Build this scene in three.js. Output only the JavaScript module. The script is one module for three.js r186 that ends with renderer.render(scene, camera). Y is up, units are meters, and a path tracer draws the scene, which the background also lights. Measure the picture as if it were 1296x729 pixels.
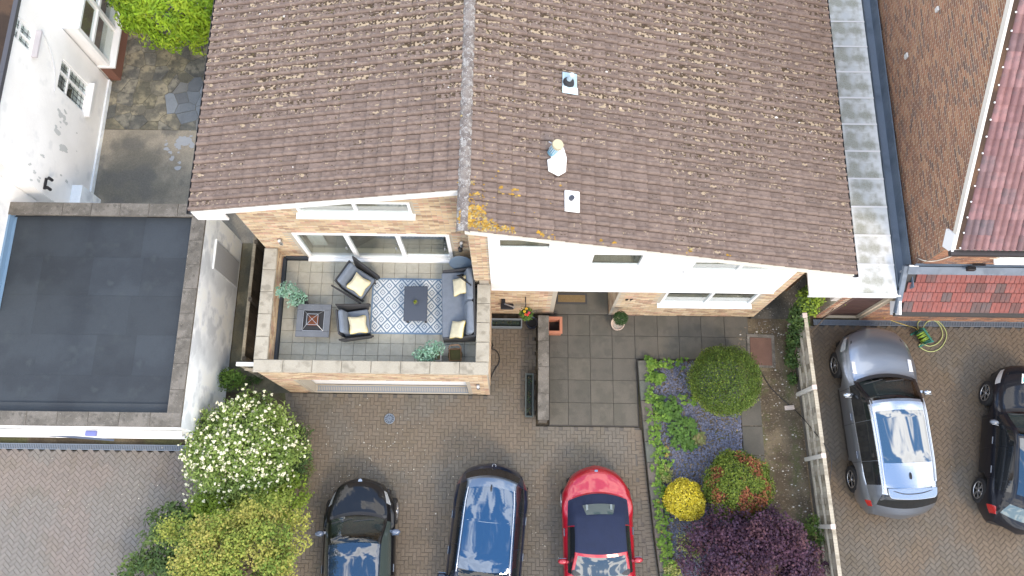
import * as THREE from 'three';
import { mergeGeometries, toCreasedNormals } from 'three/addons/utils/BufferGeometryUtils.js';
import { RoundedBoxGeometry } from 'three/addons/geometries/RoundedBoxGeometry.js';
import { FontLoader } from 'three/addons/loaders/FontLoader.js';
import { TextGeometry } from 'three/addons/geometries/TextGeometry.js';

// ------------------------------------------------------------------ camera, sky, sun, exposure
const scene = new THREE.Scene();
const FOCAL = 1040, HIGH = 21.8, TILT = Math.atan(300 / FOCAL), ROLL = 0.7 * Math.PI / 180;
const V = (x, y, z) => new THREE.Vector3(x, y, z);
const camF = V(0, -Math.cos(TILT), -Math.sin(TILT));
const u0 = V(0, Math.sin(TILT), -Math.cos(TILT)), r0 = V(1, 0, 0);
const camR = r0.clone().multiplyScalar(Math.cos(ROLL)).addScaledVector(u0, Math.sin(ROLL));
const camU = u0.clone().multiplyScalar(Math.cos(ROLL)).addScaledVector(r0, -Math.sin(ROLL));
const camera = new THREE.PerspectiveCamera(2 * Math.atan(364.5 / FOCAL) * 180 / Math.PI, 16 / 9, 0.1, 900);
camera.position.set(0, HIGH, 0);
camera.quaternion.setFromRotationMatrix(new THREE.Matrix4().makeBasis(camR, camU, camF.clone().negate()));
scene.add(camera);
// a photo pixel (of 1296 x 729) gives a direction; the height or plane it touches gives the distance
function ray(px, py) { return camF.clone().addScaledVector(camR, (px - 648) / FOCAL).addScaledVector(camU, -(py - 364.5) / FOCAL); }
function at(px, py, y = 0) { const d = ray(px, py); return V(0, HIGH, 0).addScaledVector(d, (y - HIGH) / d.y); }
function atZ(px, py, z) { const d = ray(px, py); return V(0, HIGH, 0).addScaledVector(d, z / d.z); }
function atX(px, py, x) { const d = ray(px, py); return V(0, HIGH, 0).addScaledVector(d, x / d.x); }

function mulberry(a) { return () => { a |= 0; a = a + 0x6D2B79F5 | 0; let t = Math.imul(a ^ a >>> 15, 1 | a); t = t + Math.imul(t ^ t >>> 7, 61 | t) ^ t; return ((t ^ t >>> 14) >>> 0) / 4294967296; }; }
let rnd = mulberry(11);
const rr = (a, b) => a + (b - a) * rnd();
const pick = a => a[Math.floor(rnd() * a.length)];
const clamp = (x, a = 0, b = 1) => Math.min(b, Math.max(a, x));
const sm = (a, b, x) => { const t = clamp((x - a) / (b - a)); return t * t * (3 - 2 * t); };
const mix = (a, b, t) => a + (b - a) * t;
const mix3 = (a, b, t) => [mix(a[0], b[0], t), mix(a[1], b[1], t), mix(a[2], b[2], t)];
function hash2(x, y, s) { let h = Math.imul(x, 374761393) ^ Math.imul(y, 668265263) ^ Math.imul(s, 1274126177); h = Math.imul(h ^ h >>> 13, 1274126177); h ^= h >>> 16; return (h >>> 0) / 4294967296; }
function vnoise(x, y, p, s) { const xi = Math.floor(x), yi = Math.floor(y), fx = x - xi, fy = y - yi, ux = fx * fx * (3 - 2 * fx), uy = fy * fy * (3 - 2 * fy); const m = v => p ? ((v % p) + p) % p : v; const a = hash2(m(xi), m(yi), s), b = hash2(m(xi + 1), m(yi), s), c = hash2(m(xi), m(yi + 1), s), d = hash2(m(xi + 1), m(yi + 1), s); return mix(mix(a, b, ux), mix(c, d, ux), uy); }
function fbm(x, y, p, s, o = 4) { let v = 0, a = 0.5, n = 0; for (let i = 0; i < o; i++) { v += a * vnoise(x, y, p, s + i * 17); n += a; a *= 0.5; x *= 2; y *= 2; p *= 2; } return v / n; }

// the sky: blue with broken white cloud, drawn as radiance
const SUN = V(0.34, 0.70, 0.63).normalize();
{
  const W = 1024, Hh = 512, d = new Float32Array(W * Hh * 4);
  for (let j = 0; j < Hh; j++) {
    const el = ((j + 0.5) / Hh - 0.5) * Math.PI;
    for (let i = 0; i < W; i++) {
      const az = ((i + 0.5) / W - 0.5) * 2 * Math.PI, k = (j * W + i) * 4;
      const y = Math.sin(el), x = Math.cos(el) * Math.cos(az), z = Math.cos(el) * Math.sin(az);
      let c;
      if (y > 0) {
        const h = Math.pow(1 - y, 2.2);
        c = mix3([0.20, 0.46, 0.98], [0.88, 0.98, 1.1], h);
        const q = 1 / (y + 0.22), cx = x * q * 5.2 + 18.2, cz = z * q * 5.2 + 29.9;
        const wx = fbm(cx * 1.3 + 9, cz * 1.3, 0, 5, 3) - 0.5, wz = fbm(cx * 1.3, cz * 1.3 + 31, 0, 6, 3) - 0.5;
        const n = fbm(cx + wx * 1.1, cz + wz * 1.1, 0, 3, 6);
        const cov = sm(0.46, 0.57, n);
        const dens = sm(0.55, 0.8, n), edge = 1 - dens * 0.28;
        c = mix3(c, [2.62 * edge, 2.55 * edge, 2.46 * edge], cov * 0.97);
      } else c = [0.35, 0.34, 0.32];
      d[k] = c[0]; d[k + 1] = c[1]; d[k + 2] = c[2]; d[k + 3] = 1;
    }
  }
  const t = new THREE.DataTexture(d, W, Hh, THREE.RGBAFormat, THREE.FloatType);
  t.mapping = THREE.EquirectangularReflectionMapping; t.magFilter = t.minFilter = THREE.LinearFilter; t.needsUpdate = true;
  scene.background = t; scene.environment = t;
}
const sun = new THREE.DirectionalLight(0xffe6c6, 1.5);
sun.position.copy(SUN).multiplyScalar(60).add(V(0, 0, -5)); sun.target.position.set(0, 0, -5);
sun.castShadow = true; sun.shadow.radius = 26; sun.shadow.mapSize.set(2048, 2048);
Object.assign(sun.shadow.camera, { left: -26, right: 26, top: 26, bottom: -26, near: 1, far: 140 });
scene.add(sun, sun.target);
const renderer = new THREE.WebGLRenderer({ antialias: true });
renderer.toneMapping = THREE.LinearToneMapping; renderer.toneMappingExposure = 1.6;
renderer.shadowMap.enabled = true; renderer.shadowMap.type = THREE.PCFSoftShadowMap;

// ------------------------------------------------------------------ textures
const s8 = c => Math.round(255 * clamp(c <= 0.0031308 ? c * 12.92 : 1.055 * Math.pow(c, 1 / 2.4) - 0.055));
function texture(w, h, fn, srgb = true) {
  const d = new Uint8Array(w * h * 4);
  for (let j = 0; j < h; j++) for (let i = 0; i < w; i++) {
    const c = fn((i + 0.5) / w, (j + 0.5) / h), k = (j * w + i) * 4;
    if (srgb) { d[k] = s8(c[0]); d[k + 1] = s8(c[1]); d[k + 2] = s8(c[2]); } else d[k] = d[k + 1] = d[k + 2] = Math.round(255 * clamp(c));
    d[k + 3] = 255;
  }
  const t = new THREE.DataTexture(d, w, h, THREE.RGBAFormat);
  t.wrapS = t.wrapT = THREE.RepeatWrapping; t.magFilter = THREE.LinearFilter; t.minFilter = THREE.LinearMipmapLinearFilter; t.generateMipmaps = true;
  if (srgb) t.colorSpace = THREE.SRGBColorSpace;
  t.needsUpdate = true; return t;
}
// a mottled surface between colours: A..B by broad noise, C in blotches, fine grain, spots of D
function mottled(seed, A, B, { C, cAt = 0.62, D, dAt = 0.86, grain = 0.16, freq = 4, size = 512, fine = 96, stretch = 1 } = {}) {
  return texture(size, size, (u, v) => {
    v *= stretch;
    const n = fbm(u * freq, v * freq, freq, seed, 5);
    let c = mix3(A, B, sm(0.3, 0.7, n));
    if (C) c = mix3(c, C, 0.75 * sm(cAt - 0.08, cAt + 0.16, fbm(u * freq * 2, v * freq * 2, freq * 2, seed + 50, 5)));
    if (D) c = mix3(c, D, sm(dAt, dAt + 0.06, vnoise(u * fine, v * fine, fine, seed + 90) * 0.75 + vnoise(u * 24, v * 24, 24, seed + 91) * 0.25));
    const g = 1 - grain + 2 * grain * (0.6 * vnoise(u * 256, v * 256, 256, seed + 70) + 0.4 * vnoise(u * 128, v * 128, 128, seed + 71));
    return [c[0] * g, c[1] * g, c[2] * g];
  });
}
const bumpTex = texture(512, 512, (u, v) => fbm(u * 32, v * 32, 32, 401, 4), false);
const T = {
  felt: mottled(1, [0.020, 0.026, 0.033], [0.029, 0.037, 0.045], { C: [0.035, 0.044, 0.049], cAt: 0.66, D: [0.081, 0.094, 0.099], dAt: 0.95, freq: 4, grain: 0.1 }),
  coping: mottled(2, [0.285, 0.259, 0.205], [0.356, 0.328, 0.265], { C: [0.203, 0.184, 0.142], cAt: 0.6, D: [0.127, 0.114, 0.092], dAt: 0.9, freq: 4, grain: 0.16 }),
  greycoping: mottled(3, [0.109, 0.099, 0.083], [0.163, 0.148, 0.127], { C: [0.076, 0.069, 0.058], cAt: 0.6, D: [0.339, 0.325, 0.282], dAt: 0.83, freq: 6, grain: 0.25, fine: 128 }),
  slab: mottled(4, [0.085, 0.080, 0.065], [0.105, 0.096, 0.079], { C: [0.076, 0.072, 0.059], cAt: 0.58, D: [0.196, 0.192, 0.160], dAt: 0.94, freq: 3, grain: 0.14 }),
  patio: mottled(5, [0.345, 0.335, 0.280], [0.385, 0.372, 0.312], { C: [0.325, 0.32, 0.26], cAt: 0.6, freq: 6, grain: 0.1 }),
  yard: mottled(6, [0.142, 0.134, 0.110], [0.277, 0.249, 0.197], { C: [0.118, 0.115, 0.104], cAt: 0.55, D: [0.564, 0.538, 0.437], dAt: 0.93, freq: 3, grain: 0.25 }),
  crazy: mottled(7, [0.115, 0.115, 0.102], [0.252, 0.237, 0.186], { C: [0.084, 0.084, 0.078], cAt: 0.57, D: [0.347, 0.336, 0.284], dAt: 0.93, freq: 5, grain: 0.22 }),
  soil: mottled(8, [0.073, 0.056, 0.036], [0.151, 0.122, 0.078], { C: [0.083, 0.088, 0.034], cAt: 0.6, D: [0.351, 0.322, 0.235], dAt: 0.9, freq: 5, grain: 0.32 }),
  render: mottled(9, [0.80, 0.80, 0.79], [0.86, 0.86, 0.85], { C: [0.72, 0.73, 0.73], cAt: 0.66, freq: 3, grain: 0.03 }),
  stainedrender: mottled(19, [0.732, 0.787, 0.832], [0.952, 1.003, 1.043], { C: [0.586, 0.635, 0.686], cAt: 0.57, freq: 3, grain: 0.06 }),
  wood: texture(256, 256, (u, v) => { const g = fbm(u * 4, v * 40, 4, 33, 3) * 0.6 + 0.4 * vnoise(u * 8, v * 128, 8, 34); const n = fbm(u * 3, v * 3, 3, 36, 4); const c = mix3([0.30, 0.27, 0.21], [0.52, 0.48, 0.40], g); return mix3(c, [0.19, 0.16, 0.12], sm(0.5, 0.7, n) * 0.7); }),
  lead: mottled(12, [0.083, 0.112, 0.150], [0.128, 0.165, 0.214], { C: [0.165, 0.203, 0.247], cAt: 0.64, freq: 4, grain: 0.06 }),
  sheet: texture(512, 512, (u, v) => { // weathered white roof sheet with dark algae streaks running along u
    const st = fbm(u * 2, v * 8, 2, 61, 5), b = fbm(u * 5, v * 5, 5, 64, 5), sp = vnoise(u * 160, v * 160, 160, 66), w = u - Math.floor(u);
    let c = mix3([0.60, 0.62, 0.61], [0.78, 0.79, 0.78], sm(0.3, 0.7, b));
    c = mix3(c, [0.27, 0.27, 0.20], sm(0.46, 0.70, st * 0.5 + b * 0.5 + 0.06 * Math.sin(w * 6.28 - 2.2)) * (0.6 + 0.35 * sp)); return c; }),
  cloth: texture(256, 256, (u, v) => { const w = 0.85 + 0.15 * Math.sin(u * 256 * 0.8) * Math.sin(v * 256 * 0.8), n = fbm(u * 6, v * 6, 6, 71, 4); const g = w * (0.86 + 0.28 * n); return [g, g, g].map(x => Math.min(1, x * 0.95)); }),
  rattan: texture(128, 128, (u, v) => { const a = Math.abs(Math.sin(u * Math.PI * 16)), b = Math.abs(Math.sin(v * Math.PI * 16)), k = (Math.floor(u * 16) + Math.floor(v * 16)) % 2 ? a : b; const g = 0.018 + 0.05 * k; return [g, g * 1.02, g * 1.1]; }),
};
// mossy concrete roof tile: an 8 x 8 atlas, one cell a tile (u down the slope, v across it: flat pan below 0.62, roll above)
T.tile = texture(1024, 1024, (U, Vv) => {
  const ci = Math.floor(U * 8), cj = Math.floor(Vv * 8), u = U * 8 - ci, v = Vv * 8 - cj, id = ci + cj * 8, lvl = (id % 8) / 7;
  const n = fbm(u * 5 + ci * 31, v * 4 + cj * 17, 0, 81, 4), f = vnoise(u * 60 + ci * 77, v * 46 + cj * 53, 0, 82);
  let c = mix3([0.142, 0.102, 0.083], [0.190, 0.140, 0.113], sm(0.3, 0.7, n));
  const tone = 0.9 + 0.2 * hash2(ci, cj, 83); c = c.map(x => x * tone * (0.9 + 0.2 * f));
  const pan = sm(0.0, 0.06, v) * (1 - sm(0.54, 0.66, v));
  const L = fbm(u * 6 + ci * 13.7, v * 4 + cj * 9.1, 0, 84, 4), K = fbm(u * 9 + ci * 5.7 + 40, v * 7 + cj * 3.1, 0, 85, 3);
  c = mix3(c, [0.378, 0.294, 0.194], sm(0.80 - 0.32 * lvl, 0.86 - 0.32 * lvl, L) * pan * 0.9);        // buff lichen crust
  c = mix3(c, [0.059, 0.038, 0.019], sm(0.80 - 0.26 * lvl, 0.84 - 0.26 * lvl, K) * pan);             // dark dry moss
  c = mix3(c, [0.056, 0.043, 0.030], sm(0.105, 0.14, u) * (1 - sm(0.17, 0.235, u)) * (0.35 + 0.65 * sm(0.3, 0.6, fbm(u * 3 + ci * 9, v * 9 + cj * 4, 0, 88, 3))) * 0.8);   // shade line under each course edge painted in, broken up like lodged dirt
  c = mix3(c, [0.379, 0.339, 0.276], sm(0.90, 0.94, vnoise(u * 11 + ci * 3, v * 9 + cj * 7, 0, 87)) * 0.7 * lvl);
  return c;
});
T.rug = texture(512, 512, (u, v) => { // one repeat holds 2 x 2 diamonds
  const W = [0.62, 0.66, 0.68], B = [0.13, 0.20, 0.28];
  const fx = (u * 2 % 1) - 0.5, fy = (v * 2 % 1) - 0.5;
  let d = Math.abs(fx) + Math.abs(fy); if (d > 0.5) d = 1 - d;   // the same nested diamond on both lattices
  const band = d < 0.05 ? 0 : d < 0.17 ? 1 : d < 0.25 ? 0 : d < 0.43 ? 1 : 0;
  const g = 0.9 + 0.2 * vnoise(u * 200, v * 200, 200, 91), c = band ? W : B; return c.map(x => x * g);
});
// ------------------------------------------------------------------ materials
const lin = (r, g, b) => new THREE.Color().setRGB(r, g, b);
const M = (c, roughness = 0.8, o = {}) => new THREE.MeshPhysicalMaterial({ color: Array.isArray(c) ? lin(...c) : c, roughness, ...o });
const bump = (s = 0.004) => ({ bumpMap: bumpTex, bumpScale: s });
const WHITE = lin(1, 1, 1);
const mat = {
  felt: M(WHITE, 0.75, { map: T.felt, ...bump(0.004) }), coping: M(WHITE, 0.9, { map: T.coping, ...bump(0.005) }), greycoping: M(WHITE, 0.95, { map: T.greycoping, ...bump(0.008) }),
  slab: M(WHITE, 0.88, { map: T.slab, ...bump(0.004) }), patio: M(WHITE, 0.7, { map: T.patio, ...bump(0.002) }), patio2: M([0.96, 0.97, 0.96], 0.7, { map: T.patio, ...bump(0.002) }), patio3: M([1.03, 1.02, 1.0], 0.7, { map: T.patio, ...bump(0.002) }),
  yard: M(WHITE, 0.9, { map: T.yard, ...bump(0.006) }), soil: M(WHITE, 1, { map: T.soil, ...bump(0.02) }),
  render: M(WHITE, 0.85, { map: T.render, ...bump(0.003) }), stainedrender: M(WHITE, 0.85, { map: T.stainedrender, ...bump(0.003) }),
  upvc: M([0.82, 0.83, 0.83], 0.35), whitepaint: M([0.80, 0.80, 0.79], 0.5), clad: M([0.84, 0.84, 0.84], 0.5, bump(0.0015)),
  mortar: M([0.40, 0.36, 0.29], 0.95, bump(0.004)), mortarRed: M([0.50, 0.42, 0.31], 0.95, bump(0.004)),
  brick: M(WHITE, 0.9, bump(0.004)), joint: M([0.105, 0.095, 0.083], 1, bump(0.006)), darkjoint: M([0.055, 0.05, 0.044], 1, bump(0.006)), block: M(WHITE, 0.9, bump(0.004)),
  glass: M([0.93, 0.97, 0.96], 0.02, { transmission: 1, thickness: 0, ior: 1.75 }), dark: M([0.02, 0.02, 0.022], 0.6), black: M([0.012, 0.012, 0.014], 0.45), interior: M([0.22, 0.2, 0.18], 0.9),
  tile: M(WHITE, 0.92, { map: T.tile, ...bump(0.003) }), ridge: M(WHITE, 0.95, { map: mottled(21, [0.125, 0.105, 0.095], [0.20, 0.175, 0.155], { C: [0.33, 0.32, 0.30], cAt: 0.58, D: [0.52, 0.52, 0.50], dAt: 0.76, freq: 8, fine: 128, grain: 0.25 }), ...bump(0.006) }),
  wood: M(WHITE, 0.9, { map: T.wood, ...bump(0.003) }), darkwood: M([0.16, 0.14, 0.12], 0.9, { map: T.wood, ...bump(0.003) }), lead: M(WHITE, 0.5, { map: T.lead, ...bump(0.003) }), sheet: M(WHITE, 0.6, { map: T.sheet, ...bump(0.002) }),
  steel: M([0.55, 0.56, 0.57], 0.3, { metalness: 0.9 }), galv: M([0.20, 0.235, 0.28], 0.5, { metalness: 0.4 }), chrome: M([0.38, 0.39, 0.40], 0.2, { metalness: 1 }),
  gutter: M([0.02, 0.02, 0.022], 0.5), terracotta: M([0.42, 0.17, 0.10], 0.85, bump(0.004)), rubber: M([0.018, 0.018, 0.018], 0.8),
  cushion: M([0.19, 0.225, 0.275], 0.95, { map: T.cloth, ...bump(0.002) }), pillow: M([0.74, 0.68, 0.48], 0.95, { map: T.cloth, ...bump(0.002) }), pillowEdge: M([0.60, 0.45, 0.05], 0.95, { map: T.cloth }),
  rattan: M(WHITE, 0.75, { map: T.rattan }), greyslate: M([0.125, 0.14, 0.165], 0.7, bump(0.004)),
};
// ------------------------------------------------------------------ building helpers
const used = new Map();
function numbered(n) { const k = used.get(n) || 0; used.set(n, k + 1); return k ? n + '_' + String(k).padStart(3, '0') : n; }
function add(name, geo, m, parent, pos, rot) {
  const o = new THREE.Mesh(geo, m); o.name = name; o.castShadow = o.receiveShadow = true;
  if (pos) o.position.set(...(pos.isVector3 ? pos.toArray() : pos)); if (rot) o.rotation.set(...rot);
  (parent || scene).add(o); if (!parent) o.name = numbered(name); return o;
}
function thing(name, label, category, pos = [0, 0, 0], turn = 0, group) {
  const o = new THREE.Group(); o.name = numbered(name); scene.add(o); o.position.set(...(pos.isVector3 ? pos.toArray() : pos)); o.rotation.y = turn;
  o.userData = { label, category }; if (group) o.userData.group = group; return o;
}
function tag(o, label, category, group) { Object.assign(o.userData, { label, category }); if (group) o.userData.group = group; return o; }
function structure(o, label) { o.userData.kind = 'structure'; if (label) o.userData.label = label; return o; }
function stuff(o, label, category) { o.userData.kind = 'stuff'; if (label) o.userData.label = label; if (category) o.userData.category = category; return o; }
// uv in metres (divided by s), by the way each face points
function uvm(g, s = 2, ou = 0, ov = 0) {
  if (g.index) g = g.toNonIndexed();
  const p = g.attributes.position, uv = new Float32Array(p.count * 2), a = V(), b = V(), c = V(), n = V();
  for (let i = 0; i < p.count; i += 3) {
    a.fromBufferAttribute(p, i); b.fromBufferAttribute(p, i + 1); c.fromBufferAttribute(p, i + 2);
    n.copy(b).sub(a).cross(c.clone().sub(a)); const x = Math.abs(n.x), y = Math.abs(n.y), z = Math.abs(n.z);
    [a, b, c].forEach((q, k) => { let u, v; if (y >= x && y >= z) { u = q.x; v = q.z; } else if (x >= z) { u = q.z; v = q.y; } else { u = q.x; v = q.y; } uv[(i + k) * 2] = u / s + ou; uv[(i + k) * 2 + 1] = v / s + ov; });
  }
  g.setAttribute('uv', new THREE.BufferAttribute(uv, 2)); return g;
}
const box = (w, h, d, x = 0, y = 0, z = 0, s = 2) => uvm(new THREE.BoxGeometry(w, h, d).translate(x, y, z), s);
const span = (x0, x1, y0, y1, z0, z1, s = 2) => box(x1 - x0, y1 - y0, z1 - z0, (x0 + x1) / 2, (y0 + y1) / 2, (z0 + z1) / 2, s);
const rbox = (w, h, d, r, x = 0, y = 0, z = 0, seg = 2, s = 1) => uvm(new RoundedBoxGeometry(w, h, d, seg, r).translate(x, y, z), s);
const cyl = (r1, r2, h, n = 20, x = 0, y = 0, z = 0) => new THREE.CylinderGeometry(r1, r2, h, n).translate(x, y, z);
const merge = a => mergeGeometries(a.map(g => { g = g.index ? g.toNonIndexed() : g; for (const k of Object.keys(g.attributes)) if (!['position', 'normal', 'uv'].includes(k)) g.deleteAttribute(k); return g; }), false);
function tube(pts, r, seg = 40, rad = 6) { return new THREE.TubeGeometry(new THREE.CatmullRomCurve3(pts.map(p => p.isVector3 ? p : V(...p))), seg, r, rad, false); }
function bar(a, b, w, h) { // a straight square bar from a to b
  const A = a.isVector3 ? a : V(...a), B = b.isVector3 ? b : V(...b), d = B.clone().sub(A), L = d.length();
  const g = new THREE.BoxGeometry(w, h, L); const m = new THREE.Matrix4().lookAt(V(), d.clone().negate(), Math.abs(d.y) > 0.95 * L ? V(0, 0, 1) : V(0, 1, 0));
  g.applyMatrix4(m).translate((A.x + B.x) / 2, (A.y + B.y) / 2, (A.z + B.z) / 2); return uvm(g, 1);
}
// a slab with chamfered top edges, top at y = 0, centred in x and z (18 triangles)
function slabGeo(w, h, d, c = 0.006, s = 2, ou = 0, ov = 0) {
  const X = w / 2, Z = d / 2, x = X - c, z = Z - c, P = [];
  const q = (a, b, e, f) => P.push(...a, ...b, ...e, ...a, ...e, ...f);
  q([-x, 0, z], [x, 0, z], [x, 0, -z], [-x, 0, -z]);
  q([-X, -c, Z], [X, -c, Z], [x, 0, z], [-x, 0, z]); q([X, -c, -Z], [-X, -c, -Z], [-x, 0, -z], [x, 0, -z]);
  q([X, -c, Z], [X, -c, -Z], [x, 0, -z], [x, 0, z]); q([-X, -c, -Z], [-X, -c, Z], [-x, 0, z], [-x, 0, -z]);
  q([-X, -h, Z], [X, -h, Z], [X, -c, Z], [-X, -c, Z]); q([X, -h, -Z], [-X, -h, -Z], [-X, -c, -Z], [X, -c, -Z]);
  q([X, -h, Z], [X, -h, -Z], [X, -c, -Z], [X, -c, Z]); q([-X, -h, -Z], [-X, -h, Z], [-X, -c, Z], [-X, -c, -Z]);
  const g = new THREE.BufferGeometry(); g.setAttribute('position', new THREE.Float32BufferAttribute(P, 3)); g.computeVertexNormals(); return uvm(g, s, ou, ov);
}
function flat(pts, y, s = 2) { // a level polygon sheet, pts [[x, z], ...]
  const sh = new THREE.Shape(pts.map(([x, z]) => new THREE.Vector2(x, -z))); const g = new THREE.ShapeGeometry(sh); g.rotateX(-Math.PI / 2).translate(0, y, 0); return uvm(g, s);
}
function prism(pts, y0, y1, s = 2) { // upright prism over [[x, z], ...]
  const sh = new THREE.Shape(pts.map(([x, z]) => new THREE.Vector2(x, -z))); const g = new THREE.ExtrudeGeometry(sh, { depth: y1 - y0, bevelEnabled: false }); g.rotateX(-Math.PI / 2).translate(0, y0, 0); return uvm(g, s);
}
function wallXY(pts, holes, zFront, t, s = 2) { // a wall facing +z with rectangular openings [x0, x1, y0, y1]
  const sh = new THREE.Shape(pts.map(p => new THREE.Vector2(...p)));
  for (const [a, b, c, d] of holes) { const h = new THREE.Path(); h.moveTo(a, c); h.lineTo(a, d); h.lineTo(b, d); h.lineTo(b, c); h.closePath(); sh.holes.push(h); }
  return uvm(new THREE.ExtrudeGeometry(sh, { depth: t, bevelEnabled: false }).translate(0, 0, zFront - t), s);
}
function inPoly(x, z, P) { let c = false; for (let i = 0, j = P.length - 1; i < P.length; j = i++) { const [a, b] = P[i], [d, e] = P[j]; if ((b > z) !== (e > z) && x < (d - a) * (z - b) / (e - b) + a) c = !c; } return c; }
function instances(name, geo, m, list, parent) { // list of { m: Matrix4, c: Color }
  const o = new THREE.InstancedMesh(geo, m, list.length); o.name = parent ? name : numbered(name); o.castShadow = o.receiveShadow = true;
  list.forEach((e, i) => { o.setMatrixAt(i, e.m); if (e.c) o.setColorAt(i, e.c); }); (parent || scene).add(o); return stuff(o);
}
const basis = (X, Y, Z, p, sx = 1, sy = 1, sz = 1) => new THREE.Matrix4().makeBasis(X.clone().multiplyScalar(sx), Y.clone().multiplyScalar(sy), Z.clone().multiplyScalar(sz)).setPosition(p);
const brickGeo = slabGeo(0.211, 0.012, 0.061, 0.004, 0.5);
// stretcher-bond bricks on a face: origin o, along u, up v, size w x h; skip(u, v) leaves openings free
function brickwork(list, o, u, v, w, h, colours, skip) {
  const n = u.clone().cross(v), Zd = v.clone().negate(); let row = 0;
  for (let y = 0.037; y < h - 0.01; y += 0.075, row++) for (let x = (row % 2) * 0.1125 - 0.1; x < w + 0.1; x += 0.225) {
    const a = Math.max(0.004, x - 0.1075), b = Math.min(w - 0.004, x + 0.1075); if (b - a < 0.03) continue;
    const c = (a + b) / 2; if (skip && skip(c, y, (b - a) / 2)) continue;
    const col = pick(colours), t = rr(0.8, 1.15), p = o.clone().addScaledVector(u, c).addScaledVector(v, y).addScaledVector(n, 0.007 + rr(-0.001, 0.002));
    list.push({ m: basis(u, n, Zd, p, (b - a) / 0.215), c: lin(col[0] * t, col[1] * t, col[2] * t) });
  }
}
const gableBrickGeo = slabGeo(0.206, 0.012, 0.057, 0.004, 0.5);
const buff = [[0.50, 0.38, 0.24], [0.52, 0.40, 0.26], [0.46, 0.34, 0.215], [0.54, 0.42, 0.275], [0.40, 0.27, 0.175], [0.47, 0.30, 0.215], [0.33, 0.225, 0.15], [0.53, 0.43, 0.30]];
const redbrick = [[0.313, 0.156, 0.091], [0.284, 0.141, 0.085], [0.342, 0.181, 0.105], [0.235, 0.125, 0.085], [0.174, 0.109, 0.085], [0.361, 0.202, 0.116], [0.264, 0.13, 0.079]];
// a framed window in a wall facing +z: frame, sill, glazing bars, panes
function windowZ(parent, x0, x1, y0, y1, z, cols, { sill = true, f = 0.06, name = 'window' } = {}) {
  const fr = [span(x0, x1, y1 - f, y1, z - 0.07, z), span(x0, x1, y0, y0 + f, z - 0.07, z), span(x0, x0 + f, y0 + f, y1 - f, z - 0.07, z), span(x1 - f, x1, y0 + f, y1 - f, z - 0.07, z)];
  for (const c of cols) fr.push(span(c - f * 0.6, c + f * 0.6, y0 + f, y1 - f, z - 0.068, z + 0.002));
  const w = add(name, merge(fr), mat.upvc, parent);
  if (sill) add('sill', span(x0 - 0.06, x1 + 0.06, y0 - 0.045, y0 - 0.002, z - 0.06, z + 0.11), mat.upvc, w);
  const e = [x0 + f, ...cols.flatMap(c => [c - f * 0.6, c + f * 0.6]), x1 - f];
  for (let i = 0; i < e.length; i += 2) add('pane', span(e[i], e[i + 1], y0 + f, y1 - f, z - 0.04, z - 0.035), mat.glass, w);
  return w;
}
// ------------------------------------------------------------------ ground
structure(add('ground', flat([[-200, -200], [200, -200], [200, 200], [-200, 200]], -0.09, 4), mat.soil), 'bare earth under and around the plots');
// block paving: a bed of joint sand with every block laid on it
const blockGeo = slabGeo(0.194, 0.05, 0.094, 0.007, 0.6);
function paving(name, label, poly, angle, colours, seed, edge = []) {
  rnd = mulberry(seed);
  const base = structure(add(name, flat(poly, -0.012, 2), mat.joint), label), list = [], c = Math.cos(angle), s = Math.sin(angle);
  const xs = poly.map(p => p[0]), zs = poly.map(p => p[1]), x0 = Math.min(...xs), x1 = Math.max(...xs), z0 = Math.min(...zs), z1 = Math.max(...zs);
  const mx = (x0 + x1) / 2, mz = (z0 + z1) / 2, N = Math.ceil(Math.hypot(x1 - x0, z1 - z0) / 0.2) + 4, Y = V(0, 1, 0);
  const put = (x, z, a) => {
    const mean = colours.reduce((a, q) => [a[0] + q[0], a[1] + q[1], a[2] + q[2]], [0, 0, 0]).map(q => q / colours.length), col = mix3(mean, pick(colours), 0.3), n = fbm(x * 0.9 + 50, z * 0.9 + 50, 0, seed, 4), n2 = fbm(x * 3 + 9, z * 3 + 70, 0, seed + 3, 3);
    const gy = (col[0] + col[1] + col[2]) / 3; let k = mix3(col, [gy * 0.95, gy * 1.0, gy * 0.93], sm(0.38, 0.62, n) * 0.4); k = mix3(k, [col[0] * 0.78, col[1] * 0.78, col[2] * 0.66], sm(0.5, 0.75, n2) * 0.3); const t = rr(0.95, 1.05);
    const e = new THREE.Euler(rr(-0.008, 0.008), a, rr(-0.008, 0.008)), M4 = new THREE.Matrix4().makeRotationFromEuler(e).setPosition(x, rr(-0.002, 0.002), z);
    list.push({ m: M4, c: lin(k[0] * t, k[1] * t, k[2] * t) });
  };
  for (let i = -N; i < N; i++) for (let j = -N; j < N; j++) {
    const k = (((i + j) % 4) + 4) % 4; let lx, lz, a;
    if (k === 0) { lx = (i + 1) * 0.1; lz = (j + 0.5) * 0.1; a = 0; } else if (k === 2) { lx = (i + 0.5) * 0.1; lz = (j + 1) * 0.1; a = Math.PI / 2; } else continue;
    const x = mx + lx * c + lz * s, z = mz - lx * s + lz * c;
    if (inPoly(x, z, poly) && !edge.some(q => inPoly(x, z, q.poly))) put(x, z, a + angle);
  }
  for (const q of edge) for (const [x, z, a] of q.at) put(x, z, a);
  const o = instances('paving_blocks', blockGeo, mat.block, list, base); return base;
}
const kerbLine = [[3.39, -4.28], [3.43, -3.4], [3.51, -2.12], [3.60, -0.8], [3.70, 0.4], [3.84, 1.6], [4.1, 2.8], [4.5, 4.2]];
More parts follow.
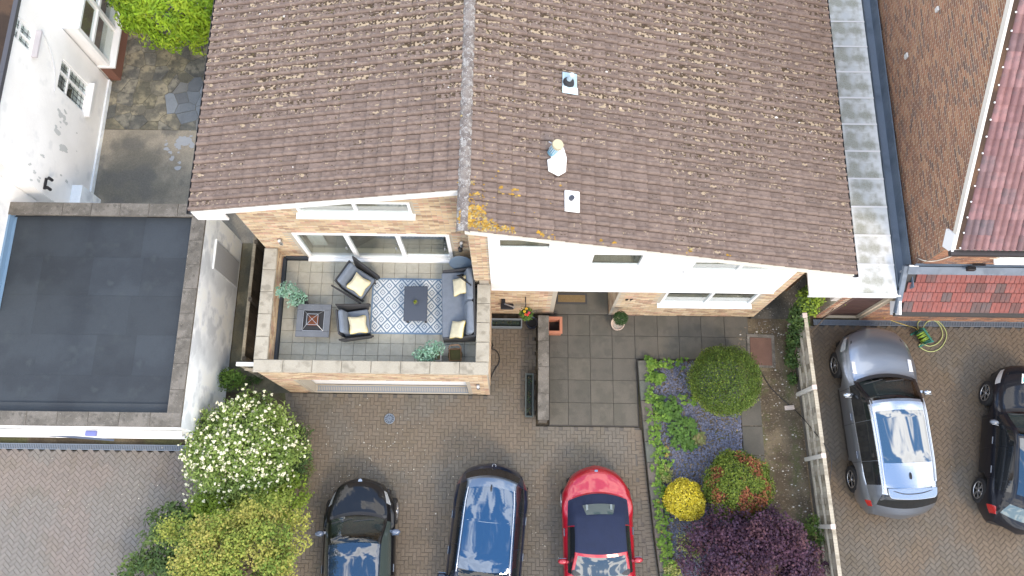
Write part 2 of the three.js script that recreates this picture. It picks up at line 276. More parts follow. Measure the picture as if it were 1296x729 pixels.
paving('driveway', 'grey brown block paved drive in front of the terrace house', [[-6.05, -3.3], [-0.6, -3.3], [-0.6, -5.42], [0.62, -5.42], [0.66, -2.5], [3.40, -2.5], ...kerbLine.slice(2).map(([x, z]) => [x - 0.02, z]), [4.6, 7], [-5.55, 7], [-5.55, -1.0]], 0, [[0.155, 0.128, 0.095], [0.144, 0.120, 0.091], [0.170, 0.139, 0.105], [0.134, 0.110, 0.084], [0.159, 0.124, 0.089]], 21,
  [{ poly: kerbLine.slice(2).map(([x, z]) => [x, z]).concat(kerbLine.slice(2).reverse().map(([x, z]) => [x - 0.22, z])), at: (() => { const o = []; for (let z = -2.4; z < 6; z += 0.1) { let k = 0; while (k < kerbLine.length - 2 && kerbLine[k + 1][1] < z) k++; const [a, b] = kerbLine[k], [c, d] = kerbLine[k + 1], x = a + (c - a) * (z - b) / (d - b); o.push([x - 0.125, z, 0.06]); } return o; })() }]);
paving('driveway', 'pinkish herringbone block drive before the flat roofed garage', [[-22, -1.72], [-7.1, -1.72], [-7.1, -0.2], [-7.9, 0.5], [-8.4, 1.6], [-8.4, 7], [-22, 7]], Math.PI / 4, [[0.204, 0.177, 0.155], [0.190, 0.164, 0.146], [0.220, 0.191, 0.168], [0.172, 0.152, 0.137], [0.194, 0.163, 0.141]], 22);
paving('driveway', 'brown herringbone block drive beyond the timber fence', [[7.98, -5.32], [18, -5.32], [18, 7], [8.3, 7]], Math.PI / 4, [[0.144, 0.108, 0.076], [0.134, 0.102, 0.071], [0.155, 0.117, 0.080], [0.123, 0.095, 0.066]], 23);
// drains: a galvanised channel with a slotted grating
function channel(label, x0, x1, z) {
  const g = thing('channel_drain', label, 'drain', [x0, 0, z]);
  const L = x1 - x0, body = [span(0, L, -0.03, 0.006, -0.075, -0.055), span(0, L, -0.03, 0.006, 0.055, 0.075)];
  add('channel', merge(body), mat.galv, g);
  const bars = []; for (let x = 0.02; x < L - 0.03; x += 0.045) bars.push(span(x, x + 0.022, -0.02, 0.003, -0.054, 0.054));
  bars.push(span(0, L, -0.028, -0.024, -0.054, 0.054)); add('grating', merge(bars), mat.galv, g); return g;
}
channel('galvanised channel drain across the left driveway before white garage door', -18, -7.2, -1.83);
channel('galvanised channel drain across the opening below the terrace', -5.15, -1.1, -3.44);
channel('galvanised channel drain along the brick house beyond the fence', 8.25, 17, -5.42);

// ------------------------------------------------------------------ the house with the terrace
rnd = mulberry(31);
const house = thing('terrace_house', 'buff brick house with mossy brown tiled roof and white clad upper floor', 'house', [0, 0, 0]);
const RX = -0.93, RY = 7.22, EXR = 7.48, EYR = 4.70, EXL = -6.69, EYL = 5.88, ZR = -5.32, ZL = -6.15, ZB = -16;
const roofY = x => x > RX ? RY + (x - RX) * (EYR - RY) / (EXR - RX) : RY + (RX - x) * (EYL - RY) / (RX - EXL);
const under = x => roofY(x) - 0.20;
{ // walls
  const zl = -6.30, zr = -5.56;
  const doors = [-5.0, -1.44, 2.50, 4.28], high = [-4.52, -2.12, 5.52, 6.16], low = [3.82, 6.14, 1.28, 2.42], porch = [1.13, 2.65, 0, 2.30];
  const wl = add('gable_wall', wallXY([[-5.9, 0], [RX + 0.03, 0], [RX + 0.03, under(RX)], [-5.9, under(-5.9)]], [doors, high], zl, 0.25), mat.mortar, house);
  const bl = []; const hit = (c, y, hw, R) => c + hw > R[0] && c - hw < R[1] && y > R[2] - 0.03 && y < R[3] + 0.03;
  brickwork(bl, V(-5.9, 0, zl), V(1, 0, 0), V(0, 1, 0), 5.0, 7.2, buff, (c, y, hw) => y > under(c - 5.9) - 0.05 || hit(c - 5.9, y, hw, doors) || hit(c - 5.9, y, hw, high) || y < 2.2);
  instances('bricks', brickGeo, mat.brick, bl, wl);
  const wr = add('front_wall', wallXY([[-0.9, 0], [6.56, 0], [6.62, under(6.62)], [6.36, under(6.36)], [6.36, 2.62], [-0.50, 2.62], [-0.50, under(-0.5)], [-0.9, under(-0.9)]], [[...porch.slice(0, 2), 0.001, porch[3]], low], zr, 0.25), mat.mortar, house);
  const br = []; brickwork(br, V(-0.9, 0, zr), V(1, 0, 0), V(0, 1, 0), 7.52, 7.1, buff, (c, y, hw) => { const x = c - 0.9; return y > under(x) - 0.05 || (y > 2.6 && x > -0.52 && x < 6.38) || hit(x, y, hw, porch) || hit(x, y, hw, low); });
  instances('bricks', brickGeo, mat.brick, br, wr);
  // white boarded upper storey, standing proud of the brick
  const w1 = [-0.30, 0.80, 5.66, 6.30], w2 = [1.68, 2.80, 4.60, 5.45], w3 = [3.90, 6.08, 4.32, 5.02];
  add('cladding', wallXY([[-0.50, 2.60], [6.36, 2.60], [6.36, under(6.36)], [-0.50, under(-0.5)]], [w1, w2, w3], -5.50, 0.055), mat.clad, house);
  add('upper_wall', wallXY([[-0.50, 2.62], [6.36, 2.62], [6.36, under(6.36)], [-0.50, under(-0.5)]], [w1, w2, w3], -5.58, 0.2), mat.mortar, house);
  add('drip_board', span(-0.5, 6.36, 2.555, 2.598, -5.54, -5.48), mat.whitepaint, house);
  windowZ(house, ...w1, -5.48, [], { sill: false, f: 0.045 }); windowZ(house, ...w2, -5.48, [], { sill: false, f: 0.045 }); windowZ(house, ...w3, -5.48, [5.0]); windowZ(house, ...low, -5.55, [4.98]); windowZ(house, ...high, zl + 0.02, [-3.28]);
  const d = windowZ(house, ...doors, zl + 0.03, [-3.80, -2.62], { sill: false, f: 0.085, name: 'patio_door' });
  add('threshold', span(doors[0] - 0.03, doors[1] + 0.03, 2.45, 2.50, zl - 0.08, zl + 0.10), mat.upvc, d);
  add('midrail', span(-2.56, -1.53, 2.70, 2.76, zl - 0.03, zl + 0.022), mat.upvc, d);
  for (const x of [-3.93, -2.75, -1.60]) add('handle', rbox(0.03, 0.16, 0.03, 0.008, x, 3.35, zl + 0.05), mat.steel, d);
  // porch recess: brick cheeks, door, threshold
  add('porch_cheek', span(1.03, 1.13, 0, 2.3, -6.4, -5.812), mat.mortar, house); const rc = add('porch_cheek', span(2.65, 2.75, 0, 2.3, -6.4, -5.812), mat.mortar, house);
  const bc = []; brickwork(bc, V(2.65, 0, -6.4), V(0, 0, 1), V(0, 1, 0), 0.83, 2.3, buff); brickwork(bc, V(1.13, 0, -5.57), V(0, 0, -1), V(0, 1, 0), 0.83, 2.3, buff);
  bc.forEach(e => { }); instances('bricks', brickGeo, mat.brick, bc.filter((e, i) => true), rc);
  const fd = add('front_door', rbox(0.9, 2.05, 0.05, 0.01, 1.6, 1.05, -6.36), M([0.82, 0.82, 0.80], 0.4), house); add('door_handle', rbox(0.12, 0.03, 0.05, 0.01, 1.95, 1.05, -6.31), mat.steel, fd);
  add('side_light', span(2.07, 2.62, 0.02, 2.08, -6.37, -6.35), mat.glass, house); add('porch_back', span(1.03, 2.75, 0, 2.3, -6.46, -6.41), mat.whitepaint, house); add('porch_ceiling', span(1.03, 2.75, 2.31, 2.36, -6.46, -5.82), mat.whitepaint, house);
  // side and back walls, upper floor
  add('side_wall', span(-5.9, -5.65, 0, under(-5.9), ZB + 0.4, zl - 0.26), mat.mortar, house);
  add('side_wall', span(6.31, 6.56, 0, under(6.56), ZB + 0.4, zr - 0.26), M([0.44, 0.33, 0.22], 0.95, bump(0.006)), house);
  add('back_wall', wallXY([[-5.9, 0], [6.56, 0], [6.56, under(6.56)], [RX, under(RX)], [-5.9, under(-5.9)]], [], ZB + 0.4, 0.25), mat.mortar, house);
  add('upper_floor', span(-5.64, 6.30, 2.22, 2.44, ZB + 0.42, -6.57), mat.interior, house);
  add('inner_wall', span(-0.9, -0.65, 2.45, 6.9, ZB + 0.42, -6.57), mat.interior, house);
  const cur = (x0, x1, y0, y1, z) => { const p = []; for (let i = 0; i <= 24; i++) p.push([x0 + (x1 - x0) * i / 24, z + 0.03 * Math.sin(i * 1.9)]); const q = p.concat(p.slice().reverse().map(([a, b]) => [a, b - 0.01])); add('curtain', prism(q, y0, y1), M([0.55, 0.56, 0.56], 0.95), house); };
  cur(-4.95, -4.55, 2.5, 4.3, -6.62); cur(-4.5, -4.1, 5.4, 6.1, -6.6); cur(3.85, 4.2, 1.2, 2.4, -5.9); cur(5.75, 6.1, 1.2, 2.4, -5.9); cur(3.95, 4.3, 4.2, 4.9, -5.86); cur(-0.2, 0.1, 5.5, 6.2, -5.86);
  // wall lights: steel up-and-down cylinders
  for (const [x, y, z] of [[-5.36, 3.85, zl + 0.02], [-1.18, 3.85, zl + 0.02], [-0.80, 1.7, -3.31]]) {
    const w = add('wall_light', merge([cyl(0.042, 0.042, 0.2, 16, x, y, z + 0.075), box(0.07, 0.09, 0.03, x, y, z + 0.015)]), mat.steel, house);
    add('lens', cyl(0.032, 0.032, 0.004, 16, x, y + 0.103, z + 0.075), M([0.7, 0.7, 0.68], 0.2), w);
  }
  // house number, black figures on the brick beside the porch
  const font = await new FontLoader().loadAsync('fonts/droid/droid_sans_bold.typeface.json');
  [['9', 2.88], ['7', 2.99]].forEach(([c, x]) => add('number_figure', uvm(new TextGeometry(c, { font, size: 0.12, depth: 0.012, curveSegments: 4 }).translate(x, 1.58, zr + 0.013)), mat.black, house));
  // bracket and hanging basket arm, wall hose holder
  add('basket_bracket', merge([bar([0.35, 1.75, zr + 0.015], [0.35, 1.35, zr + 0.015], 0.02, 0.02), bar([0.35, 1.74, zr + 0.02], [0.35, 1.74, zr + 0.28], 0.02, 0.02)]), mat.black, house);
  const hh = add('hose_holder', merge([bar([-0.22, 1.55, zr + 0.03], [-0.22, 0.95, zr + 0.03], 0.10, 0.05), rbox(0.34, 0.05, 0.16, 0.02, -0.12, 1.2, zr + 0.12)]), mat.black, house);
  add('tap', merge([bar([-0.2, 1.22, zr + 0.05], [0.05, 1.22, zr + 0.14], 0.03, 0.03), cyl(0.03, 0.03, 0.08, 10, 0.05, 1.2, zr + 0.14)]), mat.steel, hh);
}
{ // roof: boarded deck with tiles laid on it
  const deck = [[EXL + 0.05, EYL - 0.03], [RX, RY - 0.03], [EXR - 0.05, EYR - 0.03], [EXR - 0.05, EYR - 0.17], [RX, RY - 0.18], [EXL + 0.05, EYL - 0.17]];
  const g1 = wallXY([deck[0], deck[1], deck[4], deck[5]], [], ZL - 0.03, ZL - 0.03 - ZB), g2 = wallXY([deck[1], deck[2], deck[3], deck[4]], [], ZR - 0.03, ZR - 0.03 - ZB);
  const roof = add('roof', merge([g1, g2]), M([0.30, 0.17, 0.09], 0.85, { map: T.wood }), house);
  // tile shape: pan and roll, lower end raised on the course below
  const W = 0.21, LEN = 0.335, GAU = 0.29;
  function tileGeo(id, mirror) {
    let P = [[0, -0.014], [0.009, -0.014], [0.013, 0], [0.112, 0], [0.124, 0.010], [0.138, 0.030], [0.160, 0.038], [0.184, 0.037], [0.200, 0.026], [0.209, -0.006]];
    if (mirror) P = P.map(([z, y]) => [W - z, y]).reverse();
    const pos = [], uv = [], idx = [], ci = id % 8, cj = Math.floor(id / 8), n = P.length;
    for (const x of [0, LEN]) for (const [z, y] of P) { pos.push(x, y + 0.036 * x / LEN + 0.002, z); const vv = mirror ? (W - z) / W : z / W; uv.push((ci + 0.06 + 0.88 * x / LEN) / 8, (cj + 0.06 + 0.88 * clamp(vv)) / 8); }
    for (const [z, y] of P) for (const dy of [0, -0.03]) { pos.push(LEN, y + 0.038 + dy, z); uv.push((ci + 0.94) / 8, (cj + 0.5) / 8); }
    for (let i = 0; i < n - 1; i++) { idx.push(i, i + 1, n + i, i + 1, n + i + 1, n + i); const f = 2 * n + i * 2; idx.push(f, f + 2, f + 1, f + 2, f + 3, f + 1); }
    const g = new THREE.BufferGeometry(); g.setAttribute('position', new THREE.Float32BufferAttribute(pos, 3)); g.setAttribute('uv', new THREE.Float32BufferAttribute(uv, 2)); g.setIndex(idx); g.computeVertexNormals(); return g;
  }
  const geos = {}; const geoOf = (id, m) => geos[id + '_' + m] || (geos[id + '_' + m] = tileGeo(id, m));
  const eye = V(0, HIGH, 0), all = [];
  for (const side of [1, -1]) {
    const ex = side > 0 ? EXR : EXL, ey = side > 0 ? EYR : EYL, zf = side > 0 ? ZR : ZL, dx = ex - RX, dy = ey - RY, L = Math.hypot(dx, dy);
    const X = V(dx / L, dy / L, 0), Y = V(-side * X.y * 1, side * X.x, 0).normalize(), Z = X.clone().cross(Y), nC = Math.round((L - 0.1) / GAU), gau = (L - 0.04) / nC;
    for (let c = 0; c < nC; c++) for (let r = 0; r < Math.floor((zf - ZB) / W); r++) {
      const p = V(RX, RY, 0).addScaledVector(X, c * gau + gau - LEN + 0.04).addScaledVector(Y, 0.012 + rr(-0.0015, 0.0015)); p.z = side > 0 ? zf - (r + 1) * W : zf - r * W;
      const foot = c * gau, n = fbm(p.x * 0.8 + 20, p.z * 0.8 + 40, 0, 77, 4), back = sm(-6.2, -9.2, p.z), eave = sm(L, L - 2.6, foot);
      let lvl = Math.round(7 * clamp(0.13 + 0.80 * back * (0.55 + 0.45 * eave) + (n - 0.5) * 1.5 + rr(-0.22, 0.22)));
      if (side > 0) lvl = Math.round(lvl * 0.95);
      const id = lvl + 8 * Math.floor(rnd() * 8), e = new THREE.Matrix4().makeBasis(X, Y, Z).setPosition(p); e.multiply(new THREE.Matrix4().makeRotationY(rr(-0.006, 0.006)));
      all.push({ id, m: e, mir: side < 0, d: p.distanceTo(eye), X, Y, p, lvl, side });
    }
  }
  all.sort((a, b) => a.d - b.d);
  const rest = [];
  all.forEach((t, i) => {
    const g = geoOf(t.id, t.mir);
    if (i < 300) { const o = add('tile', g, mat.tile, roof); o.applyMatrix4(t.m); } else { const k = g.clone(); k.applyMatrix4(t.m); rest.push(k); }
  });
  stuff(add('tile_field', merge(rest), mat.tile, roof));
  // moss cushions lying in the pans, and orange lichen by the verge
  const moss = [], lich = [], lump = new THREE.IcosahedronGeometry(1, 1); { const p = lump.attributes.position; for (let i = 0; i < p.count; i++) { const v = V().fromBufferAttribute(p, i), k = 0.75 + 0.5 * hash2(Math.round(v.x * 9), Math.round(v.y * 9 + v.z * 31), 5); p.setXYZ(i, v.x * k, v.y * k, v.z * k); } lump.computeVertexNormals(); }
  for (const t of all) {
    const n = t.lvl > 1 ? Math.floor(rnd() * t.lvl * 0.95) : (rnd() < 0.12 ? 1 : 0);
    for (let i = 0; i < n; i++) {
      const zl = t.mir ? rr(0.09, 0.2) : rr(0.01, 0.12), q = V(rr(0.05, 0.32), 0.012, zl).applyMatrix4(t.m), s = rr(0.008, 0.024) * (0.7 + t.lvl * 0.06), k = rnd();
      const col = k < 0.5 ? [0.075, 0.055, 0.03] : k < 0.68 ? [0.11, 0.09, 0.035] : k < 0.9 ? [0.42, 0.33, 0.24] : [0.62, 0.60, 0.56], b = rr(0.8, 1.2);
      moss.push({ m: basis(t.X, t.Y, V(0, 0, 1), q, s * rr(0.8, 1.7), s * 0.5, s * rr(0.7, 1.2)), c: lin(col[0] * b, col[1] * b, col[2] * b) });
    }
  }
  instances('moss', lump, M(WHITE, 1), moss, roof).userData.label = 'dry brown moss and pale lichen lumps on the tiles';
  const right = all.filter(t => t.side > 0 && t.p.z > -8.2);
  const PR = [[0, -0.014], [0.009, -0.014], [0.013, 0], [0.112, 0], [0.124, 0.010], [0.138, 0.030], [0.160, 0.038], [0.184, 0.037], [0.200, 0.026], [0.209, -0.006]], LR = Math.hypot(EXR - RX, EYR - RY), gR = (LR - 0.04) / Math.round((LR - 0.1) / GAU);
  const skin = (x, z) => { const s = (x - RX) * LR / (EXR - RX), c = Math.floor((s - 0.04) / gR), lx = s - (c * gR + gR - LEN + 0.04), lz = W - (((ZR - z) % W) + W) % W; let k = 0; while (k < PR.length - 2 && PR[k + 1][0] < lz) k++; const t = clamp((lz - PR[k][0]) / (PR[k + 1][0] - PR[k][0])); return 0.014 + mix(PR[k][1], PR[k + 1][1], t) + 0.036 * lx / LEN; };
  const patch = (px, py, n, sp, s0, s1) => { for (let i = 0; i < n; i++) { const a = rnd() * 6.28, r = Math.sqrt(rnd()) * sp, x0 = px + Math.cos(a) * r * 1.2, y0 = py + Math.sin(a) * r, y = 6.9; let q = at(x0, y0, y); for (let k = 0; k < 4; k++) q = at(x0, y0, roofY(Math.max(q.x, RX)) + 0.062); if (q.z > ZR - 0.03 || q.x < RX - 0.15) continue; if (q.x > RX + 0.12) { const yy = roofY(q.x) + skin(q.x, q.z) * 0.96; q.y = yy + 0.001; } else q.y -= 0.0; const s = rr(s0, s1) * rr(0.5, 1.1), k = rr(0.7, 1.15), co = pick([[0.36, 0.20, 0.02], [0.30, 0.17, 0.025], [0.40, 0.25, 0.05], [0.34, 0.27, 0.12], [0.26, 0.19, 0.09]]); lich.push({ m: basis(V(0.958, -0.287, 0), V(0.287, 0.958, 0), V(0, 0, 1), q, s * rr(0.8, 1.5), q.x > RX + 0.12 ? 0.005 : 0.012, s), c: lin(co[0] * k, co[1] * k, co[2] * k) }); } };
  patch(599, 276, 420, 15, 0.012, 0.045); patch(602, 258, 110, 14, 0.01, 0.03); patch(620, 289, 200, 11, 0.012, 0.04); patch(642, 293, 110, 9, 0.012, 0.035); patch(684, 298, 9, 6, 0.03, 0.06); patch(600, 240, 14, 16, 0.015, 0.035); patch(632, 240, 4, 6, 0.03, 0.05); patch(655, 241, 6, 8, 0.03, 0.06); patch(698, 299, 3, 4, 0.03, 0.05); patch(762, 307, 4, 4, 0.03, 0.05); patch(775, 307, 3, 3, 0.03, 0.05); patch(870, 316, 4, 5, 0.03, 0.05); patch(925, 324, 3, 4, 0.03, 0.05); patch(640, 240, 26, 60, 0.01, 0.03); patch(610, 120, 10, 40, 0.01, 0.03);
  instances('lichen', lump, M(WHITE, 1), lich, roof).userData.label = 'orange lichen crust by the ridge end';
  // ridge tiles
  const half = new THREE.CylinderGeometry(0.125, 0.125, 0.43, 14, 1, true, -Math.PI / 2 - 0.15, Math.PI + 0.3); half.rotateX(Math.PI / 2); half.rotateZ(0);
  const hg = []; for (let i = 0; i < 4; i++) { const o = []; const N = 14; const pos = [], idx = []; for (const [r, z] of [[0.128, -0.222], [0.128, 0.205], [0.136, 0.215], [0.136, 0.235]]) for (let k = 0; k <= N; k++) { const a = Math.PI * (k / N) * 1.12 - 0.06 * Math.PI; pos.push(Math.cos(a) * r, Math.sin(a) * r * 0.92, z); } for (let s = 0; s < 3; s++) for (let k = 0; k < N; k++) { const a = s * (N + 1) + k, b = a + N + 1; idx.push(a, a + 1, b, a + 1, b + 1, b); } const g = new THREE.BufferGeometry(); g.setAttribute('position', new THREE.Float32BufferAttribute(pos, 3)); g.setIndex(idx); g.computeVertexNormals(); hg.push(uvm(toCreasedNormals(g, 0.5), 1, i * 0.27, i * 0.41)); }
  for (let z = ZR - 0.2, i = 0; z > ZB; z -= 0.435, i++) add('ridge_tile', hg[i % 4], mat.ridge, roof, [RX - 0.01, RY - 0.035 + rr(-0.004, 0.004), z]);
  // verge boards, mortar, gutters
  const sl = (x0, y0, x1, y1, h, z0, z1) => wallXY([[x0, y0], [x1, y1], [x1, y1 - h], [x0, y0 - h]], [], z1, z1 - z0);
  add('bargeboard', sl(EXL + 0.02, EYL - 0.02, RX - 0.06, RY - 0.04, 0.20, ZL - 0.026, ZL + 0.012), mat.whitepaint, house);
  add('bargeboard', sl(RX + 0.02, RY - 0.03, EXR - 0.02, EYR - 0.02, 0.16, ZR - 0.026, ZR + 0.006), M([0.72, 0.70, 0.62], 0.7), house);
  add('bargeboard_end', rbox(0.66, 0.26, 0.05, 0.01, EXL + 0.36, EYL - 0.28, ZL + 0.0), mat.whitepaint, house);
  add('verge_mortar', sl(EXL + 0.02, EYL - 0.002, RX - 0.06, RY - 0.002, 0.03, ZL - 0.03, ZL - 0.002), M([0.42, 0.40, 0.36], 0.95), house);
  const gut = (x, y, z0) => { const s = new THREE.Shape(); s.absarc(0, 0, 0.06, Math.PI, 2 * Math.PI, false); s.lineTo(0.05, 0); s.absarc(0, 0, 0.05, 2 * Math.PI, Math.PI, true); add('gutter', uvm(new THREE.ExtrudeGeometry(s, { depth: z0 - ZB, bevelEnabled: false, curveSegments: 10 }).translate(x, y, ZB)), mat.gutter, house); };
  gut(EXR + 0.03, EYR - 0.05, ZR + 0.02); gut(EXL - 0.03, EYL - 0.05, ZL + 0.02);
  add('soffit', wallXY([[6.57, under(6.57) + 0.02], [EXR - 0.06, EYR - 0.175], [EXR - 0.06, EYR - 0.20], [6.57, under(6.57) - 0.01]], [], ZR - 0.06, ZR - 0.06 - ZB), M([0.30, 0.14, 0.06], 0.8, { map: T.wood }), house);
  // fittings through the roof
  const onRoof = (px, py) => { let q = at(px, py, 6.5); for (let k = 0; k < 6; k++) q = at(px, py, roofY(q.x) + 0.085); return q; };
  const th = Math.atan2(RY - EYR, EXR - RX);
  { const q = onRoof(721, 104), g = add('roof_vent', rbox(0.32, 0.03, 0.42, 0.01), M([0.36, 0.47, 0.52], 0.5, { metalness: 0.3 }), house, q, [0, 0, -th]); add('collar', cyl(0.10, 0.13, 0.07, 18, -0.03, 0.04, 0.02), mat.dark, g); add('pipe', cyl(0.055, 0.055, 0.26, 16, -0.04, 0.12, -0.02), M([0.42, 0.54, 0.60], 0.5), g); add('apron', rbox(0.34, 0.012, 0.16, 0.004, 0, 0.022, 0.2), M([0.48, 0.62, 0.68], 0.5), g); }
  { const q = onRoof(705, 205), g = add('flue', rbox(0.26, 0.05, 0.42, 0.02), M([0.82, 0.82, 0.80], 0.6), house, q, [0, 0, -th]);
    add('patch', uvm(new THREE.ExtrudeGeometry(new THREE.Shape([[-0.2, -0.22], [0.0, -0.3], [0.14, -0.2], [0.16, 0.1], [0.1, 0.3], [-0.1, 0.28], [-0.12, 0.05], [-0.22, 0.0]].map(p => new THREE.Vector2(...p))), { depth: 0.03, bevelEnabled: true, bevelSize: 0.01, bevelThickness: 0.008, bevelSegments: 2 }).rotateX(-Math.PI / 2)), M([0.84, 0.84, 0.82], 0.6, bump(0.01)), g, [0.02, 0.01, 0]);
    add('pipe', cyl(0.085, 0.085, 0.34, 20, -0.12, 0.18, -0.18), M([0.20, 0.42, 0.55], 0.35, { metalness: 0.4 }), g); const ribs = []; for (let k = 0; k < 14; k++) { const a = k / 14 * 6.283; ribs.push(box(0.012, 0.24, 0.012, -0.12 + Math.cos(a) * 0.09, 0.24, -0.18 + Math.sin(a) * 0.09)); } add('cowl_ribs', merge(ribs), M([0.55, 0.66, 0.72], 0.4, { metalness: 0.5 }), g); add('cowl_cap', cyl(0.11, 0.115, 0.05, 20, -0.12, 0.38, -0.18), M([0.52, 0.46, 0.30], 0.8, bump(0.01)), g); add('guy_wire', bar([-0.28, 0.3, -0.26], [-0.14, 0.3, -0.2], 0.015, 0.015), mat.steel, g); }
  { const q = onRoof(724, 255), g = add('vent_tile', rbox(0.31, 0.05, 0.44, 0.012), M([0.83, 0.83, 0.82], 0.55), house, q, [0, 0, -th]); add('vent_cap', cyl(0.05, 0.055, 0.08, 18, -0.03, 0.055, -0.05), M([0.03, 0.035, 0.05], 0.4), g); }
}
// ------------------------------------------------------------------ terrace over the garage (part of the house)
const FL = 2.45, CT = 3.24;
{
  rnd = mulberry(41);
  const x0 = -5.86, x1 = -0.55, zf = -3.33, zb = -6.295, open = [-5.18, -1.10, 0.001, 2.02];
  const terr = add('terrace', span(x0 + 0.02, x1 - 0.02, FL - 0.24, FL - 0.028, zb + 0.02, zf - 0.3), mat.darkjoint, house);
  // front wall with the garage opening, side walls, parapets
  const fw = add('terrace_front', wallXY([[x0, 0], [x1, 0], [x1, CT - 0.06], [x0, CT - 0.06]], [open], zf, 0.22), mat.mortar, house);
  const b = []; brickwork(b, V(x0, 0, zf), V(1, 0, 0), V(0, 1, 0), x1 - x0, CT - 0.07, buff, (c, y, hw) => c + x0 + hw > open[0] && c + x0 - hw < open[1] && y < open[3] + 0.02);
  instances('bricks', brickGeo, mat.brick, b, fw);
  const lw = add('terrace_side', span(x0, x0 + 0.22, 0, CT - 0.06, zb, zf - 0.222), mat.mortar, house);
  const b2 = []; brickwork(b2, V(x0 + 0.22, FL, zf - 0.222), V(0, 0, -1), V(0, 1, 0), zf - 0.222 - zb, CT - FL - 0.07, buff);
  brickwork(b2, V(x0, 0, zb), V(0, 0, 1), V(0, 1, 0), 2.9, CT - 0.07, buff); instances('bricks', brickGeo, mat.brick, b2, lw);
  const rw = add('terrace_side', span(x1 - 0.22, x1, 0, CT - 0.06, -5.55, zf - 0.222), mat.mortar, house);
  const b3 = []; brickwork(b3, V(x1, 0, zf - 0.222), V(0, 0, -1), V(0, 1, 0), 1.95, CT - 0.07, buff); instances('bricks', brickGeo, mat.brick, b3, rw);
  const gd = add('garage_door', span(open[0] - 0.05, open[1] + 0.05, 0.01, 2.05, zf - 0.28, zf - 0.235), mat.whitepaint, house);
  for (let y = 0.3; y < 2; y += 0.25) add('panel_rib', span(open[0] + 0.02, open[1] - 0.02, y - 0.015, y + 0.015, zf - 0.238, zf - 0.228), mat.upvc, gd);
  // coping stones, each its own piece
  const gs = [0, 1, 2, 3].map(i => [slabGeo(0.655, 0.065, 0.29, 0.012, 1.5, i * 0.23, i * 0.31), slabGeo(0.31, 0.065, 0.585, 0.012, 1.5, i * 0.19, i * 0.37)]);
  const nf = 8, wf = (x1 - x0 + 0.08) / nf; for (let i = 0; i < nf; i++) { const o = add('coping_stone', gs[i % 4][0], mat.coping, terr, [x0 - 0.04 + wf * (i + 0.5), CT + rr(-0.002, 0.003), zf - 0.105]); o.scale.x = (wf - 0.008) / 0.655; }
  const zs = zf - 0.255; for (const [xc, zend, n] of [[x0 + 0.11, zb + 0.02, 5], [x1 - 0.11, -5.44, 4]]) { const w = (zs - zend) / n; for (let i = 0; i < n; i++) { const o = add('coping_stone', gs[(i + 1) % 4][1], mat.coping, terr, [xc, CT + rr(-0.002, 0.003), zs - w * (i + 0.5)]); o.scale.z = (w - 0.008) / 0.585; } }
  // patio tiles
  const mats = [mat.patio, mat.patio, mat.patio, mat.patio2, mat.patio3], tg = []; for (let i = 0; i < 8; i++) tg.push(slabGeo(0.29, 0.03, 0.29, 0.004, 0.55, rnd(), rnd()));
  const px0 = x0 + 0.30, pz0 = zf - 0.232; for (let i = 0; i < 16; i++) for (let j = 0; j < 9; j++) {
    const a = px0 + i * 0.296, c = Math.min(a + 0.29, x1 - 0.232), d = pz0 - j * 0.296, e = Math.max(d - 0.29, zb + 0.05); if (c - a < 0.05 || d - e < 0.05) continue;
    const o = add('patio_tile', tg[(i * 5 + j * 3 + Math.floor(rnd() * 3)) % 8], pick(mats), terr, [(a + c) / 2, FL + rr(-0.0015, 0.0015), (d + e) / 2]); o.scale.set((c - a) / 0.29, 1, (d - e) / 0.29);
  }
  // roofing-felt upstand round the floor
  const lm = M([0.035, 0.045, 0.06], 0.5, bump(0.004)); add('felt_upstand', merge([span(x0 + 0.232, x0 + 0.285, FL - 0.03, FL + 0.15, zb + 0.06, zf - 0.24), span(x0 + 0.29, -5.04, FL - 0.03, FL + 0.15, zb + 0.01, zb + 0.05), span(x1 - 0.245, x1 - 0.232, FL - 0.03, FL + 0.14, -5.44, zf - 0.24)]), lm, terr);
}
// ------------------------------------------------------------------ garden hard surfaces
rnd = mulberry(51);
{ // paving slabs of the front path
  const path = structure(add('front_path', flat([[1.02, -5.55], [6.50, -5.55], [6.50, -4.33], [3.40, -4.33], [3.40, -2.52], [1.02, -2.52]], -0.02), mat.darkjoint), 'grey concrete slab path to the front door');
  const mats = [mat.slab, M([0.95, 0.95, 0.95], 0.88, { map: T.slab, ...bump(0.004) }), M([1.05, 1.04, 1.02], 0.88, { map: T.slab, ...bump(0.004) })];
  const zs = [-5.555, -4.97, -4.35, -3.75, -3.14, -2.55], xs = [1.03, 1.53, 2.13, 2.73, 3.35, 3.97, 4.55, 5.16, 5.80, 6.45];
  for (let r = 0; r < 5; r++) for (let c = 0; c < 9; c++) {
    if (r > 1 && c > 3) continue; let a = xs[c], b = xs[c + 1]; if (r > 1 && c === 3) b = 3.37; if (r > 1) { a -= 0.0; }
    const w = b - a, d = zs[r + 1] - zs[r]; add('paving_slab', slabGeo(w - 0.008, 0.05, d - 0.008, 0.005, 1.1, rnd(), rnd()), pick(mats), path, [(a + b) / 2, rr(-0.003, 0.003), (zs[r] + zs[r + 1]) / 2], [rr(-0.002, 0.002), 0, rr(-0.002, 0.002)]);
  }
  add('porch_step', slabGeo(1.49, 0.12, 0.84, 0.012), mat.slab, path, [1.89, 0.09, -5.98]);
}
